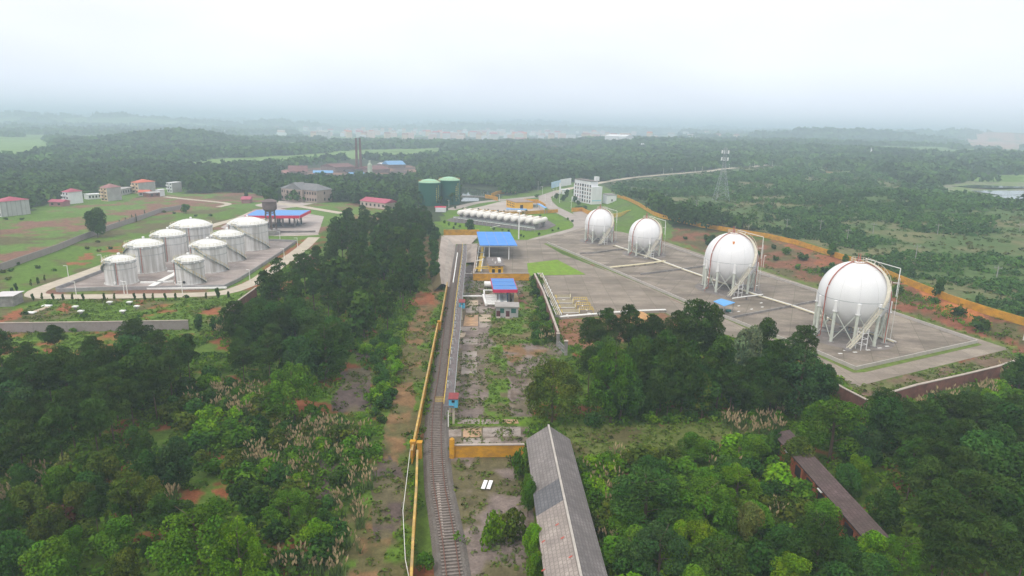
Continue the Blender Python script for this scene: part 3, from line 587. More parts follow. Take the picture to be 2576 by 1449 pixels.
wall('boundary_wall', 'pale yellow wall stepping round the lawn behind the first small sphere', None, 2.4, .3, mat('lemon_wall_paint', (.66, .50, .10), .8, .15, .4), None, world=[Gz(*xv(960, 1400)), Gz(*xv(1140, 1370)), Gz(*xv(1280, 1320)), Gz(*xv(1500, 1295))])
wall('boundary_wall', 'low ochre wall behind the row of bushes by the bullet tanks', None, 2.0, .3, YELLOW(), None, world=[Gz(*ym(850, 655)), Gz(*ym(1200, 680)), Gz(*ym(1400, 700)), Gz(*ym(1700, 690)), Gz(*ym(2130, 662))])
wall('boundary_wall', 'low ochre wall with a kink in front of the pond', None, 2.6, .3, YELLOW(), None, world=[Gz(*ym(1085, 455)), Gz(*ym(1175, 468)), Gz(*ym(1265, 495))])
wall('boundary_wall', 'ochre wall stepping up the slope above the pond', None, 2.6, .3, YELLOW(), None, world=[Gz(*ym(1175, 440)), Gz(*ym(1255, 405)), Gz(*ym(1355, 390)), Gz(*ym(1540, 370))])
wall('boundary_wall', 'ochre enclosure wall behind the cylinder filling shed', None, 2.6, .3, YELLOW(), None, world=[Gz(*ym(1600, 540)), Gz(*ym(1640, 520)), Gz(*ym(1840, 530)), Gz(*ym(1950, 600))])
wall('pond_dam', 'grey dam walkway crossing the reflecting pond', None, .8, 1.6, GREY(), None, 'dam', world=[Gz(*ym(695, 432)), Gz(*ym(1000, 440)), Gz(*ym(1080, 450))])

# ------------------------------------------------------------------ storage tanks
shell_m = mat('weathered_white_steel', (.70, .695, .69), .55, .07, .4, stain=(.36, .34, .31), stain_amt=.75, stain_scale=(.8, .8, .045))
dome_m = mat('white_dome_steel', (.78, .78, .78), .5, .05, .3, stain=(.58, .57, .53), stain_amt=.4, stain_scale=(.4, .4, .4))
def oil_tank(label, px, R, Ht, row):
    b = Gz(*px, .12); t = thing('storage_tank', label, 'storage tank', b, group='white oil storage tanks')
    MB().lathe([(R+.35, 0), (R+.35, .25), (R, .253), (R, Ht)], 56, cap_hi=False).build('shell', shell_m, t, smooth=True)
    dz = .30*R; Rs = (R*R+dz*dz)/(2*dz); prof = [(R+.18, Ht-.12), (R+.18, Ht+.06)]
    for k in range(1, 9):
        a = math.asin(min(1, R/Rs))*(1-k/8.); prof.append((max(Rs*math.sin(a), .02), Ht+dz-Rs+Rs*math.cos(a)+.06))
    rf = MB().lathe(prof, 56).build('roof', dome_m, t, smooth=True)
    MB().lathe([(.35, Ht+dz), (.35, Ht+dz+.55), (.5, Ht+dz+.6), (.3, Ht+dz+.85)], 12).build('vent', PIPEW(), rf)
    mb = MB()
    for k in range(14): # roof ribs
        a = 2*math.pi*k/14; pts = [np.array([r_*math.cos(a), r_*math.sin(a), z_+.03]) for r_, z_ in prof[1:-1]]; mb.tube(pts, .035, 4)
    mb.build('rib', dome_m, rf)
    MB().lathe([(R+.02, Ht-.75), (R+.22, Ht-.73), (R+.22, Ht-.62), (R+.02, Ht-.6)], 56, cap_lo=False, cap_hi=False).build('wind_girder', STEEL(), t)
    MB().lathe([(R+.01, Ht*.66), (R+.09, Ht*.66), (R+.09, Ht*.66+.1), (R+.01, Ht*.66+.1)], 56, cap_lo=False, cap_hi=False).build('stiffening_ring', STEEL(), t)
    mb = MB()
    for z in (.5, 1.0): mb.tube([(R*.99*math.cos(a), R*.99*math.sin(a), Ht+z) for a in np.linspace(0, 2*math.pi, 41)[:-1]], .035, 4, closed=True)
    for a in np.linspace(0, 2*math.pi, 31)[:-1]: mb.bar((R*.99*math.cos(a), R*.99*math.sin(a), Ht), (R*.99*math.cos(a), R*.99*math.sin(a), Ht+1.0), .06)
    mb.build('railing', mat('faded_yellow_rail', (.60, .56, .38), .7, .2, 1), t)
    # stair hugging the shell
    a0, a1 = (-112, 2) if row == 'r' else (-110, -235); st = MB(); hr = MB(); n = 34
    Rp = R+.42; pts = []
    for k in range(n+1):
        a = math.radians(a0+(a1-a0)*k/n); z = (Ht-.5)*(1-k/n)+.15; pts.append((Rp*math.cos(a), Rp*math.sin(a), z))
    for k in range(n):
        p = np.array(pts[k]); q = np.array(pts[k+1]); st.bar(p, q, .7, .12)
    st.build('stair', mat('stair_steel', (.20, .24, .23), .6, .2, 1), t)
    for k in range(n): hr.bar(np.array(pts[k])*[1.04, 1.04, 1]+[0, 0, 1], np.array(pts[k+1])*[1.04, 1.04, 1]+[0, 0, 1], .06)
    for k in range(0, n+1, 3): hr.bar(np.array(pts[k])*[1.04, 1.04, 1], np.array(pts[k])*[1.04, 1.04, 1]+[0, 0, 1], .06)
    hr.build('handrail', YPAINT(), t)
    a = math.radians(-112 if row == 'r' else -108); d = np.array([math.cos(a), math.sin(a), 0]); s = np.array([-d[1], d[0], 0])
    mb = MB()
    for q in (-.9, .9): mb.bar(d*(R-.2)+s*q+[0, 0, Ht+1], d*(R-1.6)+s*q+[0, 0, Ht+1.3], .08)
    mb.bar(d*(R-.1)-s*1.4+[0, 0, Ht+.25], d*(R-.1)+s*1.4+[0, 0, Ht+.25], .5, .15); mb.build('landing', STEEL(), t)
    for aa, mm in (((-78, STEEL()), (-72, RUST())) if row == 'l' else ((-128, STEEL()), (-134, RUST()))):
        a = math.radians(aa); MB().tube([((R+.16)*math.cos(a), (R+.16)*math.sin(a), z) for z in (.1, Ht-.3)], .09, 6).build('downpipe', mm, t)
    a = math.radians(-88 if row == 'r' else -82); mh = MB(); d = np.array([math.cos(a), math.sin(a), 0])
    mh.tube([d*(R-.1)+[0, 0, 1.0], d*(R+.3)+[0, 0, 1.0]], .38, 14); mh.build('manhole', DARK() if row == 'r' else PIPEW(), t)
    for k in range(7):
        a = math.radians(-20-23*k); MB().box((R+.3)*math.cos(a), (R+.3)*math.sin(a), Ht-.55, .35, .35, .35, a).build('foam_box', PIPEW(), t)
    return t
B_ = zb
for lb, px, R, Ht, row in [
    ('small white oil tank at the front of the west row, stair curving away', B_(433, 792), 4.45, 7.3, 'l'),
    ('white oil tank standing second in the west row behind the small one', B_(672, 676), 5.8, 9.0, 'l'),
    ('white oil tank standing third in the west row', B_(900, 572), 5.7, 9.4, 'l'),
    ('big white oil tank at the back of the west row, widest dome', B_(1120, 478), 7.5, 9.9, 'l'),
    ('small white oil tank at the front of the east row, diagonal stair across its front', B_(1092, 790), 4.3, 7.4, 'r'),
    ('white oil tank second in the east row, long diagonal stair', B_(1280, 672), 5.7, 8.9, 'r'),
    ('white oil tank third in the east row, diagonal stair half hidden', B_(1462, 570), 5.6, 9.3, 'r'),
    ('big white oil tank at the back of the east row, before the water tower', B_(1655, 462), 7.5, 10.3, 'r')]:
    oil_tank(lb, px, R, Ht, row)
def pipe_bundle(name, label, pts, r=.12, n=2, gap=.4, z=.6, m_=None, sup=5., cat='pipeline', group=None, zb=0.12):
    P = [np.array(p, float) for p in pts]; t = thing(name, label, cat, (P[0][0], P[0][1], zb), group=group)
    for k in range(n):
        o = (k-(n-1)/2)*gap; Q = []
        for i, p in enumerate(P):
            d = (P[min(i+1, len(P)-1)]-P[max(i-1, 0)])[:2]; d /= np.linalg.norm(d); Q.append((p[0]-d[1]*o, p[1]+d[0]*o, zb+z))
        MB().tube(Q, r, 8).build('pipe', m_[k % len(m_)] if isinstance(m_, list) else (m_ or PIPEW()), t, world=True)
    for i in range(len(P)-1):
        L_ = np.linalg.norm(P[i+1]-P[i]); k = max(1, int(L_/sup)); d = (P[i+1]-P[i])/L_
        for j in range(k+1):
            q = P[i]+d*(L_*j/k); a = math.atan2(d[1], d[0]); MB().box(q[0], q[1], zb, .2, n*gap+.15, z-r, a).build('support', GREY(), t, world=True)
    return t
white_flat = lambda nm, lb, px, w: tag(MB().add(*_strip([Gz(*p, .5) for p in px], w)).build(nm, PIPEW(), world=True), lb, 'pipe duct')
def _strip(P, w):
    V = []; Fs = []
    for i, p in enumerate(P):
        d = (P[min(i+1, len(P)-1)]-P[max(i-1, 0)])[:2]; d /= np.linalg.norm(d); n = np.array([-d[1], d[0]])*w/2
        for z in (0, .45):
            V += [(p[0]+n[0], p[1]+n[1], p[2]-.36+z), (p[0]-n[0], p[1]-n[1], p[2]-.36+z)]
    for i in range(len(P)-1):
        a = i*4; b = a+4; Fs += [(a+2, a+3, b+3, b+2), (a+1, a, b, b+1), (a, a+2, b+2, b), (a+3, a+1, b+1, b+3)]
    Fs += [(0, 1, 3, 2), (len(V)-4, len(V)-2, len(V)-1, len(V)-3)]
    return V, Fs
white_flat('pipe_duct', 'broad white pipe duct running diagonally between the two small front tanks', [B_(690, 842), B_(820, 770), B_(935, 712), B_(985, 680)], 1.9)
white_flat('pipe_duct', 'long straight white pipe duct along the front edge of the tank yard', [B_(675, 846), B_(1050, 846), B_(1435, 838)], .9)
white_flat('pipe_duct', 'short white pipe duct crossing between the two small front tanks', [B_(610, 788), B_(760, 788), B_(925, 779)], .8)
white_flat('pipe_duct', 'small white pipe stub beside the second west tank', [B_(870, 682), B_(935, 682)], .8)

# ------------------------------------------------------------------ LPG spheres
sph_m = mat('sphere_white', (.80, .80, .82), .38, .03, .15, stain=(.70, .70, .73), stain_amt=.35, stain_scale=(.25, .25, .12), spec=.4)
def sphere_tank(label, c, hc, R, nleg, a0, stair_az):
    t = thing('sphere_tank', label, 'gas sphere', (c[0], c[1], .16), group='white gas storage spheres')
    prof = [(max(R*math.sin(a), .01), hc-R*math.cos(a)) for a in np.linspace(0, math.pi, 41)]
    MB().lathe(prof, 72, cap_lo=False, cap_hi=False).build('shell', sph_m, t, smooth='full')
    MB().lathe([(R+.003, hc-.35), (R+.035, hc-.33), (R+.035, hc-.28), (R+.003, hc-.26)], 72, cap_lo=False, cap_hi=False).build('seam', STEEL(), t)
    sm = MB(); ns_ = 12
    for k in range(ns_):
        a = 2*math.pi*k/ns_+.2; sm.tube([((R+.005)*math.cos(e_)*math.cos(a), (R+.005)*math.cos(e_)*math.sin(a), hc+(R+.005)*math.sin(e_)) for e_ in np.linspace(-1.0, 1.0, 17)], .035, 4)
    for e_ in (-1.0, 1.0): sm.tube([((R+.005)*math.cos(e_)*math.cos(a), (R+.005)*math.cos(e_)*math.sin(a), hc+(R+.005)*math.sin(e_)) for a in np.linspace(0, 2*math.pi, 49)[:-1]], .035, 4, closed=True)
    sm.build('weld_seam', mat('seam_grey_white', (.60, .60, .61), .6, .1, 1), t)
    rl = R*.985; zt = hc-.07*R; zj = hc-.36*R
    pts = []
    for k in range(nleg):
        a = math.radians(a0)+2*math.pi*k/nleg; x, y = rl*math.cos(a), rl*math.sin(a); pts.append((x, y))
        lg = MB().tube([(x, y, .3), (x, y, zj)], .045*R, 14).build('leg', LEGM(), t, smooth=True)
        up = MB(); up.tube([(x, y, zj-.15), (x, y, zt)], .055*R, 14); up.lathe([(.06*R, zt), (.03*R, zt+.02*R), (.001, zt+.03*R)], 12, (x, y), cap_hi=False); up.lathe([(.075*R, zj-.3), (.075*R, zj-.12)], 12, (x, y)); up.build('leg_sleeve', WHITE(), lg, smooth=True)
        MB().lathe([(.1*R, -.02), (.1*R, .3)], 10, (x, y)).build('footing', GREY(), lg)
    for k in range(nleg):
        (x, y), (x2, y2) = pts[k], pts[(k+1) % nleg]
        b = MB(); b.tube([(x, y, .6), (x2, y2, zj-.1)], .09, 6); b.tube([(x2, y2, .6), (x, y, zj-.1)], .09, 6); b.build('brace', LEGM(), t)
    # top platform with rail and relief valves
    top = hc+R; pr = .21*R
    mb = MB().lathe([(pr, top-.25), (pr, top-.1)], 24); pf = mb.build('top_platform', mat('rusty_platform', (.42, .26, .18), .8, .25, 1.2, stain=(.35, .14, .08), stain_amt=.5), t)
    mb = MB()
    for z in (.45, 1.0): mb.tube([(pr*math.cos(a), pr*math.sin(a), top+z-.1) for a in np.linspace(0, 2*math.pi, 25)[:-1]], .05, 5, closed=True)
    for a in np.linspace(0, 2*math.pi, 13)[:-1]: mb.bar((pr*math.cos(a), pr*math.sin(a), top-.5), (pr*math.cos(a), pr*math.sin(a), top+.9), .09)
    mb.build('platform_rail', mat('pale_rusty_rail', (.60, .52, .44), .7, .2, 1), pf)
    for dx, dy in ((-.25, .1), (.3, .15), (.05, -.3)):
        v = MB(); v.tube([(dx, dy, top-.2), (dx, dy, top+1.1)], .16, 8); v.tube([(dx, dy, top+1.0), (dx, dy, top+2.1)], .09, 8); v.box(dx, dy, top+.35, .55, .3, .3); v.build('relief_valve', RUST() if dx < .2 else STEEL(), pf)
    # meridian fire-water pipe on the camera-facing west flank
    def sp(az, el, off=0.): # az: 0 faces +Y, degrees; el from equator
        a = math.radians(az); e_ = math.radians(el); rr = R+off
        return np.array([rr*math.cos(e_)*math.sin(a), rr*math.cos(e_)*math.cos(a), hc+rr*math.sin(e_)])
    base_az = math.degrees(math.atan2(-c[0], -c[1]))    # towards the camera
    P = [sp(base_az+46, e_, .22) for e_ in np.linspace(80, 0, 22)]; q = P[-1]
    P += [np.array([q[0], q[1], z]) for z in np.linspace(hc-1.2, 1.2, 5)]; d_ = np.array([q[0], q[1], 0])/R
    P += [np.array([q[0], q[1], .9])+d_*1.1, np.array([q[0], q[1], .1])+d_*1.3]
    fp = MB().tube(P, .13, 8).build('fire_water_pipe', RUST(), t, smooth=True)
    mb = MB()
    for e_ in (75, 55, 35, 15): mb.bar(sp(base_az+46, e_, 0), sp(base_az+46, e_, .25), .12)
    mb.build('bracket', PIPEW(), fp)
    P = [sp(base_az-72, e_, .2) for e_ in np.linspace(78, 0, 20)]; q = P[-1]; P += [np.array([q[0], q[1], z]) for z in (hc-1.5, hc*.5, .6)]
    MB().tube(P, .11, 8).build('drain_pipe', RUST(), t, smooth=True)
    # stair tower: lower straight flight, landing, upper flight to the equator, then a curved flight to the top
    az1 = base_az-48; land = sp(az1, -8, .5); foot_az = base_az-2
    f0 = np.array([math.sin(math.radians(foot_az))*(R+3.6), math.cos(math.radians(foot_az))*(R+3.6), .3])
    mid = f0+(land-f0)*.45; mid[2] = f0[2]+(land[2]-f0[2])*.40
    def flight(p, q, w=.9, nm='lower_stair'):
        d = (q-p)[:2]; d /= np.linalg.norm(d); s_ = np.array([-d[1], d[0], 0])*w/2; b = MB()
        for sg in (-1, 1):
            b.bar(p+s_*sg, q+s_*sg, .12, .26); b.bar(p+s_*sg+[0, 0, 1], q+s_*sg+[0, 0, 1], .07)
            for k in range(7): r_ = p+(q-p)*k/6+s_*sg; b.bar(r_, r_+[0, 0, 1], .05)
        n = max(6, int((q-p)[2]/.28))
        for k in range(n): r_ = p+(q-p)*(k+.5)/n; b.bar(r_-s_, r_+s_, .26, .05)
        return b.build(nm, mat('cream_stair_paint', (.66, .62, .52), .7, .15, 1), t)
    flight(f0, mid); flight(mid+[0, 0, .05], land, nm='upper_stair')
    tw = MB(); dd = (land-f0)[:2]/np.linalg.norm((land-f0)[:2]); s_ = np.array([-dd[1], dd[0], 0])
    cs = [mid+s_*a*.8+np.array([dd[0], dd[1], 0])*b*.8 for a, b in ((-1, -1), (1, -1), (1, 1), (-1, 1))]
    for k in range(4):
        tw.bar([cs[k][0], cs[k][1], 0], [cs[k][0], cs[k][1], mid[2]+1], .14)
        for z in (.33, .66, 1.0): tw.bar([cs[k][0], cs[k][1], mid[2]*z], [cs[(k+1) % 4][0], cs[(k+1) % 4][1], mid[2]*z], .1)
    tw.build('stair_tower', WHITE(), t)
    MB().box(f0[0], f0[1], 0, 1.4, 1.2, .5, math.atan2(dd[1], dd[0])).build('stair_footing', GREY(), t)
    b = MB(); l_ = land; b.bar(l_-s_*.9, l_+s_*.9, 1.6, .1); b.build('landing', STEEL(), t)
    n = 30; cv = MB(); rl_ = MB(); P = []
    for k in range(n+1):
        f = k/n; P.append(sp(az1-26*math.sin(f*math.pi/2)*1.0, -8+f*86, .55))
    for p, q in zip(P[:-1], P[1:]): cv.bar(p, q, .85, .1); rl_.bar(p*[1.05, 1.05, 1]+[0, 0, .95], q*[1.05, 1.05, 1]+[0, 0, .95], .07)
    for p in P[::2]: rl_.bar(p*[1.05, 1.05, 1], p*[1.05, 1.05, 1]+[0, 0, .95], .06)
    cv.build('curved_stair', mat('cream_stair_paint', (.66, .62, .52)), t); rl_.build('curved_handrail', mat('pale_rusty_rail', (.60, .52, .44)), t)
    # davit frame: horizontal pipe from the top and a vertical riser outside the shell
    a = math.radians(base_az-100); o = np.array([math.sin(a), math.cos(a), 0])*(R+1.0)
    fr = MB(); fr.tube([(pr*math.sin(a)*.8, pr*math.cos(a)*.8, top+.9), (o[0], o[1], top-.9)], .1, 6); fr.tube([(o[0], o[1], top-.9), (o[0], o[1], hc+.3)], .1, 6)
    fr.tube([(o[0], o[1], hc+.45*R), (o[0]*.88, o[1]*.88, hc+.45*R)], .08, 6); fr.tube([(pr*math.sin(a)*2.2, pr*math.cos(a)*2.2, top+.55), (pr*math.sin(a)*1.9, pr*math.cos(a)*1.9, top-.4)], .08, 6)
    fr.tube([(o[0]*1.03, o[1]*1.03, hc+R*.6), (o[0]*1.03, o[1]*1.03, .3)], .05, 6)
    fr.build('riser_frame', PIPEW(), t)
    vm = MB(); vm.tube([(-.6, -.4, 1.3), (-.6, -.4, hc-R+.1)], .18, 8); vm.tube([(-.6, -.4, 1.4), (R*.8, -.4, 1.4)], .14, 8); vm.tube([(.8, .5, .9), (.8, .5, hc-R+.1)], .14, 8); vm.tube([(.8, .5, 1.), (-R*.75, 1.5, 1.)], .12, 8); vm.box(0, -.4, 1.1, .5, .5, .6)
    vm.build('bottom_valves', STEEL(), t)
    MB().lathe([(R+2.2, -.02), (R+2.2, .02)], 48).build('stained_apron', mat('stained_concrete', (.24, .21, .20), .9, .3, .4, stain=(.14, .13, .12), stain_amt=.6), t)
    return t
sphere_tank('small white gas sphere at the far end of the sphere yard, rusty top ring', (39.0, 293.2), 8.2, 6.6, 8, 12, 0)
sphere_tank('small white gas sphere standing next to the farthest one', (54.1, 264.0), 8.1, 6.75, 8, 5, 0)
s3 = sphere_tank('large white gas sphere behind the blue pump canopy, one rust patch near its top', (70.3, 206.3), 10.2, 8.2, 10, 9, 0)
sphere_tank('large white gas sphere closest to the brick wall, standing alone in its bund', (85.0, 157.3), 11.2, 8.2, 10, 0, 0)
az = math.atan2(-70.3, -206.3)
def rust_patch():
    V = []; nx, ny = 8, 6
    for i in range(nx+1):
        for j in range(ny+1):
            u = (i/nx-.5)*(1.0-.55*(j/ny)); a = az+math.radians(u*9-3); e_ = math.radians(50-j*1.3); rr = 8.215
            V.append((rr*math.cos(e_)*math.sin(a), rr*math.cos(e_)*math.cos(a), 10.2+rr*math.sin(e_)))
    return MB().add(V, [(i*(ny+1)+j, i*(ny+1)+j+1, (i+1)*(ny+1)+j+1, (i+1)*(ny+1)+j) for i in range(nx) for j in range(ny)])
rust_patch().build('rust_patch', mat('rust_stain', (.50, .19, .05), .9, .3, 3), s3)
def pathz(l, z=.16): return [Gz(x, y, z) for x, y in l]
pipe_bundle('yard_pipeline', 'twin cream pipes running past the feet of all four spheres', pathz([(1546, 620), (1670, 662), (1718, 680), (1906, 746), (1998, 774), (2250, 864)]), .16, 2, .8, .45, [CREAM(), PIPEW()], 6, zb=.16)
pipe_bundle('yard_pipeline', 'cream pipe branch ending in a bend near the second small sphere', pathz([yh(890, 235), yh(1220, 200), yh(1395, 175)]), .2, 2, .7, .6, CREAM(), 5, zb=.16)
pipe_bundle('yard_pipeline', 'white pipe branch from the blue pump canopy to the sphere pipeline', pathz([zd(740, 1172), zd(830, 1160), zd(930, 1147)]), .18, 1, .5, 1.0, PIPEW(), 4, zb=.16)
pipe_bundle('yard_pipeline', 'four parallel white and cream pipes down the brick wall side of the loading yard', pathz([ze(1872, 712), ze(2000, 1000), ze(2145, 1320)], .05), .10, 4, .5, .7, [PIPEW(), CREAM(), CREAM(), PIPEW()], 6, zb=.05)
pipe_bundle('yard_pipeline', 'white pipe along the lower edge of the loading yard', pathz([(1409, 802), (1492, 795), (1590, 787), (1674, 784)], .05), .16, 2, .5, .6, PIPEW(), 8, zb=.05)
# ------------------------------------------------------------------ railway and loading trestle
RAIL_PX = [(1158, 1600), (1139, 1449), (1128, 1363), (1116, 1290), (1104, 1218), (1098, 1117), (1101, 1030), (1109, 973), (1117, 913), (1123, 853), (1130, 793), (1137, 736), (1144, 695), (1152, 655), (1160, 617)]
RP = smooth_path([Gz(*p)[:2] for p in RAIL_PX], .5)
seg = np.r_[0, np.cumsum([np.linalg.norm(RP[i+1]-RP[i]) for i in range(len(RP)-1)])]; RPa = np.array(RP)
def rail_at(s):
    x = np.interp(s, seg, RPa[:, 0]); y = np.interp(s, seg, RPa[:, 1]); x2 = np.interp(s+.5, seg, RPa[:, 0]); y2 = np.interp(s+.5, seg, RPa[:, 1])
    if s > seg[-1]-.6: x2, y2 = 2*x-np.interp(s-.5, seg, RPa[:, 0]), 2*y-np.interp(s-.5, seg, RPa[:, 1])
    d = np.array([x2-x, y2-y]); d /= np.linalg.norm(d); return np.array([x, y]), d
track = thing('railway_track', 'rusty single railway track with concrete sleepers on grey ballast', 'railway track', (RPa[0, 0], RPa[0, 1], 0))
ns = 260; V = []; bal = MB()
for k in range(ns+1):
    p, d = rail_at(seg[-1]*k/ns); n_ = np.array([-d[1], d[0]])
    for o, z in ((-2.1, .02), (-1.6, .30), (1.6, .30), (2.1, .02)): V.append((*(p+n_*o), z))
bal.add(V, [(i*4+j+1, i*4+j, i*4+4+j, i*4+5+j) for i in range(ns) for j in range(3)])
bal.build('ballast', mat('grey_ballast', (.15, .135, .125), .95, .45, 4, stain=(.12, .10, .09), stain_amt=.6, stain_scale=(.5, .5, .5), fine=9, bump=.6), track, world=True)
for o in (-.75, .75):
    r = MB()
    prev = None
    for k in range(0, 400):
        p, d = rail_at(seg[-1]*k/399); q = np.array([p[0]-d[1]*o, p[1]+d[0]*o, .52])
        if prev is not None: r.bar(prev, q, .10, .16)
        prev = q
    r.build('rail', mat('rusty_rail', (.16, .075, .055), .6, .3, 2), track, world=True)
slm = mat('old_sleeper', (.21, .18, .165), .9, .25, 2)
sl0 = MB().box(0, 0, 0, 2.35, .26, .2).build('sleeper', slm, track, loc=None)
nS = int(seg[-1]/.62); rest = MB()
for k in range(nS):
    p, d = rail_at(k*.62+.3); a = math.atan2(d[1], d[0])-math.pi/2
    if 4 <= k < 104:
        o = sl0 if k == 4 else sl0.copy()
        if k != 4: COL.objects.link(o); o.parent = track
        o.location = (p[0]-RPa[0, 0], p[1]-RPa[0, 1], .25); o.rotation_euler = (0, 0, a)
    else: rest.box(p[0], p[1], .25, 2.35, .26, .2, a)
tag(rest.build('sleeper', slm, track, world=True), kind='stuff')
MB().bar(Gz(1114, 1360, .1), Gz(1101, 1218, .1), .4, .5).add([], []).build('kerb_edge', COPING(), track, world=True)
# concrete lined cutting at the end of the line
cut = thing('cutting_slope', 'terraced concrete slopes lining the railway cutting at the end of the track', 'retaining slope', Gz(1120, 690))
def quadstrip(A, Bp, n=6):
    V = []; k = len(A)
    for i in range(k):
        for t in range(n+1): V.append(tuple(np.array(A[i])*(1-t/n)+np.array(Bp[i])*t/n))
    return MB().add(V, [(i*(n+1)+t, i*(n+1)+t+1, (i+1)*(n+1)+t+1, (i+1)*(n+1)+t) for i in range(k-1) for t in range(n)])
slope_m = mat('slope_concrete', (.42, .36, .32), .9, .2, .25, stain=(.27, .22, .19), stain_amt=.6, stain_scale=(.15, .1, .3))
lo = [Gz(*xq(820, 1140), .1), Gz(*xq(880, 640), .1), Gz(*xq(930, 280), .1)]
m1 = [Gz(*xq(760, 1130), .9), Gz(*xq(800, 640), 1.0), Gz(*xq(880, 280), 1.0)]
m2 = [Gz(*xq(700, 1080), 1.1), Gz(*xq(720, 640), 1.3), Gz(*xq(790, 170), 1.6)]
hi = [Gz(*xq(640, 1075), 2.4), Gz(*xq(570, 640), 3.0), Gz(*xq(585, 380), 3.2), ]
quadstrip(lo, m1).build('lower_slope', slope_m, cut, world=True); quadstrip(m1, m2).build('terrace', mat('terrace_concrete', (.33, .29, .26), .9, .2, .3), cut, world=True)
quadstrip(m2, [hi[0], hi[1], Gz(*xq(640, 110), 3.2)]).build('upper_slope', slope_m, cut, world=True)
quadstrip([hi[0], hi[1], Gz(*xq(640, 110), 3.2)], [hi[0]*[1, 1, 0]+[-2.5, -.5, 0], hi[1]*[1, 1, 0]+[-3, 0, 0], Gz(*xq(640, 110), 3.2)*[1, 1, 0]+[-3, 1, 0]]).build('back_slope', mat('ochre_earth', (.14, .11, .055), .95, .25, .5), cut, world=True)
quadstrip([Gz(*xq(880, 280), .1), Gz(*xq(1110, 275), .1), Gz(*xq(1240, 270), .1)], [Gz(*xq(660, 100), 2.4), Gz(*xq(1000, 95), 2.2), Gz(*xq(1400, 95), 1.8)]).build('end_slope', slope_m, cut, world=True)
quadstrip([Gz(*xq(1125, 650), .1), Gz(*xq(1130, 400), .1), Gz(*xq(1150, 275), .1)], [Gz(*xq(1300, 640), 1.6), Gz(*xq(1340, 400), 1.7), Gz(*xq(1370, 260), 1.7)]).build('east_slope', slope_m, cut, world=True)
MB().bar(Gz(*xq(877, 1060), .35), Gz(*xq(965, 460), .35), .35, .7).build('white_kerb', PIPEW(), cut, world=True)
for k in range(5): MB().box(*Gz(*xq(1185, 460-26*k))[:2], .1+k*.3, 2.2, .8, .25).build('step', slope_m, cut, world=True)
sheet('dark_paving', [xq(1110, 760), xq(1290, 640), xq(1290, 1100), xq(1260, 1180), xq(1090, 1180)], .05, mat('dark_concrete', (.15, .13, .13), .9, .25, .2), th=.04)
# trestle
DK = 3.6
TR_PX = [(1169, 617), (1168, 642), (1165, 673), (1161, 705), (1157, 742), (1153, 777), (1149, 833), (1144, 873), (1140, 913), (1135, 963), (1129, 1023)]
TP = [Gz(x, y, DK) for x, y in TR_PX]; TA = np.array(TP); ts = np.r_[0, np.cumsum(np.linalg.norm(np.diff(TA, axis=0), axis=1))]
def tr_at(s):
    p = np.array([np.interp(s, ts, TA[:, i]) for i in range(3)]); q = np.array([np.interp(s+2, ts, TA[:, i]) for i in range(3)]); r = np.array([np.interp(s-2, ts, TA[:, i]) for i in range(3)])
    d = (q-r)[:2]; d /= np.linalg.norm(d); return p, d
trs = thing('loading_trestle', 'long raised loading walkway beside the track, grey deck and yellow handrails', 'loading platform', (TP[-1][0], TP[-1][1], 0))
dk = MB(); rl = [MB(), MB()]; L_ = ts[-1]; nn = int(L_/2)
for k in range(nn):
    p, d = tr_at(L_*k/nn); q, d2 = tr_at(L_*(k+1)/nn); dk.bar(p, q, 1.7, .15); nv = np.array([-d[1], d[0], 0])*.85; nv2 = np.array([-d2[1], d2[0], 0])*.85
    for i, sg in enumerate((-1, 1)):
        for z in (.55, 1.1): rl[i].bar(p+nv*sg+[0, 0, z], q+nv2*sg+[0, 0, z], .07)
        rl[i].bar(p+nv*sg, p+nv*sg+[0, 0, 1.1], .07)
dk.build('deck', mat('deck_plate', (.17, .145, .15), .8, .2, 1), trs, world=True)
rl[0].build('handrail', YPAINT(), trs, world=True); rl[1].build('handrail', STEEL(), trs, world=True)
for k in range(0, nn, 3):
    p, d = tr_at(L_*k/nn); MB().bar([p[0], p[1], 0], [p[0], p[1], DK-.05], .3).build('column', mat('cream_column', (.5, .45, .35), .8, .2, 1), trs, world=True)
p, d = tr_at(L_-1.5); n3 = np.array([-d[1], d[0], 0])
for z in (.3, .55, .8, 1.1): MB().bar(p-n3*2.4+[0, 0, z], p-n3*.85+[0, 0, z], .06).build('end_rail', YPAINT(), trs, world=True)
arm0 = None; narm = 24
for k in range(narm):
    p, d = tr_at(6+(L_-14)*k/(narm-1)); a = math.atan2(d[1], d[0])
    lb = 'white swivel loading arm, %s along the trestle from the track end' % ['first', 'second', 'third', 'fourth', 'fifth', 'sixth', 'seventh', 'eighth', 'ninth', 'tenth', 'eleventh', 'twelfth', 'thirteenth', 'fourteenth', 'fifteenth', 'sixteenth', 'seventeenth', 'eighteenth', 'nineteenth', 'twentieth', 'twenty-first', 'twenty-second', 'twenty-third', 'twenty-fourth'][k]
    if arm0 is None:
        arm0 = thing('loading_crane', lb, 'loading crane', p, a, 'loading arms on the trestle')
        MB().tube([(0, -.5, .08), (0, -.5, 1.5)], .08, 8).build('riser', PIPEW(), arm0)
        MB().tube([(0, -.5, 1.5), (.35, -.1, 1.6), (.7, .2, 1.2), (.7, .25, .5)], .045, 8).build('swivel_arm', STEEL(), arm0)
        MB().tube([(-.2, -.45, 1.2), (.2, -.45, 1.2)], .2, 10).build('hand_wheel', STEEL(), arm0)
    else: dup(arm0, p, a, lb)
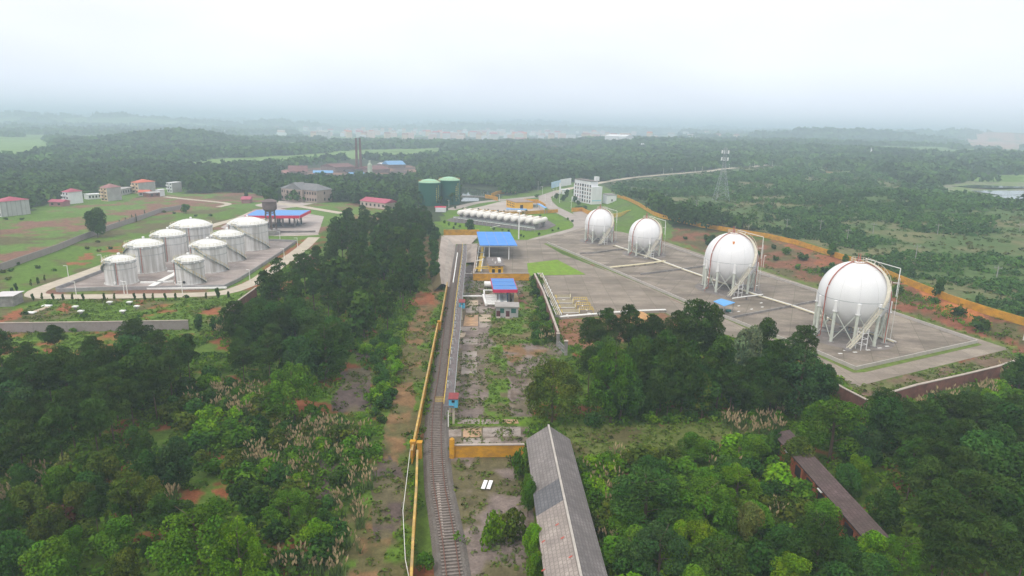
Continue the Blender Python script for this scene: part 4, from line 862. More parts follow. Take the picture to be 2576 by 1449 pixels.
def booth(px, z, lb, roofpx=None):
    b = Gz(*px); t = thing('guard_booth', lb, 'booth', b, group='booths on the trestle')
    MB().box(0, 0, z, 1.5, 1.4, 1.6).build('cabin', mat('sky_blue_paint', (.10, .42, .62), .6, .1, 1), t)
    MB().add([(-.85, -.85, z+1.55), (.85, -.85, z+1.55), (.85, 1.0, z+1.95), (-.85, 1.0, z+1.95), (-.85, -.85, z+1.65), (.85, -.85, z+1.65), (.85, 1.0, z+2.05), (-.85, 1.0, z+2.05)],
             [(3, 2, 1, 0), (4, 5, 6, 7), (0, 1, 5, 4), (1, 2, 6, 5), (2, 3, 7, 6), (3, 0, 4, 7)]).build('roof', mat('dark_red_roof', (.24, .055, .06), .7, .2, 1), t)
    MB().box(0, -.72, z+.95, .5, .06, .4).build('window', DARK(), t)
    MB().box(0, 0, 0, .35, .35, z).build('pillar', mat('cream_column', (.5, .45, .35)), t)
booth((1141, 1066), 3.3, 'small blue booth with dark red roof on a pillar at the near trestle end')
booth((1162, 804), 3.3, 'small blue booth with dark red roof halfway along the trestle')
for k, q in enumerate([(1128, 1075), (1128, 1062)]): 
    p = Gz(*q); tag(MB().tube([(0, 0, 0), (0, 0, 2.2)], .1, 8).build('marker_post', PIPEW(), loc=p), ['thin white post below the near trestle booth', 'second thin white post just behind the trestle end'][k], 'post', 'white track posts')

# ------------------------------------------------------------------ canopies
def canopy(name, label, cat, A, D_, ex, ey, z, th, roofm, fasciam=None, posts=(), slope=0., rot=0., postw=.3, postm=None, seams=0, origin=None):
    t = thing(name, label, cat, A, rot); x, y = ex/2, ey/2
    zz = lambda yy: z+slope*(yy/ey)
    V = [(-x, -y, zz(-y)), (x, -y, zz(-y)), (x, y, zz(y)), (-x, y, zz(y))]; V += [(a, b, c_+.15) for a, b, c_ in V]
    MB().add(V, [(3, 2, 1, 0), (4, 5, 6, 7), (0, 1, 5, 4), (1, 2, 6, 5), (2, 3, 7, 6), (3, 0, 4, 7)]).build('roof', roofm, t)
    if fasciam:
        for (x0, y0, x1, y1) in ((-x, -y-.08, x, -y-.08), (x+.08, -y, x+.08, y), (-x, y+.08, x, y+.08), (-x-.08, -y, -x-.08, y)):
            MB().bar((x0, y0, z+.17-th/2), (x1, y1, z+.17-th/2), .12, th).build('fascia', fasciam, t)
    for px_, py_ in posts: MB().box(px_, py_, 0, postw, postw, z+slope*py_/ey).build('post', postm or WHITE(), t)
    for k in range(seams):
        xx = -x+ex*(k+1)/(seams+1); MB().bar((xx, -y, zz(-y)+.18), (xx, y, zz(y)+.18), .12, .06).build('seam', STEEL(), t)
    return t
fl, fr_ = Gz(*ze(1095, 475)), Gz(*ze(1362, 475)); hz = 5.6
a, b_, c2, d2 = [Gz(*ze(x, y), hz) for x, y in ((965, 293), (1495, 295), (1485, 100), (1005, 100))]
cx, cy = (a+b_+c2+d2)[:2]/4; ex = (np.linalg.norm(a-b_)+np.linalg.norm(c2-d2))/2; ey = np.linalg.norm((a+b_-c2-d2)/2)
rot = math.atan2((b_-a)[1], (b_-a)[0])
cv = canopy('vehicle_canopy', 'large bright blue canopy roof on white posts over the truck loading bay', 'canopy', (cx, cy, .05), 0, ex, ey, hz, .3, mat('bright_blue_sheet', (.04, .25, .80), .55, .08, .3, stain=(.10, .30, .66), stain_amt=.5, stain_scale=(.3, .3, .3), band=('X', .9, .2)), None, [(-ex*.25, -ey*.48), (ex*.28, -ey*.48), (-ex*.25, ey*.45), (ex*.28, ey*.45)], 0, rot, .3, seams=3)
MB().bar((-ex/2, -ey/2, hz-.35), (ex/2, -ey/2, hz-.35), .15, .3).build('edge_truss', STEEL(), cv)
for k in range(6): MB().bar((-ex/2+ex*k/5, -ey/2, hz-.3), (-ex/2+ex*k/5, ey/2, hz-.3), .12, .25).build('beam', STEEL(), cv)
# pump house below it
ph0, ph1 = Gz(*ze(1152, 704)), Gz(*ze(1342, 704)); w_ = np.linalg.norm(ph1-ph0); rot = math.atan2((ph1-ph0)[1], (ph1-ph0)[0])
def block(name, label, cat, P, Q, depth, h, wallm, roofm, wins=(), doors=(), over=.35, parapet=False, winm=None, frame=None, group=None, zb=0., winside=(), flat=True):
    P = np.array(P); Q = np.array(Q); w = np.linalg.norm((Q-P)[:2]); rot = math.atan2((Q-P)[1], (Q-P)[0])
    t = thing(name, label, cat, (P[0], P[1], zb), rot, group)
    MB().box(w/2, depth/2, 0, w, depth, h).build('wall', wallm, t)
    if flat: MB().box(w/2, depth/2, h+.003, w+2*over, depth+2*over, .28).build('roof', roofm, t)
    for x, z, ww, hh in wins:
        f = MB().box(x*w, -.02, z*h, ww, .1, hh).build('window', winm or DARK(), t)
        if frame: b = MB(); b.bar((x*w-ww/2-.05, -.05, z*h-.05), (x*w+ww/2+.05, -.05, z*h-.05), .12, .1); b.bar((x*w-ww/2-.05, -.05, z*h+hh+.05), (x*w+ww/2+.05, -.05, z*h+hh+.05), .12, .1); b.build('sill', frame, f)
    for x, ww, hh in doors: MB().box(x*w, -.03, .02, ww, .12, hh).build('door', mat('dark_red_door', (.10, .035, .04), .7, .2, 1), t)
    for y, z, ww, hh in winside: MB().box(w+.02, y*depth, z*h, .1, ww, hh).build('window', winm or DARK(), t)
    return t
t = block('pump_house', 'small ochre pump house with dark flat roof below the bright blue canopy', 'building', ph0, ph1, 13.5, 3.0, mat('ochre_plaster', (.74, .42, .04), .8, .1, .3), mat('roof_bitumen', (.17, .145, .14), .9, .3, .6, stain=(.28, .26, .25), stain_amt=.5), [(.27, .12, 1.0, 1.5), (.73, .12, 1.0, 1.5), (.27, .80, .9, .28), (.73, .80, .9, .28)], (), .5, frame=mat('ochre_plaster', (.74, .42, .04)))
for k in range(2): MB().box(w_*.80, 5.5+k*3.0, 3.285, 1.0, 2.4, .7).build('roof_unit', PIPEW(), t)
for k, (u, v_) in enumerate(((.45, 3.), (.3, 8.))): MB().box(w_*u, v_, 3.285, .4, .4, .5).build('roof_vent', PIPEW(), t)
pg = thing('pipe_gantry', 'yellow and white pipe gantry between the ochre wall and the pump house', 'pipe rack', Gz(*ze(1000, 700)))
for (x0, y0, x1, y1, m_, z) in ((945, 700, 1000, 330, PIPEW(), 1.6), (1025, 700, 1080, 330, PIPEW(), 1.6), (985, 700, 1040, 330, YPAINT(), 1.2), (1000, 700, 1052, 330, YPAINT(), 1.2), (1012, 700, 1062, 330, YPAINT(), 1.5)):
    MB().tube([Gz(*ze(x0, y0-40), z), Gz(*ze(x1, y1-30), z)], .14, 8).build('pipe', m_, pg, world=True)
for (x0, y0, x1, y1, m_) in ((930, 650, 1150, 650, YPAINT()), (960, 632, 1150, 625, YPAINT()), (990, 490, 1085, 487, YPAINT()), (950, 535, 1060, 530, PIPEW()), (970, 420, 1070, 418, STEEL())):
    MB().tube([Gz(*ze(x0, y0-30), 1.9), Gz(*ze(x1, y1-30), 1.9)], .17, 8).build('cross_pipe', m_, pg, world=True)
for k in range(7):
    for x in (950, 1040): p = Gz(*ze(x+k*7, 690-k*45)); MB().box(p[0], p[1], 0, .22, .22, 1.9).build('stanchion', STEEL(), pg, world=True)
t = thing('fence_rail', 'white pipe barrier between the trestle and the ochre wall', 'barrier', Gz(*ze(795, 690))); MB().bar(Gz(*ze(795, 690), .9), Gz(*ze(900, 692), .9), .15).build('rail', PIPEW(), t, world=True)
for q in (800, 895): MB().bar(Gz(*ze(q, 697)), Gz(*ze(q, 697), 0)+[0, 0, .9], .14).build('post', PIPEW(), t, world=True)
# pump station with red fascia
hz = 4.6
a, b_, c2, d2 = [Gz(*ze(x, y), hz+.15) for x, y in ((1190, 922), (1533, 922), (1500, 762), (1182, 762))]
cx, cy = (a+b_+c2+d2)[:2]/4; ex = (np.linalg.norm(a-b_)+np.linalg.norm(c2-d2))/2; ey = np.linalg.norm((a+b_-c2-d2)/2); rot = math.atan2((b_-a)[1], (b_-a)[0])
cv = canopy('pump_canopy', 'blue roof with crimson fascia over the white pump manifold', 'canopy', (cx, cy, 0), 0, ex, ey, hz, .95, BLUE(), mat('crimson_fascia', (.60, .03, .10), .5, .08, .5), [(-ex*.30, -ey*.36), (ex*.18, -ey*.36), (ex*.36, -ey*.36), (-ex*.30, ey*.36), (ex*.30, ey*.36)], 0, rot, .45, GREY(), seams=0)
for k in range(2): MB().bar((-ex/2, -ey/2+ey*(k+1)/3, hz+.17), (ex/2, -ey/2+ey*(k+1)/3, hz+.17), .1, .05).build('seam', mat('seam_blue', (.03, .14, .45)), cv)
pm = thing('pump_manifold', 'row of white parallel pump pipes under the crimson edged canopy', 'pipe manifold', Gz(*ze(1250, 1130)))
MB().prism([tuple(Gz(*ze(x, y))[:2]) for x, y in ((1065, 1150), (1520, 1150), (1480, 960), (1050, 960))], -.02, .10).build('base_slab', mat('brick_slab', (.28, .2, .16), .9, .2, .6), pm, world=True)
for k in range(6):
    y = 1010+k*24; MB().tube([Gz(*ze(1075+k*5, y), .8), Gz(*ze(1400, y), .8)], .32, 8).build('pipe', PIPEW(), pm, world=True)
MB().tube([Gz(*ze(1060, 1000), 1.0), Gz(*ze(1100, 1140), 1.0)], .4, 10).build('header', PIPEW(), pm, world=True)
for k, x in enumerate((1265, 1285, 1305, 1325)):
    MB().tube([Gz(*ze(x, 1000), 1.1), Gz(*ze(x+10, 1120), 1.1)], .28, 8).build('pump_body', PIPEW() if k < 2 else STEEL(), pm, world=True)
for k in range(6): p = Gz(*ze(1415, 1005+k*22)); MB().lathe([(.01, .1), (.45, .1), (.45, .9), (.2, 1.2), (.01, 1.25)], 12, (p[0], p[1])).build('motor', mat('motor_blue', (.03, .12, .28), .5, .1, 1), pm, world=True)
for k in range(4): p = Gz(*ze(1112+k*18, 1145)); MB().tube([(p[0], p[1], .1), (p[0], p[1], 1.2)], .18, 8).build('inlet', PIPEW(), pm, world=True)
MB().box(*Gz(*ze(1495, 1060))[:2], .1, 1.6, 9, 1.6, .12).build('side_wall', mat('tan_plaster', (.5, .36, .2), .9, .2, .4), pm, world=True)
ln = thing('pipeline', 'white pipe with valves from the trestle to the pump manifold', 'pipeline', Gz(*ze(760, 1020)))
MB().tube([Gz(*ze(765, 1018), .8), Gz(*ze(1075, 1018), .8), Gz(*ze(1068, 935), .8), Gz(*ze(1190, 935), .8)], .28, 8).build('pipe', PIPEW(), ln, world=True)
for k in range(5): p = Gz(*ze(775+k*20, 1028)); MB().tube([(p[0], p[1], 0), (p[0], p[1], 1.3)], .14, 6).build('valve', STEEL(), ln, world=True)
p = Gz(*ze(1172, 905)); tag(MB().tube([(-2.2, 0, 1.3), (-1.9, 0, 1.3), (1.5, 0, 1.3), (1.8, 0, 1.3)], .95, 16).build('buffer_tank', PIPEW(), loc=p, smooth=True), 'white cylindrical buffer tank peeking out beside the crimson canopy', 'tank')
# grey brick hut
h0, h1 = Gz(*ze(1237, 1326)), Gz(*ze(1558, 1330)); hw = np.linalg.norm(h1-h0)
t = block('brick_hut', 'small grey brick hut with two dark doors and green shuttered windows', 'hut', h0, h1, 4.2, 2.9, mat('grey_brick', (.42, .41, .42), .9, .12, .5, joints=(.5, .25, .03), joint_col=(.3, .3, .3)), mat('grey_slab_roof', (.36, .34, .33), .9, .2, .4, stain=(.24, .22, .21)), [(.28, .46, 1.1, 1.25), (.79, .46, 1.3, 1.25)], [(.115, 1.0, 1.9), (.53, 1.0, 1.9)], .3, winm=mat('green_shutter', (.03, .12, .10), .6, .1, 1))
for x in (.115, .53): MB().box(x*hw, -.65, -.02, 1.1, .9, .4).build('door_step', COPING(), t)
# blue pump canopy in the sphere yard
hz = 2.9; q4 = [Gz(*zd(x, y), hz) for x, y in ((622, 1172), (690, 1203), (760, 1180), (672, 1155))]
t = thing('pump_canopy', 'small tilted blue roof over pumps between the pines and the third sphere', 'canopy', Gz(*zd(690, 1215), .16)); mb = MB()
mb.add([tuple(q) for q in q4]+[tuple(q+[0, 0, .12]) for q in q4], [(3, 2, 1, 0), (4, 5, 6, 7), (0, 1, 5, 4), (1, 2, 6, 5), (2, 3, 7, 6), (3, 0, 4, 7)]).build('roof', mat('faded_blue_sheet', (.12, .36, .72), .5, .08, .2), t, world=True)
cen = sum(q4)/4
for q in q4: r_ = cen+(q-cen)*.85; MB().bar([r_[0], r_[1], .16], [r_[0], r_[1], hz], .12).build('post', STEEL(), t, world=True)
for k, dx in enumerate((-1.2, 1.3)):
    MB().tube([(cen[0]+dx-.7, cen[1]-1, .75), (cen[0]+dx+.7, cen[1]-.8, .75)], .4, 10).build('pump', mat('pump_teal', (.03, .16, .17), .5, .1, 1), t, world=True)
# yard loading gantries
cr_m = mat('cream_frame', (.56, .50, .33), .7, .15, 1)
for k in range(4):
    y0 = (598, 740, 870, 1005)[k]; x0 = (730, 780, 835, 890)[k]; x1 = (1205, 1275, 1340, 1450)[k]; yt = y0-80
    t = thing('loading_gantry', ['farthest', 'second', 'third', 'nearest to the white edge pipe'][k]+' low cream pipe frame of four on the loading yard' if k < 3 else 'low cream pipe frame on the loading yard next to the white edge pipe', 'pipe rack', Gz(*xs(x0, y0), .05), group='cream pipe frames')
    for yy, m_, z in ((y0, PIPEW(), .5), (y0-25, cr_m, .4), (y0-50, cr_m, .4), (yt, cr_m, .5)): MB().tube([Gz(*xs(x0+(y0-yy)*.2, yy), z), Gz(*xs(x1, yy), z)], .075, 6).build('pipe', m_, t, world=True)
    MB().bar(Gz(*xs(x1, y0+10), .6), Gz(*xs(x1-5, yt-10), .6), .2, .6).build('end_frame', cr_m, t, world=True)
    MB().bar(Gz(*xs(x0+90, y0), .9), Gz(*xs(x0+60, yt), .9), .18).build('cross_bar', YPAINT(), t, world=True)
    if k < 3:
        xa, xb = (1300, 1375, 1465)[k], (1690, 1775, 1860)[k]; ya = y0+50
        r = thing('yellow_stair', ['yellow folding access ladder beside the farthest pipe frame', 'yellow folding access ladder beside the second pipe frame', 'yellow folding access ladder beside the third pipe frame'][k], 'access ladder', Gz(*xs(xa, ya), .05), group='yellow access ladders')
        A0, A1, B0, B1 = Gz(*xs(xa, ya-70), 1.3), Gz(*xs(xb-40, ya-70), 1.3), Gz(*xs(xa, ya), 1.3), Gz(*xs(xb, ya), 1.3)
        MB().bar(A0, A1, .1).build('side_rail', YPAINT(), r, world=True); MB().bar(B0, B1, .1).build('side_rail', YPAINT(), r, world=True)
        for j in range(8): MB().bar(A0+(A1-A0)*j/7, B0+(B1-B0)*j/7, .07).build('rung', YPAINT(), r, world=True)
        for q in (A0, B0, A1, B1): MB().bar(q, q*[1, 1, 0]+[0, 0, .05], .12).build('leg', YPAINT(), r, world=True)
# small white bollards and markers
def small_box(name, lb, px, w, d, h, m_, cat, group, z=0., rot=0.):
    return tag(MB().box(0, 0, 0, w, d, h, rot).build(name, m_, loc=Gz(*px, z)), lb, cat, group)
for k, (x, y) in enumerate(((515, 125), (558, 218), (600, 315), (645, 405), (687, 495))):
    tag(MB().lathe([(.2, 0), (.2, .6), (.12, .72), (.01, .75)], 10).build('bollard', PIPEW(), loc=Gz(*xs(x, y+12), .05), smooth=True), 'white bollard, %s from the lawn along the pipe bundle' % ['first', 'second', 'third', 'fourth', 'fifth'][k], 'bollard', 'white bollards by the pipe bundle')
for k, (x, y) in enumerate([(1020, 655), (1425, 697), (1540, 820), (1650, 937), (1722, 1025), (1640, 1080), (1110, 1068), (1130, 1130)]):
    small_box('paint_marker', 'small white slab lying on the loading yard, %s of the scattered eight' % ['first', 'second', 'third', 'fourth', 'fifth', 'sixth', 'seventh', 'eighth'][k], xs(x, y), .9, .35, .08, PIPEW(), 'marker', 'white slabs on the loading yard', .055, k*.7)
for k, (x, y) in enumerate([(585, 1122), (727, 1111), (777, 1080), (875, 1098), (1007, 1076), (1122, 1056), (1197, 1038)]):
    small_box('paint_marker', 'small white slab on the near sphere bund, %s from the brick wall corner' % ['first', 'second', 'third', 'fourth', 'fifth', 'sixth', 'seventh'][k], yi_(x, y), 1.0, .4, .08, PIPEW(), 'marker', 'white slabs by the near sphere', .165, .2)
for k, (x, y) in enumerate([(890, 1195), (905, 1256), (745, 1288), (553, 1240), (553, 1323), (432, 1336), (820, 937)]):
    small_box('paint_marker', 'small white slab round the blue pump canopy, %s counting outward' % ['first', 'second', 'third', 'fourth', 'fifth', 'sixth', 'seventh'][k], (1764.6+x*.169, 560.3+y*.169), 1.0, .4, .08, PIPEW(), 'marker', 'white slabs by the blue canopy', .165, .6)
for k, (x, y) in enumerate([(762, 402), (817, 448), (1107, 356), (1307, 356), (1380, 398), (1238, 446)]):
    t = thing('vent_box', 'small white capped vent in the grass, %s from the roadside hut' % ['first', 'second', 'fourth', 'fifth', 'sixth', 'third'][k], 'vent', Gz(*xt(x, y+8)), group='white vents in the grass')
    MB().box(0, 0, 0, .5, .5, .7).build('base', GREY(), t); MB().box(0, 0, .703, 1.3, 1.0, .3).build('cap', PIPEW(), t)
for px, lb in ((xt(472, 376), 'flat white slab on the far end of the tan trench'), (xt(312, 444), 'flat white slab on the near end of the tan trench')):
    small_box('cover_slab', lb, px, 2.2, 1.4, .25, PIPEW(), 'slab', 'trench slabs', .2)
tag(MB().bar(Gz(*xt(300, 452), .1), Gz(*xt(490, 385), .1), 1.6, .3).build('trench_cover', mat('tan_slab', (.42, .34, .26), .9, .25, .8), world=True), 'tan concrete trench cover in the grass below the loop road', 'trench cover')
# concrete slab field beside the track
slab_m = [mat('tan_slab', (.42, .34, .26), .9, .25, .8), mat('worn_slab', (.33, .285, .26), .9, .3, .5, stain=(.16, .12, .09), stain_amt=.7, stain_scale=(.3, .3, .3)), mat('orange_slab', (.46, .29, .17), .9, .3, .5, stain=(.3, .22, .18), stain_amt=.6, stain_scale=(.4, .4, .4))]
def slabq(px, k): return sheet('paving_slab', px, .06, slab_m[k], th=.05)
slabq([ze(815, 1080), ze(985, 1080), ze(985, 1160), ze(820, 1160)], 0); slabq([ze(820, 1165), ze(985, 1165), ze(985, 1260), ze(805, 1262)], 1)
slabq([ze(1000, 1165), ze(1165, 1165), ze(1165, 1255), ze(1000, 1258)], 1); slabq([ze(800, 1290), ze(985, 1290), ze(980, 1449), ze(770, 1449)], 2)
slabq([ze(1000, 1285), ze(1165, 1285), ze(1165, 1380), ze(1000, 1385)], 0); slabq([ze(1000, 1392), ze(1165, 1388), ze(1160, 1470), ze(1000, 1475)], 1)
slabq([zf(938, 252), zf(1185, 248), zf(1185, 300), zf(930, 304)], 1); slabq([zf(935, 325), zf(1035, 320), zf(1010, 375), zf(930, 380)], 0)
slabq([zf(1000, 400), zf(1180, 395), zf(1175, 470), zf(990, 480)], 1); slabq([zf(985, 560), zf(1170, 555), zf(1165, 680), zf(975, 690)], 1); slabq([zf(980, 700), zf(1170, 695), zf(1165, 840), zf(970, 850)], 1)
for k, q in enumerate([((545, 180), (675, 170), (672, 235), (548, 240)), ((688, 170), (848, 163), (848, 238), (690, 246)), ((862, 162), (1022, 155), (1022, 236), (862, 240)), ((1036, 154), (1190, 152), (1190, 232), (1036, 236)), ((690, 256), (848, 250), (848, 320), (692, 325)), ((862, 250), (1022, 246), (1022, 316), (862, 322)), ((650, 90), (835, 85), (830, 125), (640, 125)), ((850, 88), (1010, 85), (1000, 125), (845, 128)), ((1030, 85), (1160, 90), (1175, 122), (1025, 120))]):
    slabq([zg(x, y) for x, y in q], (1, 2, 1, 1, 1, 1, 1, 1, 2)[k])
t = thing('sheet_pile', 'two bright metal roofing sheets lying in the weeds near the long shed', 'metal sheets', Gz(*zg(897, 670)))
for k in range(2): MB().box((k-.5)*.75, 0, .3, .55, 2.3, .05, -.15).build('sheet', mat('bright_sheet', (.85, .85, .88), .4, .05, 1), t)
fc = thing('wire_fence', 'thin pale wire with a post beside the lower trackside wall', 'wire', Gz(*zg(165, 880))); MB().tube([Gz(*zg(238, 270), 1.6), Gz(*zg(165, 880), 1.6), Gz(*zg(185, 1300), 1.6), Gz(*zg(215, 1449), 1.6)], .04, 5).build('wire', PIPEW(), fc, world=True)
for q in ((238, 300), (163, 905), (188, 1330)): MB().bar(Gz(*zg(*q)), Gz(*zg(*q))+[0, 0, 1.7], .09).build('post', GREY(), fc, world=True)
# ------------------------------------------------------------------ long tiled shed
def tile_mat(name, col, rot, joint=.5):
    return mat(name, col, .9, .22, .4, stain=(col[0]*.55, col[1]*.55, col[2]*.58), stain_amt=.5, stain_scale=(.5, .5, .5), joints=(.62, .42, .045, .5, rot), joint_col=(col[0]*.5, col[1]*.5, col[2]*.5), fine=5)
ef_l, ef_r = Gz(1323, 1105, 3.8), Gz(1434, 1105, 3.8); en_l, en_r = Gz(1369, 1449, 3.8), Gz(1529, 1449, 3.8)
ax = ((en_l-ef_l)/np.linalg.norm(en_l-ef_l)+(en_r-ef_r)/np.linalg.norm(en_r-ef_r)); ax /= np.linalg.norm(ax)
wsh = np.linalg.norm((ef_r-ef_l)[:2]); O = (ef_l+ef_r)/2; O[2] = 0; rz = math.atan2(ax[1], ax[0]); LS = 46.
shed = thing('tiled_shed', 'long shed with a patched grey tile roof and pale ridge', 'shed', O, rz)
hw_, he, hr = wsh/2, 3.8, 6.1
MB().box(LS/2, 0, 0, LS-.6, wsh-1.0, 3.7).build('wall', mat('old_brick_wall', (.26, .15, .12), .9, .25, .5), shed)
MB().add([(.1, -hw_+.5, 3.7), (.1, hw_-.5, 3.7), (.1, 0, 6.0), (.4, -hw_+.5, 3.7), (.4, hw_-.5, 3.7), (.4, 0, 6.0)], [(0, 1, 2), (5, 4, 3), (0, 2, 5, 3), (1, 4, 5, 2), (0, 3, 4, 1)]).build('gable', mat('old_brick_wall', (.26, .15, .12)), shed)
r_ = rz
secs = [(0, 15.2, 'grey', (.27, .245, .24)), (15.2, 20.2, 'slate', (.165, .165, .18)), (20.2, LS, 'pale', (.37, .32, .295))]
def slab(x0, x1, sg, nm, m_, dz=0):
    y0, y1 = sg*hw_, 0; V = [(x0, y0, he+dz), (x1, y0, he+dz), (x1, y1, hr+dz), (x0, y1, hr+dz)]; V += [(a, b, c_-.18) for a, b, c_ in V]
    Fs = [(0, 1, 2, 3), (7, 6, 5, 4), (4, 5, 1, 0), (5, 6, 2, 1), (6, 7, 3, 2), (7, 4, 0, 3)]
    if sg > 0: Fs = [f[::-1] for f in Fs]
    return MB().add(V, Fs).build(nm, m_, shed)
for x0, x1, nm, col in secs: 
    o = slab(x0+.01, x1-.01, -1, 'roof_slope', tile_mat(nm+'_roof_tiles', col, -r_)); o['label'] = {'grey': 'weathered grey tiles', 'slate': 'dark slate coloured replacement tiles', 'pale': 'pale pinkish newer tiles'}[nm]
slab(0, LS, 1, 'roof_slope', tile_mat('brown_grey_roof_tiles', (.22, .20, .20), -r_))
MB().bar((-.1, 0, hr+.06), (LS, 0, hr+.06), .28, .14).build('ridge', mat('pale_ridge', (.42, .39, .36), .8, .15, 1), shed)
rng = random.Random(4)
for k, (x, y) in enumerate(((25.6, -3.0), (26.9, -1.0), (24.1, -1.3), (30.6, -.6), (30.2, -3.4))):
    z = he+(hr-he)*(1-abs(y)/hw_)+.02; s_ = (hr-he)/hw_; MB().add([(x-.12, y-.19, z-.19*s_+.02), (x+.12, y-.19, z-.19*s_+.02), (x+.12, y+.19, z+.19*s_+.02), (x-.12, y+.19, z+.19*s_+.02)], [(0, 1, 2, 3)]).build('red_tile', mat('red_tile', (.42, .10, .08), .8, .15, 1), shed)
# brick lean-to at the lower right
hb = 3.6
A, B2 = Gz(*yj(570, 760), hb), Gz(*yj(1130, 1400), hb); d = (B2-A)[:2]; d /= np.linalg.norm(d); A2 = A[:2]-d*11; Bx = B2[:2]+d*1; LL = np.linalg.norm(Bx-A2)
bs = thing('brick_shed', 'long narrow red brick lean-to with a dark roof half buried in trees', 'shed', (A2[0], A2[1], 0), math.atan2(d[1], d[0]))
side = 1 if (Gz(*yj(850, 850), hb)[:2]-A[:2])@np.array([-d[1], d[0]]) > 0 else -1
wd = 2.4
rb = mat('orange_red_brick', (.40, .13, .065), .9, .25, .8, stain=(.22, .10, .07), stain_amt=.5, stain_scale=(.6, .6, .6), joints=(.5, .25, .03))
MB().box(LL/2, side*(wd/2), 0, LL, wd-.5, hb-.4).build('wall', rb, bs)
V = [(0, -side*.25, hb-.15), (LL, -side*.25, hb-.15), (LL, side*wd, hb+.5), (0, side*wd, hb+.5)]; V += [(a, b, c_-.2) for a, b, c_ in V]; Fs = [(0, 1, 2, 3), (7, 6, 5, 4), (4, 5, 1, 0), (5, 6, 2, 1), (6, 7, 3, 2), (7, 4, 0, 3)]
MB().add(V, Fs if side > 0 else [f[::-1] for f in Fs]).build('roof', mat('dark_purple_roof', (.115, .08, .082), .95, .3, .8, stain=(.07, .06, .05), stain_amt=.5, joints=(.8, .4, .03, .5, -math.atan2(d[1], d[0]))), bs)
for k in range(int(LL/3.6)):
    x = 1.8+k*3.6; MB().box(x, side*.0+(.22*side)-.02*side, .9, 1.9, .2, 1.5).build('window', DARK(), bs); MB().box(x-1.8, -side*.0, 0, .45, .5, hb-.45).build('buttress', rb, bs)
    if k % 3 == 1: MB().box(x, -side*.1, hb-.62, 1.1, .5, .12).build('sun_shade', PIPEW(), bs)

# ------------------------------------------------------------------ green tanks
gm = mat('dark_green_shell', (.010, .095, .065), .5, .08, .2, stain=(.015, .08, .08), stain_amt=.4, stain_scale=(.1, .1, .05)); gd = mat('pale_green_dome', (.30, .52, .36), .6, .08, .3)
yel = mat('yellow_lettering', (.75, .62, .10), .6, .1, 2)
def glyph(b, o, u, w, n, s, rng):
    """one character of strokes on the tank wall; o origin, u tangent, n outward normal"""
    z = np.array([0, 0, 1.]); 
    def st(x0, y0, x1, y1, t=.12): b.bar(o+u*x0*s+z*y0*s+n*.03, o+u*x1*s+z*y1*s+n*.03, t*s, .05)
    for k in range(rng.choice((2, 3))): yy = .15+k*.33; st(.08, yy, .92, yy)
    for k in range(rng.choice((1, 2))): xx = rng.choice((.2, .5, .8)); st(xx, .05, xx, .95)
    if rng.random() < .6: st(.5, .5, .1, .05)
    if rng.random() < .6: st(.5, .5, .9, .05)
def green_tank(px, R, Ht, lb, seed):
    b = Gz(*px); t = thing('green_tank', lb, 'storage tank', b, group='tall green tanks')
    MB().lathe([(R, 0), (R, Ht)], 48, cap_hi=False).build('shell', gm, t, smooth=True)
    dz = .28*R; Rs = (R*R+dz*dz)/(2*dz); prof = [(R+.15, Ht-.25), (R+.15, Ht+.05)]+[(max(Rs*math.sin(a), .02), Ht+dz-Rs+Rs*math.cos(a)+.05) for a in np.linspace(math.asin(R/Rs), 0, 8)]
    MB().lathe(prof, 48).build('roof', gd, t, smooth=True)
    mb = MB(); mb.tube([(R*math.cos(a), R*math.sin(a), Ht+1.0) for a in np.linspace(0, 2*math.pi, 33)[:-1]], .06, 4, closed=True)
    for a in np.linspace(0, 2*math.pi, 25)[:-1]: mb.bar((R*math.cos(a), R*math.sin(a), Ht), (R*math.cos(a), R*math.sin(a), Ht+1), .08)
    mb.build('railing', mat('orange_rail', (.62, .38, .16), .7, .1, 1), t)
    rg = random.Random(seed); base = math.atan2(-b[1], -b[0]); L1 = MB()
    for col, (da, top, n_) in enumerate(((math.radians(40), Ht*.80, 8), (math.radians(54), Ht*.90, 8))):
        for k in range(n_):
            a = base+da; nv = np.array([math.cos(a), math.sin(a), 0]); u = np.array([-math.sin(a), math.cos(a), 0]); glyph(L1, nv*R+np.array([0, 0, top-(k+1)*Ht*.082])-u*.5, u, 1, nv, Ht*.07, rg)
    L1.build('lettering', yel, t)
green_tank(zc(812, 752), 6.9, 14.6, 'tall dark green tank nearer the pine belt with yellow characters', 3)
green_tank(zc(977, 742), 6.9, 15.6, 'taller dark green tank next to the pond with yellow characters', 5)
t = thing('stair_tower_pipe', 'slim grey and red lift column between the two green tanks', 'column', Gz(*zc(893, 745))); MB().box(0, 0, 0, 1.2, 1.2, 12).build('shaft', STEEL(), t); MB().box(0, 0, 12.003, 1.6, 3.2, .3).build('walkway', mat('orange_rail', (.62, .38, .16)), t)

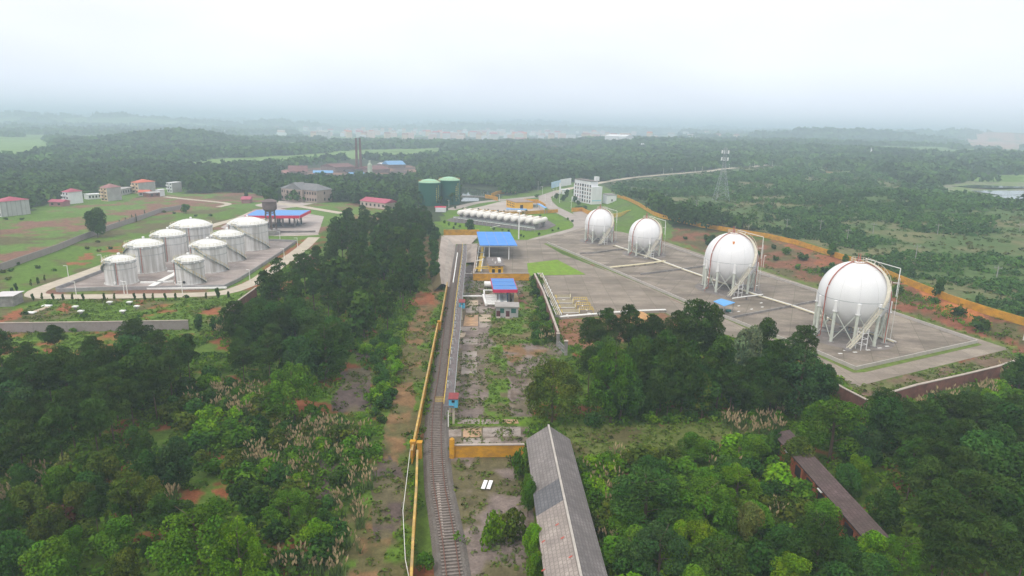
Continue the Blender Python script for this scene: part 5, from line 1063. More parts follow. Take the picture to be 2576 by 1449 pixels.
# ------------------------------------------------------------------ horizontal bullet tanks
b0 = None; bl_axis = math.atan2(10.4, 6.5)
f_first, f_last = Gz(*ym(705, 765)), Gz(*ym(1790, 905)); back = Gz(*ym(1955, 860)); axis = (back-f_last)[:2]; LB = np.linalg.norm(axis); rzb = math.atan2(axis[1], axis[0])
for k in range(12):
    p = f_first+(f_last-f_first)*k/11; p[2] = .12
    lb = 'white horizontal gas bullet, ' + ('end one beside the dark bushes on the west' if k == 0 else 'full length visible end one beside the lawn' if k == 11 else ['second', 'third', 'fourth', 'fifth', 'sixth', 'seventh', 'eighth', 'ninth', 'tenth', 'eleventh'][k-1]+' in the row counting from the west')
    if b0 is None:
        b0 = thing('gas_bullet', lb, 'horizontal tank', p, rzb, 'row of white horizontal gas bullets'); R = 1.35; z = 3.6
        pr = [(x, R*math.sqrt(max(0, 1-((R*.5-x)/(R*.5))**2))) if x < R*.5 else (x, R) for x in (.0, .1, .25, .45, R*.5)]; pr += [(LB-x, r) for x, r in pr[::-1]]
        mb = MB(); V = []; n = 20
        for x, r in pr: V += [(x, max(r, .01)*math.cos(2*math.pi*j/n), z+max(r, .01)*math.sin(2*math.pi*j/n)) for j in range(n)]
        mb.add(V, [(i*n+j, i*n+(j+1) % n, (i+1)*n+(j+1) % n, (i+1)*n+j) for i in range(len(pr)-1) for j in range(n)]).build('vessel', mat('bullet_white', (.80, .77, .73), .5, .06, .6), b0, smooth=True)
        for x in (LB*.22, LB*.78): MB().box(x, 0, 0, .6, 2.0, z-R*.75).build('saddle', GREY(), b0)
        MB().box(LB*.5, 0, z+R-.05, 1.1, .9, .7).build('manway', mat('pale_rusty_rail', (.60, .52, .44)), b0)
        MB().bar((LB*.3, 0, z+R+.5), (LB*.7, 0, z+R+.5), .12).build('top_pipe', CREAM(), b0)
    else: dup(b0, p, rzb, lb)
rack = thing('pipe_rack', 'grey pipe rack with many legs running under the front of the gas bullets', 'pipe rack', Gz(*ym(640, 770)))
r0, r1 = Gz(*ym(630, 785)), Gz(*ym(1800, 945))
for k, dz in enumerate((2.0, 2.3, 2.6)): MB().tube([r0+[0, k*.35-1, dz], r1+[0, k*.35-1, dz]], .13, 6).build('pipe', STEEL() if k else PIPEW(), rack, world=True)
for k in range(22):
    q = r0+(r1-r0)*k/21; mb = MB(); mb.bar(q+[0, -1.2, 0], q+[0, -1.2, 2.2], .16); mb.bar(q+[0, .3, 0], q+[0, .3, 2.2], .16); mb.bar(q+[0, -1.3, 2.1], q+[0, .4, 2.1], .14); mb.build('trestle_leg', STEEL(), rack, world=True)
t = thing('access_stair', 'short white stair leading down from the bullet tank pipe rack', 'stair', Gz(*ym(1170, 885))); MB().bar(Gz(*ym(1170, 880)), Gz(*ym(1290, 850), 2.2), 1.0, .25).build('flight', PIPEW(), t, world=True); MB().bar(Gz(*ym(1170, 880), 1.), Gz(*ym(1290, 850), 3.2), .08).build('handrail', PIPEW(), t, world=True)

# ------------------------------------------------------------------ depot, office and other buildings behind
def two(a, b, z=0): return at(*a), at(*b)
och = mat('ochre_plaster', (.74, .42, .04))
P, Q = Gz(*ym(1390, 575)), Gz(*ym(1520, 617)); w0 = np.linalg.norm(Q-P)
block('filling_hall', 'ochre single-storey filling hall with brown flat roof in the pale depot yard', 'building', P, Q, 12, 4.2, och, mat('brown_flat_roof', (.30, .23, .20), .9, .2, .4), [(x, z_, 1.1, .9) for x in (.12, .3, .48, .66, .84) for z_ in (.25, .62)], (), .25, winside=[(.35, .05, 2.0, 2.4)])
t = thing('filling_shed', 'open shed with pale blue roof beside the ochre filling hall', 'shed', Gz(*ym(1740, 560)))
q4 = [Gz(*ym(x, y), 3.2) for x, y in ((1940, 603), (1975, 598), (1870, 535), (1830, 540))]; q4 = [q4[0], q4[1], q4[2], q4[3]]
MB().add([tuple(q) for q in q4]+[tuple(q+[0, 0, .2]) for q in q4], [(3, 2, 1, 0), (4, 5, 6, 7), (0, 1, 5, 4), (1, 2, 6, 5), (2, 3, 7, 6), (3, 0, 4, 7)]).build('roof', mat('faded_blue_sheet', (.12, .36, .72)), t, world=True)
for q in q4: MB().bar([q[0], q[1], 0], q, .25).build('post', STEEL(), t, world=True)
MB().bar(Gz(*ym(1650, 562), 1), Gz(*ym(1850, 568), 1), 2.2, 1.8).build('cylinder_stock', mat('stock_grey', (.18, .22, .22), .8, .5, 1), t, world=True)
t = thing('gate_canopy', 'small pale blue roof behind the bullet tanks', 'canopy', Gz(*ym(1535, 690))); MB().box(0, 0, 3.0, 12, 4, .25).build('roof', mat('faded_blue_sheet', (.12, .36, .72)), t)
for x in (-5, 5):
    for y in (-1.5, 1.5): MB().box(x, y, 0, .25, .25, 3).build('post', STEEL(), t)
wh = mat('white_render', (.74, .75, .78), .8, .06, .3, stain=(.6, .6, .62), stain_amt=.4, stain_scale=(.3, .3, .08))
# office block: corner seen from the yard; window facade faces left
c0 = Gz(*xv(500, 1108)); c1 = Gz(*xv(722, 1100)); c2_ = Gz(*xv(330, 950)); hO = height_to(c1, xv(0, 722)[1]); hT = hO+3.4
ob = thing('office_block', 'white five-storey office block with a window front and a blank side wall', 'building', (c0[0], c0[1], 0)); e1 = (c1-c0)[:2]; e2 = (c2_-c0)[:2]
w1 = np.linalg.norm(e1); u1 = e1/w1; u2 = np.array([-u1[1], u1[0]]); dep = 24.; ang = math.atan2(u1[1], u1[0]); ob.rotation_euler = (0, 0, ang); w1 = w1
MB().box(w1/2, dep/2, 0, w1, dep, hO).build('wall', wh, ob); MB().box(w1/2-.8, dep/2+1.2, hO+.003, w1-2.4, dep-2.6, hT-hO).build('upper_storey', wh, ob)
MB().box(w1/2-.8, dep/2+1.2, hT+.006, w1-1.6, dep-1.8, .35).build('roof', mat('roof_bitumen', (.17, .145, .14)), ob); MB().box(w1*.72, 4, hT+.36, 2.6, 2.6, 2.8).build('roof_tank', wh, ob)
fh = hO/4.6
for f in range(5):
    for k in range(7):
        y = 2.2+k*3.2; x_ = -.03
        if k == 3: MB().box(x_, y, fh*f+.9, .12, 1.9, fh*.72).build('window', DARK(), ob)
        else: wdw = MB().box(x_, y, fh*f+1.1, .12, 1.2, 1.5).build('window', DARK(), ob); MB().box(x_-.06, y, fh*f+.85, .15, 1.4, .22).build('sill', mat('red_sill', (.5, .2, .15)), wdw)
MB().box(-1.6, 18, 0, 3.2, 6, 3.2).build('porch', wh, ob); MB().box(w1/2, -.03, 2.2, w1*.9, .06, .5).build('blue_stripe', mat('light_blue_stripe', (.25, .60, .75), .7, .05, 1), ob)
P, Q = Gz(*xv(850, 1102)), Gz(*xv(1040, 1100)); block('side_house', 'low white house with flat grey roof next to the office block', 'building', P, Q, 9, 6.2, wh, GREY(), [(.5, .3, 1, 1.4)], (), .3, winside=[])
P, Q = Gz(*ym(2040, 325)), Gz(*ym(2165, 300)); t = thing('billboard_wall', 'long white roadside display wall with a blue end', 'display wall', P)
MB().bar(P+[0, 0, 3], Q+[0, 0, 3.6], .5, 5).build('blue_panel', mat('pale_blue_panel', (.45, .62, .80), .7, .1, .3), t, world=True); MB().bar(Q+[0, 0, 3.6], Gz(*ym(2318, 285))+[0, 0, 4.2], .5, 6).build('white_panel', wh, t, world=True)
P = Gz(*ym(2160, 395)); t = thing('gate_house', 'tiny white gate house with a flat roof by the junction', 'building', P); MB().box(4, 0, 0, 5, 4, 3.4).build('wall', wh, t); MB().box(4, 0, 3.403, 6.5, 5.2, .35).build('roof', wh, t); MB().box(0, 0, 0, 1.2, 1.2, 8.5).build('pylon', wh, t); MB().box(4, -2.03, .9, 1.4, .1, 1.2).build('window', DARK(), t)
def gable_house(name, lb, P, Q, depth, h, rise, wallm, roofm, nw=4, nf=1, hip=False, cat='house', group=None, sidem=None, balcony=False, z=0, over=.5, side_w=0):
    P = np.array(P, float); Q = np.array(Q, float); w = np.linalg.norm((Q-P)[:2]); rot = math.atan2((Q-P)[1], (Q-P)[0])
    t = thing(name, lb, cat, (P[0], P[1], P[2] if abs(P[2]) > .3 else 0), rot, group)
    MB().box(w/2, depth/2, -.5, w, depth, h+.5).build('wall', wallm, t)
    if sidem: MB().box(w+.03, depth/2, 0, .06, depth-.1, h-.1).build('side_wall', sidem, t)
    o = over; hi_ = min(w, depth)*.45 if hip else -.0
    V = [(-o, -o, h), (w+o, -o, h), (w+o, depth+o, h), (-o, depth+o, h), (-o+(hi_ if hip else 0), depth/2, h+rise), (w+o-(hi_ if hip else 0), depth/2, h+rise)]
    MB().add(V, [(3, 2, 1, 0), (0, 1, 5, 4), (2, 3, 4, 5), (1, 2, 5), (3, 0, 4)]).build('roof', roofm, t)
    fh = h/nf
    for f in range(nf):
        for k in range(nw):
            x = w*(k+.5)/nw; MB().box(x, -.02, f*fh+fh*.3, min(1.4, w/nw*.5), .1, fh*.42).build('window', DARK(), t)
        for k in range(side_w): MB().box(w+.07, depth*(k+.5)/side_w, f*fh+fh*.3, .1, 1.1, fh*.42).build('window', DARK(), t)
        if balcony and f: MB().box(w*.3, -.6, f*fh-.1, w*.5, 1.2, .9).build('balcony', wallm, t)
    return t
mag = mat('magenta_roof', (.40, .10, .15), .8, .12, .3); red = mat('red_orange_roof', (.55, .15, .10), .8, .12, .3); pl = mat('grey_plaster', (.42, .40, .40), .9, .15, .3, stain=(.3, .28, .28), stain_amt=.5); crm = mat('cream_plaster', (.66, .50, .36), .85, .1, .3); pnk = mat('dusty_roof', (.33, .17, .17), .9, .15, .3)
P, Q = Gz(*zc(232, 765)), Gz(*zc(372, 772)); gable_house('field_barn', 'long low barn with magenta roof behind the pine belt', Gz(*zc(232, 765)), Gz(*zc(440, 790)), 11, 3.6, 2.0, mat('pinkish_plaster', (.55, .45, .42), .9, .1, .3), mag, 6)
t = thing('white_shed', 'small low shed with crimson roof in front of the green tanks', 'shed', Gz(*ym(450, 650))); MB().box(0, 0, 0, 6, 4, 2.6).build('wall', wh, t); MB().box(-.3, .3, 2.603, 6.6, 4.6, .3).build('roof', mat('crimson_fascia', (.60, .03, .10)), t)
# village on the left
def villa(lb, x0, x1, yb, yt, kind, side=.45, nf=3, roofm=mag, wallm=None, sidem=None, hip=True, nw=2, balcony=True, ry=.2):
    P = Gz(*yn(x0, yb)); Q = Gz(*yn(x1, yb-4)); w = np.linalg.norm(Q-P); fw = w*(1-side)
    d = (Q-P)[:2]/w; rot = -.35; Pq = P; Qq = P+np.array([math.cos(rot), math.sin(rot), 0])*fw*1.05; H_ = height_to(P, yn(0, yt)[1])
    return gable_house('village_house', lb, Pq, Qq, w*side*1.9, H_*(1-ry), H_*ry, wallm or wh, roofm, nw, nf, hip, 'house', 'village houses at the forest edge', sidem, balcony)
villa('white house with magenta roof and a gridded grey side, cut by the frame edge', -60, 262, 560, 348, 1, .6, 3, mag, wh, mat('scaffold_side', (.50, .50, .50), .9, .1, .4, joints=(2.4, 2.2, .12), joint_col=(.25, .25, .25)))
villa('white three-storey house with magenta hip roof', 712, 915, 418, 250, 1, .5, 3, mag, wh, None)
villa('peach four-storey house with balconies and a grey side wall', 1135, 1350, 385, 198, 1, .5, 4, pnk, crm, pl)
villa('cream house with bright red-orange roof above the field road', 1480, 1722, 300, 147, 1, .55, 3, red, crm, pl)
villa('unfinished white house with a flat open top beside dark trees', 1872, 2030, 290, 175, 1, .5, 3, wh, wh, pl, ry=.03)
gable_house('farm_shed', 'low shed with faded magenta roof beside the white village house', Gz(*yn(550, 445)), Gz(*yn(700, 450)), 6, 2.6, 1.2, pnk, mag, 2, cat='shed', group='village sheds')
gable_house('farm_shed', 'low white outbuilding between the white and the peach village houses', Gz(*yn(990, 372)), Gz(*yn(1135, 362)), 6, 3.2, .2, wh, wh, 4, cat='shed', group='village sheds')
gable_house('farm_shed', 'long grey open outbuilding between the peach and the cream village houses', Gz(*yn(1345, 330)), Gz(*yn(1480, 300)), 6, 4.2, .2, pl, pl, 5, cat='shed', group='village sheds')
gable_house('farm_shed', 'low shed with red roof below the cream village house', Gz(*yn(1550, 330)), Gz(*yn(1660, 330)), 7, 2.4, 1.4, pl, red, 2, cat='shed', group='village sheds')
gable_house('farm_shed', 'low brick sheds with grey roof at the field road', Gz(*yn(1670, 345)), Gz(*yn(1790, 335)), 7, 2.6, .8, BRICK(), pl, 2, cat='shed', group='village sheds')
gable_house('farm_shed', 'small white gable wall at the start of the field road', Gz(*yn(1790, 335)), Gz(*yn(1845, 330)), 4, 4.4, .3, wh, wh, 0, cat='shed', group='village sheds')
gable_house('roadside_hut', 'small dark hut with pale flat roof by the loop road corner', Gz(*xt(-50, 385)), Gz(*xt(140, 380)), 5, 3.0, .15, GREY(), mat('pale_flat_roof', (.6, .58, .6), .9, .08, .5), 0, cat='hut')
# school
P, Q = at(*xw_(1090, 300)), at(*xw_(2090, 395)); sc = gable_house('school_building', 'long two-storey brown school with grey tiled roof and a central gable', P, Q, 14, 8.0, 3.6, mat('school_brick', (.36, .28, .25), .9, .12, .4), mat('grey_tiled_roof', (.19, .19, .20), .9, .15, .4), 14, 2, True, 'building', side_w=1)
w_s = np.linalg.norm((Q-P)[:2]); mb = MB(); xc = w_s*.42; gw = 7.5
MB().box(xc, -.9, 0, gw*2, 2.4, 8.0).build('gable_bay', mat('school_brick', (.36, .28, .25)), sc)
MB().add([(xc-gw, -2.1, 8), (xc+gw, -2.1, 8), (xc, -2.1, 12.2), (xc-gw, 7, 8), (xc+gw, 7, 8), (xc, 7, 12.2)], [(0, 1, 2), (5, 4, 3), (0, 2, 5, 3), (2, 1, 4, 5), (1, 0, 3, 4)]).build('gable_roof', mat('grey_tiled_roof', (.19, .19, .20)), sc)
for k in range(4): MB().box(xc-5.2+k*3.5, -2.13, 5.0, 1.3, .1, 2.0).build('window', DARK(), sc)
gable_house('field_barn', 'small magenta-roofed hut among bushes near the water tower', at(*za(1800, 752)), at(*za(1862, 752)), 8, 2.4, 1.6, pnk, mag, 0, cat='hut')
# fuel loading canopy and water tower
hz = 6.2; q4 = [Gz(*xw_(x, y), hz) for x, y in ((60, 755), (1590, 750), (1895, 600), (385, 592))]; cen = sum(q4)/4
t = thing('fuel_canopy', 'wide flat pale blue canopy with crimson edge over the tanker loading islands', 'canopy', (cen[0], cen[1], .1))
MB().add([tuple(q) for q in q4]+[tuple(q+[0, 0, .25]) for q in q4], [(3, 2, 1, 0), (4, 5, 6, 7), (0, 1, 5, 4), (1, 2, 6, 5), (2, 3, 7, 6), (3, 0, 4, 7)]).build('roof', mat('pale_blue_sheet', (.10, .30, .68), .5, .06, .2, band=('Y', .5, .2)), t, world=True)
for k in range(4): a, b = q4[k], q4[(k+1) % 4]; o = (a+b)/2-cen; o = o/np.linalg.norm(o)*.25; MB().bar(a+o+[0, 0, -.45], b+o+[0, 0, -.45], .25, 1.35).build('fascia', mat('crimson_fascia', (.60, .03, .10)), t, world=True)
for u in (.2, .42, .64, .86):
    for v_ in (.2, .8):
        p = q4[0]*(1-u)*(1-v_)+q4[1]*u*(1-v_)+q4[2]*u*v_+q4[3]*(1-u)*v_; MB().box(p[0], p[1], .1, .7, .7, hz-.15).build('column', GREY(), t, world=True)
for k, (x, y, lb) in enumerate(((1010, 1000, 'tangle of loading pipes under the west half of the fuel canopy'), (1560, 1000, 'tangle of loading pipes under the east half of the fuel canopy'))):
    p = Gz(*xw_(x, y)); s_ = thing('loading_island', lb, 'loading island', p+[0, 0, .1], group='tanker loading islands'); MB().box(0, 0, 0, 5, 9, .25).build('base', GREY(), s_); rg = random.Random(k)
    for j in range(9): x0, y0 = rg.uniform(-2, 2), rg.uniform(-4, 4); MB().tube([(x0, y0, .25), (x0, y0, rg.uniform(2, 4)), (x0+rg.uniform(-2, 2), y0+rg.uniform(-1, 1), rg.uniform(2.5, 4.2))], .14, 6).build('pipe', mat('dark_teal_pipe', (.10, .14, .15), .6, .2, 1), s_)
b = Gz(*xw_(800, 1270)); b[2] = 0; t = thing('water_tower', 'rusty brown water tower on slender legs between the tanks and the fuel canopy', 'water tower', b); rt = mat('rusty_tower', (.17, .13, .13), .8, .2, .6, stain=(.10, .08, .08), stain_amt=.5)
H1, H2 = height_to(b, xw_(0, 560)[1]), height_to(b, xw_(0, 345)[1]); MB().lathe([(4.2, -.1), (4.2, 2.2)], 8).build('base', GREY(), t)
MB().lathe([(.3, H1-1.2), (2.0, H1-1.0), (3.1, H1+.2), (3.15, H2), (3.45, H2+.02), (3.3, H2+.35), (1.5, H2+1.1), (.02, H2+1.3)], 20).build('tank', rt, t, smooth=True)
for k in range(6):
    a = math.pi/3*k; MB().bar((2.7*math.cos(a), 2.7*math.sin(a), 2.2), (2.1*math.cos(a), 2.1*math.sin(a), H1), .28).build('leg', rt, t)
for z in (.3, .55, .8):
    mb = MB(); zz_ = 2.2+(H1-2.2)*z; r = 2.7-.6*z; mb.tube([(r*math.cos(a), r*math.sin(a), zz_) for a in np.arange(6)*math.pi/3], .16, 5, closed=True); mb.build('ring_brace', rt, t)
MB().tube([(0, 0, 2.2), (0, 0, H1)], .3, 8).build('riser_pipe', rt, t)
# telecom mast
b = at(1813, 506); H_ = height_to(b, 368); t = thing('telecom_mast', 'tall pale steel lattice telecom mast rising from the scrub', 'mast', b); gl = mat('galvanised', (.34, .37, .40), .5, .1, 1)
def wr(z): return 3.6*(1-z/(H_*.62))+.9 if z < H_*.62 else .9
lv = [0, 4, 8, 11.5, 15, 18, 21, 23.5, 26, 29, 32, 35, 38, 41]; lv = [z for z in lv if z < H_-1]+[H_-1]
for sx_, sy_ in ((-1, -1), (1, -1), (1, 1), (-1, 1)):
    mb = MB()
    for a, c_ in zip(lv[:-1], lv[1:]): mb.bar((sx_*wr(a), sy_*wr(a), a), (sx_*wr(c_), sy_*wr(c_), c_), .15)
    mb.build('leg', gl, t)
mb = MB(); cn = ((-1, -1), (1, -1), (1, 1), (-1, 1))
for a, c_ in zip(lv[:-1], lv[1:]):
    for k in range(4):
        p, q = cn[k], cn[(k+1) % 4]; mb.bar((p[0]*wr(a), p[1]*wr(a), a), (q[0]*wr(c_), q[1]*wr(c_), c_), .07); mb.bar((q[0]*wr(a), q[1]*wr(a), a), (p[0]*wr(c_), p[1]*wr(c_), c_), .07); mb.bar((p[0]*wr(c_), p[1]*wr(c_), c_), (q[0]*wr(c_), q[1]*wr(c_), c_), .07)
mb.build('lattice', gl, t)
for z in (H_-4.5, H_-9): 
    MB().lathe([(2.2, z), (2.2, z+.15)], 16).build('platform', gl, t)
    for k in range(6): a = k*math.pi/3; MB().box(2.3*math.cos(a), 2.3*math.sin(a), z-.2, .35, .35, 2.2, a).build('antenna', PIPEW(), t)
MB().bar((0, 0, H_-1), (0, 0, H_+1), .15).build('lightning_rod', gl, t)
p = at(2188, 398); t = thing('relay_mast', 'small white relay mast on the distant wooded slope', 'mast', p); mb = MB(); mb.bar((0, 0, 0), (0, 0, 17), .8); mb.build('pole', PIPEW(), t); MB().box(.9, 0, 11, 1.6, 1, 3).build('panel', PIPEW(), t)
# brick works
bk = mat('chimney_brick', (.15, .085, .08), .9, .15, .3)
for (bx, by), ty, lb in ((zc(204, 478), 348, 'tall tapering brick chimney, the western of the pair'), (zc(236, 478), 348, 'tall tapering brick chimney, the eastern of the pair')):
    b = at(bx, by); H_ = height_to(b, ty); t = thing('brick_chimney', lb+' at the brick works', 'chimney', b, group='brick works chimneys')
    MB().lathe([(1.75, -1), (.95, H_)], 20).build('shaft', bk, t, smooth=True); MB().lathe([(1.15, H_-.8), (1.15, H_+.2), (.8, H_+.2), (.8, H_-.3)], 20, cap_hi=True).build('rim', bk, t)
b = at(*zc(313, 515)); H_ = height_to(b, zc(0, 378)[1]); t = thing('washing_tower', 'slim pale green-grey scrubber tower beside the brick chimneys', 'tower', b); gg = mat('scrubber_grey', (.40, .46, .36), .8, .1, .5)
MB().lathe([(3.4, -1), (3.4, H_*.25), (2.4, H_*.3), (2.2, H_*.75), (1.0, H_*.82), (.9, H_)], 16).build('shaft', gg, t); MB().lathe([(2.6, H_*.5), (2.6, H_*.52)], 16).build('ring', gg, t)
dkr = mat('sooty_red_roof', (.20, .10, .10), .9, .2, .2, stain=(.12, .08, .08), stain_amt=.5); blr = mat('works_blue_roof', (.16, .34, .58), .6, .1, .2)
def shed_far(lb, p0, p1, depth, h, rise, m_):
    P, Q = at(*p0), at(*p1); P[2] = min(P[2], Q[2]); gable_house('works_shed', lb, P, Q, depth, h, rise, mat('works_wall', (.24, .18, .17), .9, .15, .3), m_, 0, 1, False, 'factory shed', 'brick works sheds')
shed_far('arched dark red works shed farthest from the chimneys', za(2150, 545), za(2290, 545), 22, 4, 5, dkr); shed_far('low dusty works shed beside the arched one', za(2090, 548), za(2150, 548), 16, 3, 2, pnk)
shed_far('pale blue roofed works shed in front of the kiln', za(2335, 548), za(2480, 548), 14, 3, 2, blr); shed_far('long sooty kiln shed behind the chimneys', zc(20, 478), zc(190, 470), 26, 5, 3, dkr)
shed_far('small blue roofed shed at the foot of the chimneys', zc(140, 520), zc(262, 520), 9, 3, 1.5, blr); shed_far('dark open works shed between chimneys and scrubber', zc(115, 500), zc(255, 497), 10, 3, 2, mat('soot', (.06, .055, .06), .9, .2, .3))
shed_far('dusty red works shed east of the scrubber tower', zc(330, 490), zc(480, 480), 26, 4, 3, dkr); shed_far('shed with bright blue and white arched roof at the works yard', zc(470, 445), zc(610, 442), 20, 4, 4, blr)
shed_far('narrow white roofed shed beside the blue arched shed', zc(412, 432), zc(470, 430), 10, 3, 1.5, wh)
for x, y, x2, lb in ((1541, 233, 1620, 'distant white villa with pink roof in the woods'), (2278, 240, 2393, 'distant long white factory hall on the wooded plain'), (2400, 243, 2452, 'distant smaller white hall beside the long one')):
    P, Q = at(*zc(x, y)), at(*zc(x2, y)); P[2] = Q[2] = max(P[2], Q[2]); gable_house('distant_hall', lb, P, Q, 25, 10 if x < 2000 else 15, 4, wh, pnk if x < 2000 else wh, 0, 1, False, 'building', 'distant white halls')
for x, y, w_, lb in ((605, 162, 18, 'tiny white roofs far out on the eastern ridge'), (182, 209, 12, 'tiny white shed on the wooded plain behind the mast')):
    P = at(*zd(x-w_, y)); Q = at(*zd(x+w_, y)); Q[2] = P[2]; gable_house('distant_hall', lb, P, Q, 15, 7, 2, wh, wh, 0, 1, False, 'building', 'distant white halls')

# ------------------------------------------------------------------ poles and lamps
pole_m = mat('concrete_pole', (.30, .29, .28), .8, .1, 1)
ORD = ['first', 'second', 'third', 'fourth', 'fifth', 'sixth', 'seventh', 'eighth', 'ninth', 'tenth', 'eleventh', 'twelfth', 'thirteenth', 'fourteenth', 'fifteenth', 'sixteenth', 'seventeenth', 'eighteenth', 'nineteenth', 'twentieth']
def ordw(k):
    if k < 20: return ORD[k]
    tens = ['', '', 'twenty', 'thirty', 'forty', 'fifty', 'sixty', 'seventy', 'eighty', 'ninety']; k += 1
    if k >= 100: return 'hundred-and-'+ordw(k-101) if k > 100 else 'hundredth'
    return tens[k//10]+'-'+ORD[k % 10-1] if k % 10 else tens[k//10][:-1]+'ieth'
def upole(zf_, top, bot, k):
    b = at(*zf_(*bot)); H_ = height_to(b, zf_(*top)[1]); t = thing('utility_pole', 'concrete utility pole with crossarm in the scrub, %s from the brick works side' % ORD[k], 'utility pole', b, group='utility poles in the scrub')
    MB().tube([(0, 0, -.3), (0, 0, H_)], .17, 8, .10).build('pole', pole_m, t); MB().bar((-1.1, .3, H_-.7), (1.1, -.3, H_-.7), .14).build('crossarm', pole_m, t)
    for x in (-1, 0, 1): MB().tube([(x, -x*.3, H_-.6), (x, -x*.3, H_-.2)], .09, 6).build('insulator', STEEL(), t)
for k, (a, b) in enumerate([((320, 495), (320, 555)), ((517, 530), (515, 585)), ((847, 645), (843, 720)), ((1090, 650), (1080, 732)), ((1300, 658), (1292, 738)), ((1472, 715), (1460, 808)), ((1632, 678), (1625, 745)), ((1912, 812), (1890, 918)), ((2040, 682), (2030, 750)), ((2548, 680), (2545, 735)), ((2424, 948), (2400, 1036))]): upole(zd, a, b, k)
for k, (a, b) in enumerate([((1458, 245), (1458, 378)), ((1490, 245), (1490, 345)), ((1845, 210), (1845, 352)), ((1878, 210), (1878, 322))]):
    b_ = at(*ym(*b)); H_ = height_to(b_, ym(*a)[1]); t = thing('power_pole', 'slim concrete power pole near the pond, %s of two pairs' % ORD[k], 'utility pole', b_, group='paired power poles'); MB().tube([(0, 0, -.3), (0, 0, H_)], .2, 8, .14).build('pole', pole_m, t); MB().bar((-1, 0, H_-.6), (1, 0, H_-.6), .14).build('crossarm', pole_m, t)
lamp0 = None
def lamp(zf_, top, bot, lb, grp, arm=1.2):
    global lamp0
    b = at(*zf_(*bot)); H_ = max(4., height_to(b, zf_(*top)[1]))
    if lamp0 is None:
        lamp0 = thing('street_lamp', lb, 'street lamp', b, 0, grp); MB().tube([(0, 0, -.05), (0, 0, .97)], .11, 8, .07).build('post', PIPEW(), lamp0)
        lamp0.children[0].scale = (1, 1, 1); MB().box(-.55, 0, .955, 1.3, .22, .02).build('lamp_head', PIPEW(), lamp0); lamp0.scale = (1, 1, H_)
    else: dup(lamp0, b, random.uniform(-.6, .6), lb, grp, scale=(1, 1, H_))
G1 = 'lamps round the tank farm'
for k, (zz_, a, b) in enumerate([(xt, (680, 10), (690, 88)), (xt, (745, 130), (768, 262)), (xt, (1242, 165), (1251, 256)), (xt, (1270, 165), (1283, 258)), (xt, (1829, 165), (1837, 258)), (zb, (1652, 690), (1660, 785)), (zb, (1985, 495), (1988, 565)), (zb, (2113, 380), (2116, 455)), (zb, (1943, 320), (1948, 392)), (zb, (237, 560), (245, 632))]):
    lamp(zz_, a, b, 'white lamp post beside the tank yard, %s along the loop road' % ORD[k], G1)
G2 = 'lamps along the depot roads'
for k, (a, b) in enumerate([((560, 480), (565, 585)), ((1290, 400), (1290, 500)), ((1915, 285), (1908, 405)), ((1952, 400), (1950, 500)), ((2033, 455), (2033, 575)), ((2072, 325), (2070, 450)), ((2155, 390), (2155, 522)), ((2323, 500), (2322, 605)), ((2475, 215), (2475, 278)), ((2118, 240), (2115, 345))]):
    lamp(ym, a, b, 'pale street lamp on the depot road, %s from the green tanks' % ORD[k], G2)
for k, (x, yt, yb) in enumerate([(123, 358, 392), (155, 343, 384), (308, 336, 376), (363, 333, 368), (508, 328, 362), (552, 320, 357), (722, 306, 342), (852, 303, 337), (880, 293, 327), (993, 288, 320), (1017, 282, 313), (1132, 278, 303)]):
    lamp(zd, (x, yt), (x-1, yb), 'small distant lamp post on the far country road, %s from the office block' % ORD[k], 'lamps along the far country road')
b = Gz(*ym(1568, 1045)); H_ = height_to(b, ym(0, 655)[1]); t = thing('floodlight_mast', 'very tall white floodlight mast standing by the bright blue canopy', 'floodlight mast', b)
MB().tube([(0, 0, 0), (0, 0, H_)], .32, 12, .18).build('post', WHITE(), t); MB().lathe([(1.0, H_), (1.0, H_+.5), (.4, H_+.8)], 12).build('lamp_ring', PIPEW(), t)
p = Gz(*zd(935, 958)); t = thing('camera_pole', 'short white camera pole on the verge beside the third sphere', 'pole', p); MB().tube([(0, 0, 0), (0, 0, 4.6)], .09, 8).build('pole', PIPEW(), t); MB().box(.3, 0, 4.4, .7, .25, .25).build('camera', PIPEW(), t)
p = Gz(*yi_(2555, 1038)); t = thing('camera_pole', 'white camera pole at the far corner of the perimeter road', 'pole', p); MB().tube([(0, 0, 0), (0, 0, 6.2)], .1, 8).build('pole', PIPEW(), t); MB().box(.3, 0, 6.0, .7, .25, .25).build('camera', PIPEW(), t)
fp0 = None
for k, (x, yt, yb) in enumerate([(1340, 595, 670), (1408, 570, 648), (1478, 538, 612), (1525, 528, 620), (1620, 488, 560), (1453, 575, 625)]):
    b = at(*yn(x, yb)); H_ = height_to(b, yn(x, yt)[1]); t = thing('dark_post', 'dark creeper-covered post behind the diagonal wall, %s from the lone tree' % ORD[k], 'post', b, group='dark posts along the diagonal wall'); MB().tube([(0, 0, 0), (.1, 0, H_*.5), (0, 0, H_)], .3, 7, .22).build('post', mat('creeper_dark', (.05, .07, .04), .9, .3, 2), t)

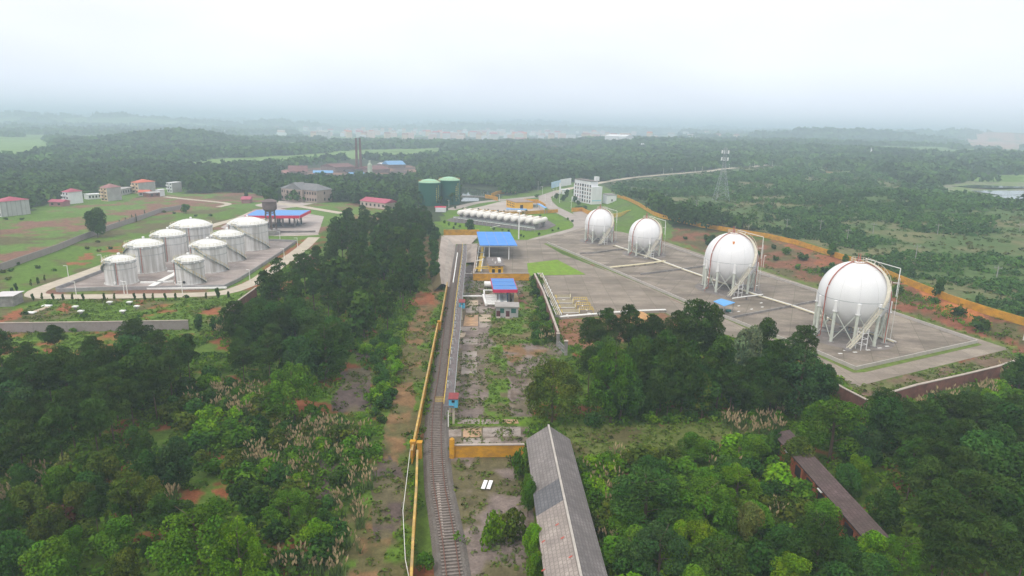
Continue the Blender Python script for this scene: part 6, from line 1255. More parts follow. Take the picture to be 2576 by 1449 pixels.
# ------------------------------------------------------------------ hazy town
rg = random.Random(12); walls_ = [wh, crm, mat('pale_pink_render', (.70, .52, .48), .85, .1, .1), mat('pale_town_grey', (.58, .58, .58), .85, .1, .1)]; proto = {}; spots = []
TK = ['white flat-topped block', 'peach house with red roof', 'pink flat-topped block', 'grey house with magenta roof', 'white flat house', 'cream house with dusty roof', 'dusty pink block', 'pale grey house']
for k in range(190):
    px = rg.gauss(1160, 230) if k < 130 else rg.uniform(700, 2250); py = rg.uniform(333, 354)+(px-1288)*.010
    if px > 1750: py = rg.uniform(338, 350)
    b = at(px, py); rr = math.hypot(b[0], b[1])
    if 1400 < rr < 6500: spots.append((b[0]/b[1], b, rg.randrange(8)))
spots.sort(key=lambda q: q[0]); tcount = {}
for _, b, v_ in spots:
    tcount[v_] = tcount.get(v_, 0)+1; lb = '%s in the hazy town, %s of its kind from the west' % (TK[v_], ordw(tcount[v_]-1))
    if v_ not in proto:
        w_, d_, h_ = rg.uniform(14, 30), rg.uniform(10, 15), rg.choice((9, 11, 14, 18)); t = thing('town_house', lb, 'house', b, 0, 'houses of the hazy town')
        MB().box(0, 0, -4, w_, d_, h_+4).build('wall', walls_[v_ % 4], t)
        if v_ % 2: MB().add([(-w_/2-.5, -d_/2-.5, h_), (w_/2+.5, -d_/2-.5, h_), (w_/2+.5, d_/2+.5, h_), (-w_/2-.5, d_/2+.5, h_), (-w_/2, 0, h_+4), (w_/2, 0, h_+4)], [(3, 2, 1, 0), (0, 1, 5, 4), (2, 3, 4, 5), (1, 2, 5), (3, 0, 4)]).build('roof', (red, mag, pnk, pl)[v_//2], t)
        else: MB().box(0, 0, h_+.003, w_*.9, d_*.9, 1.2).build('roof', wh, t)
        proto[v_] = t
    else: dup(proto[v_], b, rg.uniform(-.6, .6), lb)
# ------------------------------------------------------------------ vegetation
FOL = foliage_mat('foliage'); RS = np.random.RandomState
def quads(cen, nrm, size, aspect, tint, rs, jit=.8):
    n = len(cen); r = rs.normal(size=(n, 3)); d = nrm+r*jit; d /= np.linalg.norm(d, axis=1)[:, None]
    a = np.cross(d, rs.normal(size=(n, 3))); a /= np.linalg.norm(a, axis=1)[:, None]; b = np.cross(d, a)
    s = (size*.5)[:, None]; a = a*s; b = b*s*aspect
    V = np.stack([cen-a-b*.6, cen+a*.7-b, cen+a+b*.6, cen-a*.7+b], 1).reshape(-1, 3)
    return V, np.arange(4*n).reshape(n, 4), np.repeat(tint, 4, axis=0)
def tints(n, rs, amt=.22, warm=.12):
    k = 1+amt*rs.uniform(-1, 1, n); w = warm*rs.uniform(-1, 1, n); return np.stack([k*(1+w), k, k*(1-w)], 1)
def lobes_cloud(L, per, size, rs, aspect=.8, flat=1., up=.35, jit=.7, amt=.3):
    C = []; Nn = []; Tt = []
    for (x, y, z, r) in L:
        n = max(4, int(per*r*r)); v = rs.normal(size=(n, 3)); v[:, 2] += up; v /= np.linalg.norm(v, axis=1)[:, None]
        rr = r*(1-.28*rs.rand(n)**1.5); p = v*rr[:, None]; p[:, 2] *= flat; C.append(p+[x, y, z]); Nn.append(v+[0, 0, .3])
        t = tints(n, rs, .2, .1)*(1+amt*rs.uniform(-1, 1))*np.array([1+.15*rs.uniform(-1, 1), 1, 1]); Tt.append(t)
    C = np.concatenate(C); return quads(C, np.concatenate(Nn), size*rs.uniform(.6, 1.35, len(C)), aspect, np.concatenate(Tt), rs, jit)
def broad(seed, H=8., R=3.4, nl=20, per=95, size=.42, low=.22, conic=0.):
    rs = RS(seed); L = []; big = nl > 40
    for k in range(nl):
        t = (k+.5)/nl; z = H*(low+.12+(1-low-.24)*t); env = R*(math.sin(math.pi*min(1, (.18+.82*(z/H-low)/(1-low))))**.6) if not conic else R*(1.05-(z/H))*1.15
        a = rs.uniform(0, 6.28); rad = env*(rs.uniform(.3, 1.0)**.6 if big else rs.uniform(.25, .85)); r = R*rs.uniform(.28, .5)*(.62 if big else 1 if not conic else .75); L.append((rad*math.cos(a), rad*math.sin(a), z, r))
    L.append((0, 0, H*.8, R*.42)); return lobes_cloud(L, per, size, rs)
def pine(seed, H=12., R=3.0, npad=16, per=120, size=.62, bare=.42):
    rs = RS(seed+500); L = []; limbs = []
    for k in range(npad):
        t = k/(npad-1); z = H*(bare+(0.97-bare)*t); a = k*2.4+rs.uniform(-.5, .5); rad = R*(.35+.65*math.sin(math.pi*(.12+.80*t)))*(1-.35*t)*rs.uniform(.3, 1.0); r = R*rs.uniform(.36, .56)*(1-.30*t)
        L.append((rad*math.cos(a), rad*math.sin(a), z+rs.uniform(-.3, .3), r)); limbs.append(((0, 0, z-.8), (rad*math.cos(a), rad*math.sin(a), z)))
    L.append((0, 0, H*.985, R*.26)); V = lobes_cloud(L, per, size, rs, aspect=.28, flat=.5, up=.5, jit=.9, amt=.25)
    return V, limbs
def trunk_mesh(H, r, limbs, seed, lean=.3):
    rs = RS(seed); b = MB(); top = np.array([rs.uniform(-lean, lean), rs.uniform(-lean, lean), H*.93])
    b.tube([(0, 0, -.4), top*.4+[.1, 0, 0], top*.75, top], r, 7, r*.25)
    for p, q in limbs: p = np.array(p); q = np.array(q); b.tube([top*(p[2]/top[2]), (p+q)/2+[0, 0, .2], q], r*.32, 4, r*.1)
    me = bpy.data.meshes.new('trunk'); me.from_pydata(b.v, [], b.f); me.materials.append(TRUNK()); return me
PROTO = {}
def reg(kind, var, data, H, limbs, tr):
    V, F, C_ = data; me = mesh_np('crown', V, F, C_, FOL); PROTO[(kind, var)] = (me, trunk_mesh(H, tr, limbs, var+7), H)
def ll(H, R, seed, n=7, low=.3): rs = RS(seed); return [((0, 0, H*(low+.08*k)), (R*.6*math.cos(k*2.1), R*.6*math.sin(k*2.1), H*(low+.2+.08*k))) for k in range(n)]
for v in range(5): reg('broad', v, broad(v, 8, 3.5, 26+v, 150, .31, .14), 8, ll(8, 3.4, v), .22)
for v in range(4): reg('bigbroad', v, broad(v+60, 8, 3.5, 46, 250, .20, .10), 8, ll(8, 3.4, v), .2)
for v in range(3): reg('conic', v, broad(v+20, 9, 2.7, 26, 120, .38, .1, 1.), 9, ll(9, 2, v), .2)
for v in range(6):
    d, l = pine(v, 12, 3.2+.15*v, 23, 105, .52, .48+.03*(v % 3)); reg('pine', v, d, 12, l, .17)
for v in range(5):
    d, l = pine(v+9, 12, 3.3, 14, 40, 1.0, .46); reg('midpine', v, d, 12, l, .22)
for v in range(3): reg('midbroad', v, broad(v+40, 8, 3.4, 15, 34, .80, .15), 8, ll(8, 3, v, 4), .25)
for v in range(5):
    rs = RS(v+70); L = [(rs.uniform(-1, 1), rs.uniform(-1, 1), rs.uniform(.5, 1.7), rs.uniform(.6, .95)) for _ in range(9)]+[(0, 0, 1.9, .8)]
    reg('shrub', v, lobes_cloud(L, 150, .30, rs), 2.5, [((0, 0, .3), (.6, .2, 1.5)), ((0, 0, .3), (-.5, .4, 1.6))], .06)
for v in range(3):
    rs = RS(v+90); L = [(rs.uniform(-1, 1), rs.uniform(-1, 1), rs.uniform(.5, 1.6), rs.uniform(.6, .95)) for _ in range(7)]
    reg('midshrub', v, lobes_cloud(L, 36, .62, rs), 2.5, [((0, 0, .3), (.6, .2, 1.4))], .06)
CLR = {'pine': (.042, .080, .014), 'dark': (.042, .090, .014), 'mid': (.074, .165, .012), 'bright': (.12, .245, .009), 'lime': (.140, .245, .008), 'yellow': (.17, .19, .045),
       'blue': (.042, .092, .026), 'olive': (.078, .112, .014), 'silver': (.12, .17, .085), 'brown': (.15, .070, .045), 'teal': (.042, .104, .018)}
CLW = {'pine': 'dark', 'dark': 'dark green', 'mid': 'mid green', 'bright': 'bright green', 'lime': 'lime green', 'yellow': 'yellowish', 'blue': 'bluish green', 'olive': 'olive', 'silver': 'silvery', 'brown': 'dead brown', 'teal': 'deep green'}
KN = {'broad': ('broadleaf_tree', 'tree'), 'bigbroad': ('broadleaf_tree', 'tree'), 'conic': ('conical_tree', 'tree'), 'pine': ('pine_tree', 'pine tree'), 'midpine': ('pine_tree', 'pine tree'), 'midbroad': ('broadleaf_tree', 'tree'), 'shrub': ('shrub', 'shrub'), 'midshrub': ('shrub', 'shrub')}
tree_count = {}
def plant(kind, var, p, H, wscale, color, label, group, rz=0.):
    me, tm, H0 = PROTO[(kind, var % sum(1 for q in PROTO if q[0] == kind))]; nm, cat = KN[kind]; s = H/H0
    r = thing(nm, label, cat, (p[0], p[1], p[2]), rz, group); r.scale = (s*wscale, s*wscale, s)
    c_ = bpy.data.objects.new('crown', me); COL.objects.link(c_); c_.parent = r; c_.color = (*CLR[color], 1)
    t_ = bpy.data.objects.new('trunk', tm); COL.objects.link(t_); t_.parent = r
    tree_count[nm] = tree_count.get(nm, 0)+1; return r
R0 = {'broad': 4.4, 'bigbroad': 4.4, 'conic': 3.3, 'pine': 4.1, 'midpine': 4.2, 'midbroad': 4.3, 'shrub': 1.85, 'midshrub': 1.8}
rv = random.Random(77); taken = []
def pick(x, yt, yb, w, kind, color, label, group=None):
    if kind == 'broad' and w > 125: kind = 'bigbroad'
    b = at(x, yb); H_ = height_to(b, yt); sc_px = np.linalg.norm(at(x+w/2, yb)-at(x-w/2, yb)); H0 = PROTO[(kind, 0)][2]; ws = (sc_px/2/R0[kind])/(H_/H0)
    plant(kind, rv.randrange(9), b, H_, max(.45, min(2.2, ws)), color, label, group, rv.uniform(0, 6.28)); taken.append((b[0], b[1], sc_px/2*.75))
PK = [
 (1388, 905, 1062, 165, 'broad', 'olive', 'large olive green round tree at the west end of the grove, beside the gate piers'),
 (1535, 866, 1062, 155, 'broad', 'mid', 'tall tree with lime-lit crown next to the olive one'),
 (1765, 938, 1052, 76, 'conic', 'olive', 'conical tree with a reddish top at the front of the grove'),
 (1842, 936, 1042, 66, 'conic', 'teal', 'deep green conical tree beside the reddish-topped one'),
 (1998, 875, 1052, 185, 'broad', 'blue', 'largest bluish green tree at the east end of the grove'),
 (2072, 920, 1020, 66, 'broad', 'blue', 'small bluish tree leaning towards the sphere yard road'),
 (1872, 826, 975, 100, 'broad', 'silver', 'silvery green spreading crown in the middle of the grove'),
 (1482, 800, 915, 85, 'pine', 'pine', 'thin pine over the brown earth beside the gate piers'),
 (1522, 778, 925, 85, 'pine', 'pine', 'pine in front of the white yard pipe, second from the gate piers'),
 (1578, 770, 930, 90, 'pine', 'pine', 'tall pine with bare trunks below the yard pipe'),
 (1636, 796, 930, 85, 'pine', 'pine', 'open pine beside the orange spoil heap'),
 (1694, 784, 945, 75, 'pine', 'pine', 'ragged pine to the west of the tallest grove pine'),
 (1738, 757, 965, 120, 'pine', 'pine', 'tallest dense pine of the grove, top over the concrete yard'),
 (1780, 770, 960, 80, 'pine', 'pine', 'pine touching the tallest one on its east side'),
 (1914, 803, 965, 85, 'pine', 'pine', 'pine crown standing clear against the sphere yard'),
 (2006, 822, 975, 88, 'pine', 'pine', 'flat-topped pine behind the big bluish tree'),
 (1600, 850, 1030, 120, 'broad', 'dark', 'dark green tree behind the lime-lit one'), (1660, 835, 1035, 110, 'pine', 'dark', 'dark heavy pine in the centre of the grove'),
 (1712, 865, 1045, 110, 'broad', 'dark', 'dark tree behind the reddish-topped conical one'), (1800, 850, 1035, 110, 'pine', 'dark', 'dark pine behind both conical trees'),
 (1935, 860, 1040, 110, 'pine', 'dark', 'dark pine with a pale bare trunk near the bluish giant'), (1560, 935, 1060, 120, 'broad', 'teal', 'deep green lower crown in front of the lime-lit tree'),
 (1650, 930, 1052, 90, 'broad', 'dark', 'dark rounded tree at the grove foot'), (1900, 930, 1045, 90, 'broad', 'dark', 'dark tree in the shadowed front of the grove, beside the bluish giant'),
 (2085, 1003, 1160, 200, 'broad', 'mid', 'wide mid green tree hiding the upper end of the brick shed'),
 (2165, 1078, 1190, 105, 'broad', 'blue', 'dull bluish tree against the wide mid green one'),
 (2215, 983, 1120, 105, 'pine', 'pine', 'pine in the gap at the corner of the brick walls'), (2275, 1015, 1130, 110, 'pine', 'pine', 'pine standing in front of the brick wall corner gap'),
 (2370, 998, 1130, 110, 'pine', 'pine', 'pine below the middle of the eastern brick wall'), (2450, 1005, 1140, 110, 'pine', 'pine', 'pine with a thin crown below the eastern brick wall'),
 (2536, 1000, 1160, 110, 'pine', 'pine', 'pine by the orange earth beyond the eastern brick wall'),
 (2560, 895, 985, 90, 'broad', 'dark', 'dark bushy tree at the east corner of the sphere compound'),
 (2150, 1150, 1240, 80, 'broad', 'bright', 'bright green young tree beside the brick shed roof'),
 (1620, 1185, 1335, 230, 'broad', 'teal', 'huge deep green mound of foliage east of the tiled shed'), (1760, 1215, 1350, 200, 'broad', 'mid', 'wide mid green crown next to the huge mound'),
 (1742, 1310, 1400, 140, 'broad', 'lime', 'low lime green tree glowing among darker crowns'), (1655, 1335, 1470, 190, 'broad', 'blue', 'dark bluish tree close to the lower roof edge'),
 (1810, 1365, 1490, 190, 'broad', 'dark', 'dark tree below the lime green one'), (1875, 1268, 1370, 80, 'broad', 'yellow', 'slim yellowish tree between the lime crown and the brick shed'),
 (2050, 1290, 1440, 170, 'broad', 'dark', 'big dark round tree beside the brick shed wall'), (1985, 1395, 1480, 120, 'broad', 'lime', 'lime green bush cut by the frame bottom, beside the dark round tree'),
 (2000, 1100, 1190, 90, 'broad', 'olive', 'olive tree with yellow tips beside the brick shed'), (2188, 1335, 1435, 95, 'broad', 'bright', 'bright tree hiding the lower end wall of the brick shed'), (1948, 1085, 1150, 50, 'shrub', 'teal', 'deep green shrub covering the upper end wall of the brick shed'),
 (2120, 1172, 1262, 84, 'broad', 'teal', 'deep green tree overhanging the upper east edge of the brick shed roof'), (2215, 1228, 1345, 105, 'broad', 'dark', 'dark tree overhanging the lower east edge of the brick shed roof'), (2255, 1350, 1470, 130, 'broad', 'mid', 'mid green tree against the lower end of the brick shed'),
 (1850, 1175, 1270, 130, 'broad', 'bright', 'bright green rounded tree west of the brick shed'),
 (1238, 1292, 1370, 72, 'shrub', 'lime', 'bright lime bush standing alone between rails and tiled shed'), (1290, 1284, 1362, 74, 'shrub', 'olive', 'olive bush touching the lime bush by the tiled shed'),
 (1338, 1322, 1412, 62, 'broad', 'bright', 'green tree leaning on the lower eave of the tiled shed'), (1328, 1200, 1300, 46, 'broad', 'mid', 'narrow tree squeezed against the tiled shed wall'), (1345, 1392, 1475, 60, 'broad', 'bright', 'bush at the frame bottom under the tiled shed eave'),
 (1312, 1130, 1200, 50, 'shrub', 'mid', 'shrub growing at the end of the free-standing ochre wall'), (1068, 1392, 1440, 50, 'shrub', 'mid', 'round grey-green shrub between lower yellow wall and rails'),
 (515, 1275, 1480, 250, 'broad', 'mid', 'huge mid green tree filling the bottom of the frame on the west'), (610, 1310, 1490, 150, 'broad', 'bright', 'bright green crown joined to the huge one'),
 (742, 918, 1056, 165, 'broad', 'mid', 'large leafy green tree beside the dark bare patch'), (820, 810, 955, 150, 'broad', 'dark', 'dark dense tree above the bare patch'), (770, 850, 960, 120, 'broad', 'blue', 'bluish tree behind the large leafy one'),
 (232, 1185, 1270, 95, 'broad', 'teal', 'round deep green tree beside the dead brown bush'), (335, 1190, 1318, 112, 'pine', 'olive', 'olive umbrella-shaped tree with a dark trunk'),
 (447, 1115, 1232, 112, 'broad', 'blue', 'feathery bluish tree uphill of the huge green one'), (362, 1078, 1190, 95, 'broad', 'dark', 'dark dome-shaped tree behind the feathery one'),
 (172, 1145, 1215, 66, 'shrub', 'yellow', 'bush covered in pale yellow blossom'), (145, 1278, 1338, 100, 'shrub', 'brown', 'dead reddish-brown bush in the lower western thicket'),
 (800, 1310, 1390, 90, 'broad', 'bright', 'bright bush above the pampas plumes'), (730, 1240, 1320, 140, 'broad', 'mid', 'green crown west of the dark rock patch'),
 (455, 1260, 1330, 110, 'broad', 'dark', 'low dark tree behind the huge green crown'), (345, 806, 905, 95, 'pine', 'pine', 'pine overlapping the long grey panel wall'), (478, 843, 960, 70, 'pine', 'pine', 'slim pine alone in the scrub under the panel wall'),
 (145, 820, 905, 62, 'pine', 'pine', 'pine whose tip overlaps the panel wall near its west end'), (10, 830, 940, 80, 'pine', 'pine', 'pine at the west frame edge over the panel wall'),
 (495, 785, 830, 30, 'midshrub', 'teal', 'bush in front of the brick end of the compound wall'), (548, 790, 835, 36, 'midshrub', 'teal', 'second bush in front of the brick end of the compound wall'),
 (246, 526, 597, 68, 'broad', 'dark', 'large lone dark tree by the diagonal wall and fields'), (233, 535, 590, 40, 'pine', 'dark', 'dark companion tree touching the lone field tree'),
 (468, 513, 537, 30, 'midbroad', 'mid', 'round green tree on the field edge behind the tanks'), (620, 478, 505, 18, 'midbroad', 'dark', 'slim dark tree near the magenta-roofed hut'),
 (680, 470, 522, 50, 'midbroad', 'dark', 'dark spreading tree behind the water tower'), (1181, 552, 584, 38, 'midbroad', 'dark', 'round dark tree between the bullet tanks and the bright blue canopy'),
 (2360, 702, 748, 40, 'midbroad', 'teal', 'round tree standing in front of the ochre bank wall'), (2090, 612, 645, 34, 'midbroad', 'teal', 'round tree on the bank wall near the third sphere'), (1792, 590, 612, 24, 'midbroad', 'dark', 'small round tree on the bank behind the third sphere'),
 (2125, 640, 668, 24, 'midbroad', 'mid', 'leafy tree just beyond the bank wall'),
]
for a in PK: pick(*a)
ROW = [(655, 565, 610, 50, 'dark'), (535, 590, 640, 55, 'dark'), (770, 590, 640, 40, 'dark'), (830, 590, 645, 36, 'dark'), (990, 600, 665, 45, 'dark'), (1080, 612, 668, 34, 'dark'), (1130, 612, 672, 36, 'dark'), (1200, 628, 680, 28, 'dark'), (1270, 622, 690, 34, 'dark'), (1315, 640, 692, 24, 'dark'), (1355, 628, 695, 34, 'dark'), (1385, 645, 697, 26, 'dark'), (1680, 612, 662, 44, 'dark'), (1630, 660, 700, 22, 'mid')]
for k, (x, yt, yb, w, c_) in enumerate(ROW):
    p = ym(x, yb); pick(p[0], ym(x, yt)[1], p[1], w*.175*1.1, 'midbroad', c_, 'dark clipped bush in the row behind the bullet tanks, %s from the green tanks' % ORD[k], 'bushes behind the bullet tanks')
for k, (x, yt, yb) in enumerate([(1215, 870, 920), (1330, 890, 920), (1425, 900, 940), (1600, 970, 1005), (1630, 985, 1020), (1855, 940, 990), (2145, 870, 910), (2340, 765, 800), (2280, 735, 765), (1870, 690, 730), (2060, 905, 930), (660, 800, 850), (720, 830, 880), (500, 770, 820), (560, 800, 850), (640, 850, 900)]):
    p = ym(x, yb); pick(p[0], ym(x, yt)[1], p[1], 8, 'midshrub', rv.choice(('dark', 'mid', 'teal')), 'small clipped shrub on the lawns round the bullet tanks, %s counted' % ordw(k), 'lawn shrubs')
for k, (x, yt, yb) in enumerate([(2260, 330, 450), (2370, 320, 400), (2110, 385, 470), (2375, 425, 520), (1630, 290, 380), (2420, 490, 560), (2200, 440, 500), (2450, 570, 610), (2520, 560, 620), (2400, 570, 600), (2220, 410, 470), (1740, 520, 570), (1830, 400, 445)]):
    p = ym(x, yb); pick(p[0], ym(x, yt)[1], p[1], 16, 'midbroad', rv.choice(('dark', 'mid', 'teal')), 'ornamental tree in the office grounds, %s from the gate house' % ordw(k), 'trees in the office grounds')
k = 0
for x, yt, yb in [(430, 262, 318), (537, 268, 322), (637, 275, 328), (735, 268, 322), (840, 275, 325), (1050, 270, 318), (1157, 262, 318), (1357, 265, 318), (1455, 268, 318), (1545, 270, 318), (1665, 265, 318), (1768, 262, 318), (2078, 262, 310), (2195, 190, 312), (2300, 240, 300), (318, 105, 180), (168, 145, 235), (207, 250, 325), (65, 235, 300), (133, 190, 280), (385, 85, 165), (455, 65, 130), (335, 250, 330)]:
    p = xt(x, yb); b = at(*p); plant('midbroad', k, b, max(2.2, height_to(b, xt(x, yt)[1])), .42, 'dark' if k % 3 else 'olive', 'thin young roadside tree by the loop road, %s counted from the west' % ordw(k), 'young trees along the loop road'); k += 1
k = 0
for zz_, pts in ((yn, [(200, 1100, 'teal', 45), (130, 1175, 'teal', 40), (600, 1175, 'mid', 45), (430, 1140, 'dark', 34), (100, 1270, 'olive', 60), (1090, 855, 'olive', 60), (1240, 925, 'teal', 34), (1110, 950, 'yellow', 55), (1830, 520, 'olive', 55), (1950, 530, 'dark', 40), (2190, 560, 'dark', 40), (2350, 560, 'teal', 55), (980, 925, 'olive', 40), (250, 600, 'dark', 55), (60, 600, 'dark', 60), (40, 1190, 'olive', 50)]), (xt, [(290, 600, 'teal', 28), (730, 640, 'mid', 50), (440, 605, 'dark', 14), (1000, 600, 'dark', 14), (245, 465, 'dark', 36), (500, 360, 'mid', 26), (850, 490, 'dark', 30), (1870, 300, 'teal', 46), (2090, 410, 'mid', 40), (1420, 480, 'mid', 40)])):
    for x, y, c_, w in pts:
        p = zz_(x, y); b = at(*p); f = .225 if zz_ is yn else .25; w_m = np.linalg.norm(at(p[0]+w*f/2, p[1])-at(p[0]-w*f/2, p[1])); plant('midshrub', k, b, max(1.2, w_m*.62), 1.15, c_, '%s shrub in the grass round the tank farm, %s from the west frame edge' % (CLW[c_], ordw(k)), 'shrubs round the tank farm'); k += 1
# keep-out areas for scattered growth
KO = [np.array([at(*p)[:2] for p in q]) for q in ([(1186, 692), (1208, 597), (1300, 600), (1400, 590), (1470, 568), (1674, 604), (2060, 722), (2250, 781), (2542, 880), (2196, 968), (2100, 948), (1860, 855), (1674, 806), (1409, 810), (1345, 698)], RING_PX, FARM_PX, [(1098, 583), (1345, 583), (1345, 700), (1170, 760), (1130, 900), (1128, 1070), (1136, 1160), (1160, 1500), (1040, 1500), (1060, 1130), (1112, 830), (1130, 740), (1100, 700)],
      [(545, 575), (640, 526), (700, 520), (820, 542), (805, 595), (700, 598)], [(80, 690), (680, 560), (810, 590), (660, 725), (560, 750), (70, 755)], [(1190, 700), (1345, 695), (1345, 1060), (1130, 1160), (1130, 1060), (1150, 800)],
      [(700, 462), (700, 425), (900, 400), (1060, 420), (1060, 452)], [(1545, 450), (1630, 440), (1770, 429), (1897, 417), (1973, 412), (1990, 432), (1900, 446), (1770, 460), (1630, 474), (1545, 488), (1440, 492), (1440, 465)], [(225, 512), (470, 500), (470, 480), (380, 470), (300, 486), (150, 505)], [(860, 575), (860, 525), (1005, 515), (1005, 570)], [(1040, 572), (1040, 520), (1160, 516), (1175, 560)], [(1145, 520), (1145, 468), (1262, 470), (1275, 512)])]
KO.append(np.array([O[:2]+np.array([-ax[1], ax[0]])*(-hw_-.3)-ax[:2]*.5, O[:2]+np.array([-ax[1], ax[0]])*(-hw_-.3)+ax[:2]*LS, O[:2]+np.array([-ax[1], ax[0]])*(hw_+.3)+ax[:2]*LS, O[:2]+np.array([-ax[1], ax[0]])*(hw_+.3)-ax[:2]*.5]) if False else np.array([(O+np.array([ax[0]*a-ax[1]*b, ax[1]*a+ax[0]*b, 0]))[:2] for a, b in ((-.8, -hw_-.5), (LS, -hw_-.5), (LS, hw_+.5), (-.8, hw_+.5))]))
dn = np.array([-d[1], d[0]]) if False else None
A2v = np.array(bs.location[:2]); dv = np.array([math.cos(bs.rotation_euler[2]), math.sin(bs.rotation_euler[2])]); nv_ = np.array([-dv[1], dv[0]])
KO.append(np.array([A2v+dv*a+nv_*b for a, b in ((2, -1.0 if side > 0 else -wd-1.2), (LL, -1.0 if side > 0 else -wd-1.2), (LL, wd+1.2 if side > 0 else 1.0), (2, wd+1.2 if side > 0 else 1.0))]))
def free(x, y, pad=0):
    ok = np.ones(np.shape(x), bool)
    for P in KO: ok &= ~inside(P, np.asarray(x, float), np.asarray(y, float))
    return ok
